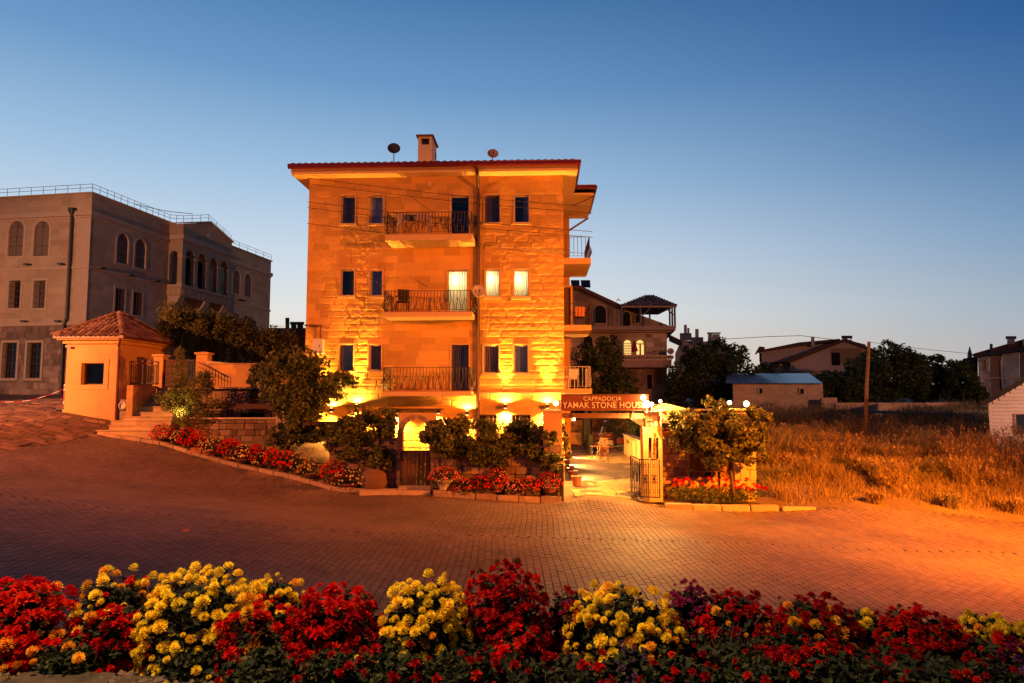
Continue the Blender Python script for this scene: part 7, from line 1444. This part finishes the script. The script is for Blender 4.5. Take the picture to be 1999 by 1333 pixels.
bush('sprawling red chrysanthemum in front of the yellow pair', 505, 1175, 72, 4.15, 'r', 62, .078, mix=('o', .18), wild=.14)
bush('wide red chrysanthemum bush left of the yellow globe flowers', 655, 1148, 92, 4.3, 'r', 120, .080, mix=('d', .25), wild=.09)
bush('yellow globe flowered bush in the middle of the front bed', 832, 1124, 88, 4.25, 'y', 86, .070, mix=('o', .04), wild=.09)
bush('tall dark red chrysanthemum bush at the centre of the bed', 985, 1104, 88, 4.45, 'd', 135, .072, mix=('r', .30), wild=.07)
bush('few big open red flowers hanging low at the centre', 1010, 1215, 54, 4.05, 'r', 22, .095, mix=('d', .4), wild=.14)
bush('low maroon chrysanthemum right of the centre', 1118, 1150, 52, 4.5, 'd', 44, .058, mix=('m', .5))
bush('yellow chrysanthemum with orange blooms right of the centre', 1215, 1136, 112, 4.35, 'y', 100, .064, mix=('o', .14), wild=.09)
bush('scattered yellow and orange flowers low at the right of the centre', 1290, 1205, 62, 4.1, 'y', 34, .060, mix=('or', .4), wild=.14)
bush('magenta flowered bush behind the yellow one', 1345, 1136, 46, 4.6, 'm', 46, .068)
bush('small violet flowers low in front of the yellow bush', 1225, 1255, 52, 3.98, 'p', 46, .030, nl=900)
bush('red chrysanthemum bush edged with orange right of the magenta one', 1430, 1152, 76, 4.45, 'r', 62, .066, mix=('ddo', .55))
bush('dark red chrysanthemum with sparse blooms in the right half', 1585, 1168, 84, 4.45, 'd', 92, .066, mix=('ro', .28), wild=.09)
bush('low shadowy dark red chrysanthemum in front on the right', 1560, 1225, 96, 4.12, 'd', 62, .070, mix=('r', .4), wild=.14)
bush('little yellow chrysanthemum between the dark red ones', 1688, 1194, 46, 4.6, 'y', 26, .066)
bush('dark red chrysanthemum bush right of the little yellow one', 1790, 1192, 84, 4.35, 'd', 96, .064, mix=('r', .35), wild=.09)
bush('yellow chrysanthemum near the right edge of the bed', 1930, 1200, 78, 4.5, 'y', 62, .068, mix=('o', .15))
bush('red flowers in front of the right hand yellow bush', 1915, 1235, 74, 4.15, 'd', 52, .068, mix=('rm', .5), wild=.14)
bush('purple flowering clump in the lower right corner', 1985, 1285, 46, 3.98, 'p', 46, .04, nl=900)
bush('dark red chrysanthemum low right of the violet flowers', 1720, 1265, 80, 4.0, 'd', 40, .06, nl=2200, wild=.14)
bush('dim orange and red flowers low left of the middle', 760, 1240, 90, 4.02, 'd', 24, .055, mix=('y', .2), nl=2600, wild=.14)
bush('green chrysanthemum with few open flowers at the lower left', 150, 1235, 110, 4.2, 'r', 22, .06, mix=('o', .4), nl=3400, wild=.14)
bush('green leafy chrysanthemum below the big yellow one', 420, 1225, 120, 4.2, 'y', 14, .05, nl=3600, wild=.14)
bush('leafy chrysanthemum without many blooms at the lower centre', 900, 1235, 110, 4.15, 'd', 16, .05, nl=3600, wild=.14)
bush('leafy dark chrysanthemum below the right hand red bushes', 1430, 1240, 120, 4.12, 'd', 14, .05, nl=3600, wild=.14)
bush('leafy dark chrysanthemum in the lower right', 1860, 1270, 110, 4.05, 'd', 16, .05, nl=3200, wild=.14)
for i, (x, yt, w_) in enumerate([(520, 1265, 90), (640, 1262, 80), (760, 1275, 80), (880, 1270, 80), (1010, 1275, 80), (1130, 1268, 85), (1330, 1275, 80), (1500, 1272, 95), (1650, 1280, 95), (1800, 1285, 90), (1930, 1290, 80)]):
    bush('low leafy growth at the bed edge ' + ['below the red sprawling bush', 'below the wide red bush', 'left of the yellow globe flowers', 'right under the yellow globe flowers', 'under the low open red flowers', 'left of the violet flowers', 'right of the violet flowers', 'under the dead pink stalks', 'under the shadowy red bush', 'left of the lower right corner', 'next to the purple clump'][i], x, yt, w_, 3.80, 'd', 13, .055, nl=2600, group='low growth along the front edge', mix=('rr', .3))
t = thing('dry_stalks', 'pinkish dried dead stalks leaning among the dark flowers', 'dead plant', PZ(1425, 1310, 1.75)); b = MB(); o = t.location
for i in range(20):
    a = R.uniform(-.9, .9); h = R.uniform(.12, .36); x, y = R.uniform(-.05, .05), R.uniform(-.12, .03); b.tube([(x, y, 0), (x + a * h * .25, y, h * .5), (x + a * h * .7 + .02, y - .04, h)], [.0045, .004, .002], 4, False)
    for q in range(3): u = R.uniform(.4, 1); b.tube([(x + a * h * .7 * u * u, y - .02, h * u), (x + a * h * .7 * u * u + R.uniform(-.06, .06), y - .04, h * u + R.uniform(-.01, .06))], .0022, 3, False)
b.build('stalk', mat('dead_stem', (.15, .07, .075), var=.2), t)
# ------------------------------------------------------------------ potted flowers by the garden walls (small in the photo: blooms are one part)
def blooms(b, c, r, h, n, s):
    for i in range(n):
        a = R.uniform(0, 6.28); el = math.asin(R.uniform(.05, 1)); d = Vector((math.cos(a) * math.cos(el), math.sin(a) * math.cos(el), math.sin(el))); p = Vector(c) + Vector((d.x * r, d.y * r, d.z * h)); u = d.cross(Vector((0, 0, 1.01))).normalized(); w = d.cross(u); q = s * R.uniform(.7, 1.2)
        ring = [p + (u * math.cos(k * 1.047) + w * math.sin(k * 1.047)) * q * .5 + d * .0 for k in range(6)]; b.add(ring + [p + d * q * .35], [(k, (k + 1) % 6, 6) for k in range(6)])
def pot_plant(label, px, pyt, hw, pyb, Yd, parts, nb, group, pot=None, s=.05, cat='potted flowers', urn=False):
    base = P(px, pyb, Yd); top = P(px, pyt, Yd); k = Yd / F; hw *= R.uniform(1.1, 1.4); r = hw * k; h = (top.z - base.z) * R.uniform(.95, 1.1); t = thing('potted_flowers', label, cat, base, 0, group); ph = h * ((.44 if urn else R.uniform(.16, .30)) if pot else .05)
    if pot:
        if urn: MB().lathe((0, 0, 0), [(.10, 0), (.13, .03), (.12, .08), (.24, ph * .7), (.31, ph * .92), (.33, ph), (.27, ph)], 16).build('pot', urnm, t, smooth=True)
        else: MB().lathe((0, 0, 0), [(r * .38, 0), (r * .55, ph * .8), (r * .62, ph * .82), (r * .62, ph)], 12).build('pot', pot, t)
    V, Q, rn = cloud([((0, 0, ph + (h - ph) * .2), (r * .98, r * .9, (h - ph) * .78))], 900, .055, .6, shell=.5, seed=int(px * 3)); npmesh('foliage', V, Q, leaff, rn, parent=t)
    for m, f_ in parts: b = MB(); blooms(b, (0, 0, ph), r, h - ph, int(nb * f_), s); tag(b.build('blooms', m, t), kind='stuff')
    return t
left = [(316, 826, 20, 'r', 'first red potted chrysanthemum at the foot of the steps'), (347, 843, 13, 'c', 'small cream potted flowers between the first two red ones'), (366, 832, 16, 'r', 'second red potted chrysanthemum from the steps'), (385, 840, 15, 'r', 'third red potted chrysanthemum from the steps'), (413, 852, 21, 'c', 'first wide cream potted flowers in the row'), (448, 858, 19, 'r', 'red potted flowers between the two cream ones near the steps'), (475, 866, 19, 'c', 'second wide cream potted flowers in the row'),
        (500, 868, 14, 'r', 'red potted flowers in front of the dark stake'), (514, 884, 17, 'c', 'cream potted flowers just right of the dark stake'), (530, 872, 13, 'r', 'small red potted flowers right of the dark stake'), (556, 878, 18, 'r', 'round red potted flowers at the middle of the row'), (583, 884, 18, 'c', 'cream potted flowers left of the tallest of the row'), (610, 896, 21, 'c', 'cream potted flowers near the lower end of the row'), (648, 899, 20, 'r', 'last red potted flowers at the lower end of the row'), (684, 911, 29, 'c', 'large cream flowered bush ending the row of pots')]
kxs = [k[0] for k in KP]
for (x, yt, hw, c_, lab) in left:
    Yd = float(np.interp(x, kxs, [k[2] for k in KP])) + .38; yb = proj((P(x, 900, Yd).x, Yd, zt(P(x, 900, Yd).x, Yd)))[1]
    pot_plant(lab, x, yt, hw, yb + 1, Yd, [(RED, 1.0)] if c_ == 'r' else [(CRM, .85), (RED, .08)], 190 if c_ == 'r' else 120, 'potted flowers in a row along the sloping kerb', mat('dark_terracotta', (.22, .07, .035), var=.2, scale=8, orn=.3), .065)
for i, (x0, x1, y0, y1) in enumerate([(371, 393, 874, 886), (395, 410, 880, 890)]):
    a = P(x0, y1, 25.5); c = P(x1, y0, 25.5); tag(MB().box(a.x, 25.5, a.z, c.x, 25.75, c.z).build('planter_box', terra), ['longer terracotta box standing on the kerb by the third red pot', 'shorter terracotta box standing on the kerb'][i], 'planter')
pot_plant('red and cream flowers in a pale footed urn by the plank gate', 866, 913, 24, 957, 23.02, [(RED, .6), (PNK, .7)], 190, 'potted flowers below the garden wall', urnm, .05, urn=True)
for (x, yt, hw, yb, ms, lab, pt) in [(905, 933, 19, 957, [(PNK, .9), (RED, .4)], 'pinkish flowers in a trough next to the urn', None), (939, 927, 18, 953, [(RED, 1.1)], 'red flowers above the first stone trough', None), (971, 916, 20, 960, [(RED, 1.1), (PNK, .3)], 'red flowers in the brown pot between the troughs', terra), (1003, 935, 20, 956, [(PNK, 1.0), (RED, .3)], 'pale orange flowers at the left of the long trough', None), (1036, 933, 20, 956, [(RED, 1.0), (PNK, .3)], 'red flowers at the right of the long trough', None), (1074, 922, 22, 960, [(RED, 1.1), (PNK, .2)], 'red flowers in the pot beside the black gate post', terra)]:
    pot_plant(lab, x, yt, hw, yb, 23.0, ms, 150, 'potted flowers below the garden wall', pt, .05)
for i, (x0, x1) in enumerate([(888, 923), (927, 966), (986, 1054)]):
    a = P(x0, 966, 22.98); c = P(x1, 951, 22.98); b = MB(); b.box(a.x, 22.9, a.z, c.x, 22.95, c.z).box(a.x, 23.15, a.z, c.x, 23.2, c.z).box(a.x, 22.951, a.z, a.x + .05, 23.149, c.z).box(c.x - .05, 22.951, a.z, c.x, 23.149, c.z).box(a.x + .05, 22.951, a.z, c.x - .05, 23.149, c.z - .05)
    tag(b.build('stone_trough', stoneg), ['short stone trough next to the pale urn', 'stone trough left of the brown pot', 'longest stone trough below the garden wall'][i], 'trough', 'stone troughs below the garden wall')
# the bed of red flowers right of the gate
a = P(1300, 978, 22.9); c = P(1505, 978, 22.9)
fb = thing('flower_bed', 'bed of round red and pink flowers below the shed wall', 'flowers', ((a.x + c.x) / 2, 23.1, zt(6.5, 23.1))); bedm = MB().box(a.x, 22.85, -.4, c.x - .2, 23.5, zt(6.5, 23.1) + .06).build('bed_soil', soilm, fb, world=fb)
V, Q, rn = cloud([(((a.x + c.x) / 2, 23.15, .18), ((c.x - a.x) / 2, .35, .30))], 3000, .07, .5, shell=.1, seed=5); npmesh('foliage', V - np.array(fb.location), Q, leafg, rn, parent=fb)
hd = [(1305, 942), (1319, 937), (1318, 947), (1333, 945), (1342, 935), (1352, 943), (1366, 935), (1384, 934), (1391, 941), (1393, 949), (1404, 953), (1417, 937), (1424, 935), (1416, 947), (1436, 953), (1440, 941), (1451, 947), (1459, 953), (1473, 946), (1468, 957), (1486, 952), (1495, 954), (1458, 936), (1402, 938), (1350, 950), (1372, 945), (1432, 945), (1478, 950), (1445, 952), (1330, 939)]
for i, (x, y) in enumerate(hd):
    q = P(x, y, 22.95 + R.uniform(-.05, .2)) - fb.location; s = R.uniform(.16, .21); cc = 'R' if i % 6 else 'k'
    link('flower_head', R.choice(FM[cc]), fb, q, (R.uniform(-.2, .5), R.uniform(-.3, .3), R.uniform(0, 6)), (s, s, s * .8)); 
b = MB()
for (x, y) in hd: q = P(x, y + 3, 23.0); b.tube([q, (q.x, q.y, .0)], .008, 4, False)
b.build('stem', mat('green_stem', (.07, .08, .03)), fb, world=fb)
# sloping paving between that bed and its kerb
flags(lambda x, y: 5.1 < x < 8.55, 4.9, 8.8, 22.72, 22.95, .3, .12, kmesh[0].materials[0], 'paving_stone', kerb, 60, lift=.02)
tag(MB().add([(P(356, 1031, 15).x, 15, zt(-7, 15) + .012), (P(368, 1031, 15).x, 15, zt(-7, 15) + .02), (P(369, 1030, 15.2).x, 15.25, zt(-7, 15) + .015), (P(358, 1030, 15.2).x, 15.2, zt(-7, 15) + .03)], [(0, 1, 2, 3)]).build('fallen_leaf', mat('orange_leaf', (.55, .12, .02))), 'single orange leaf lying on the paved road', 'leaf')
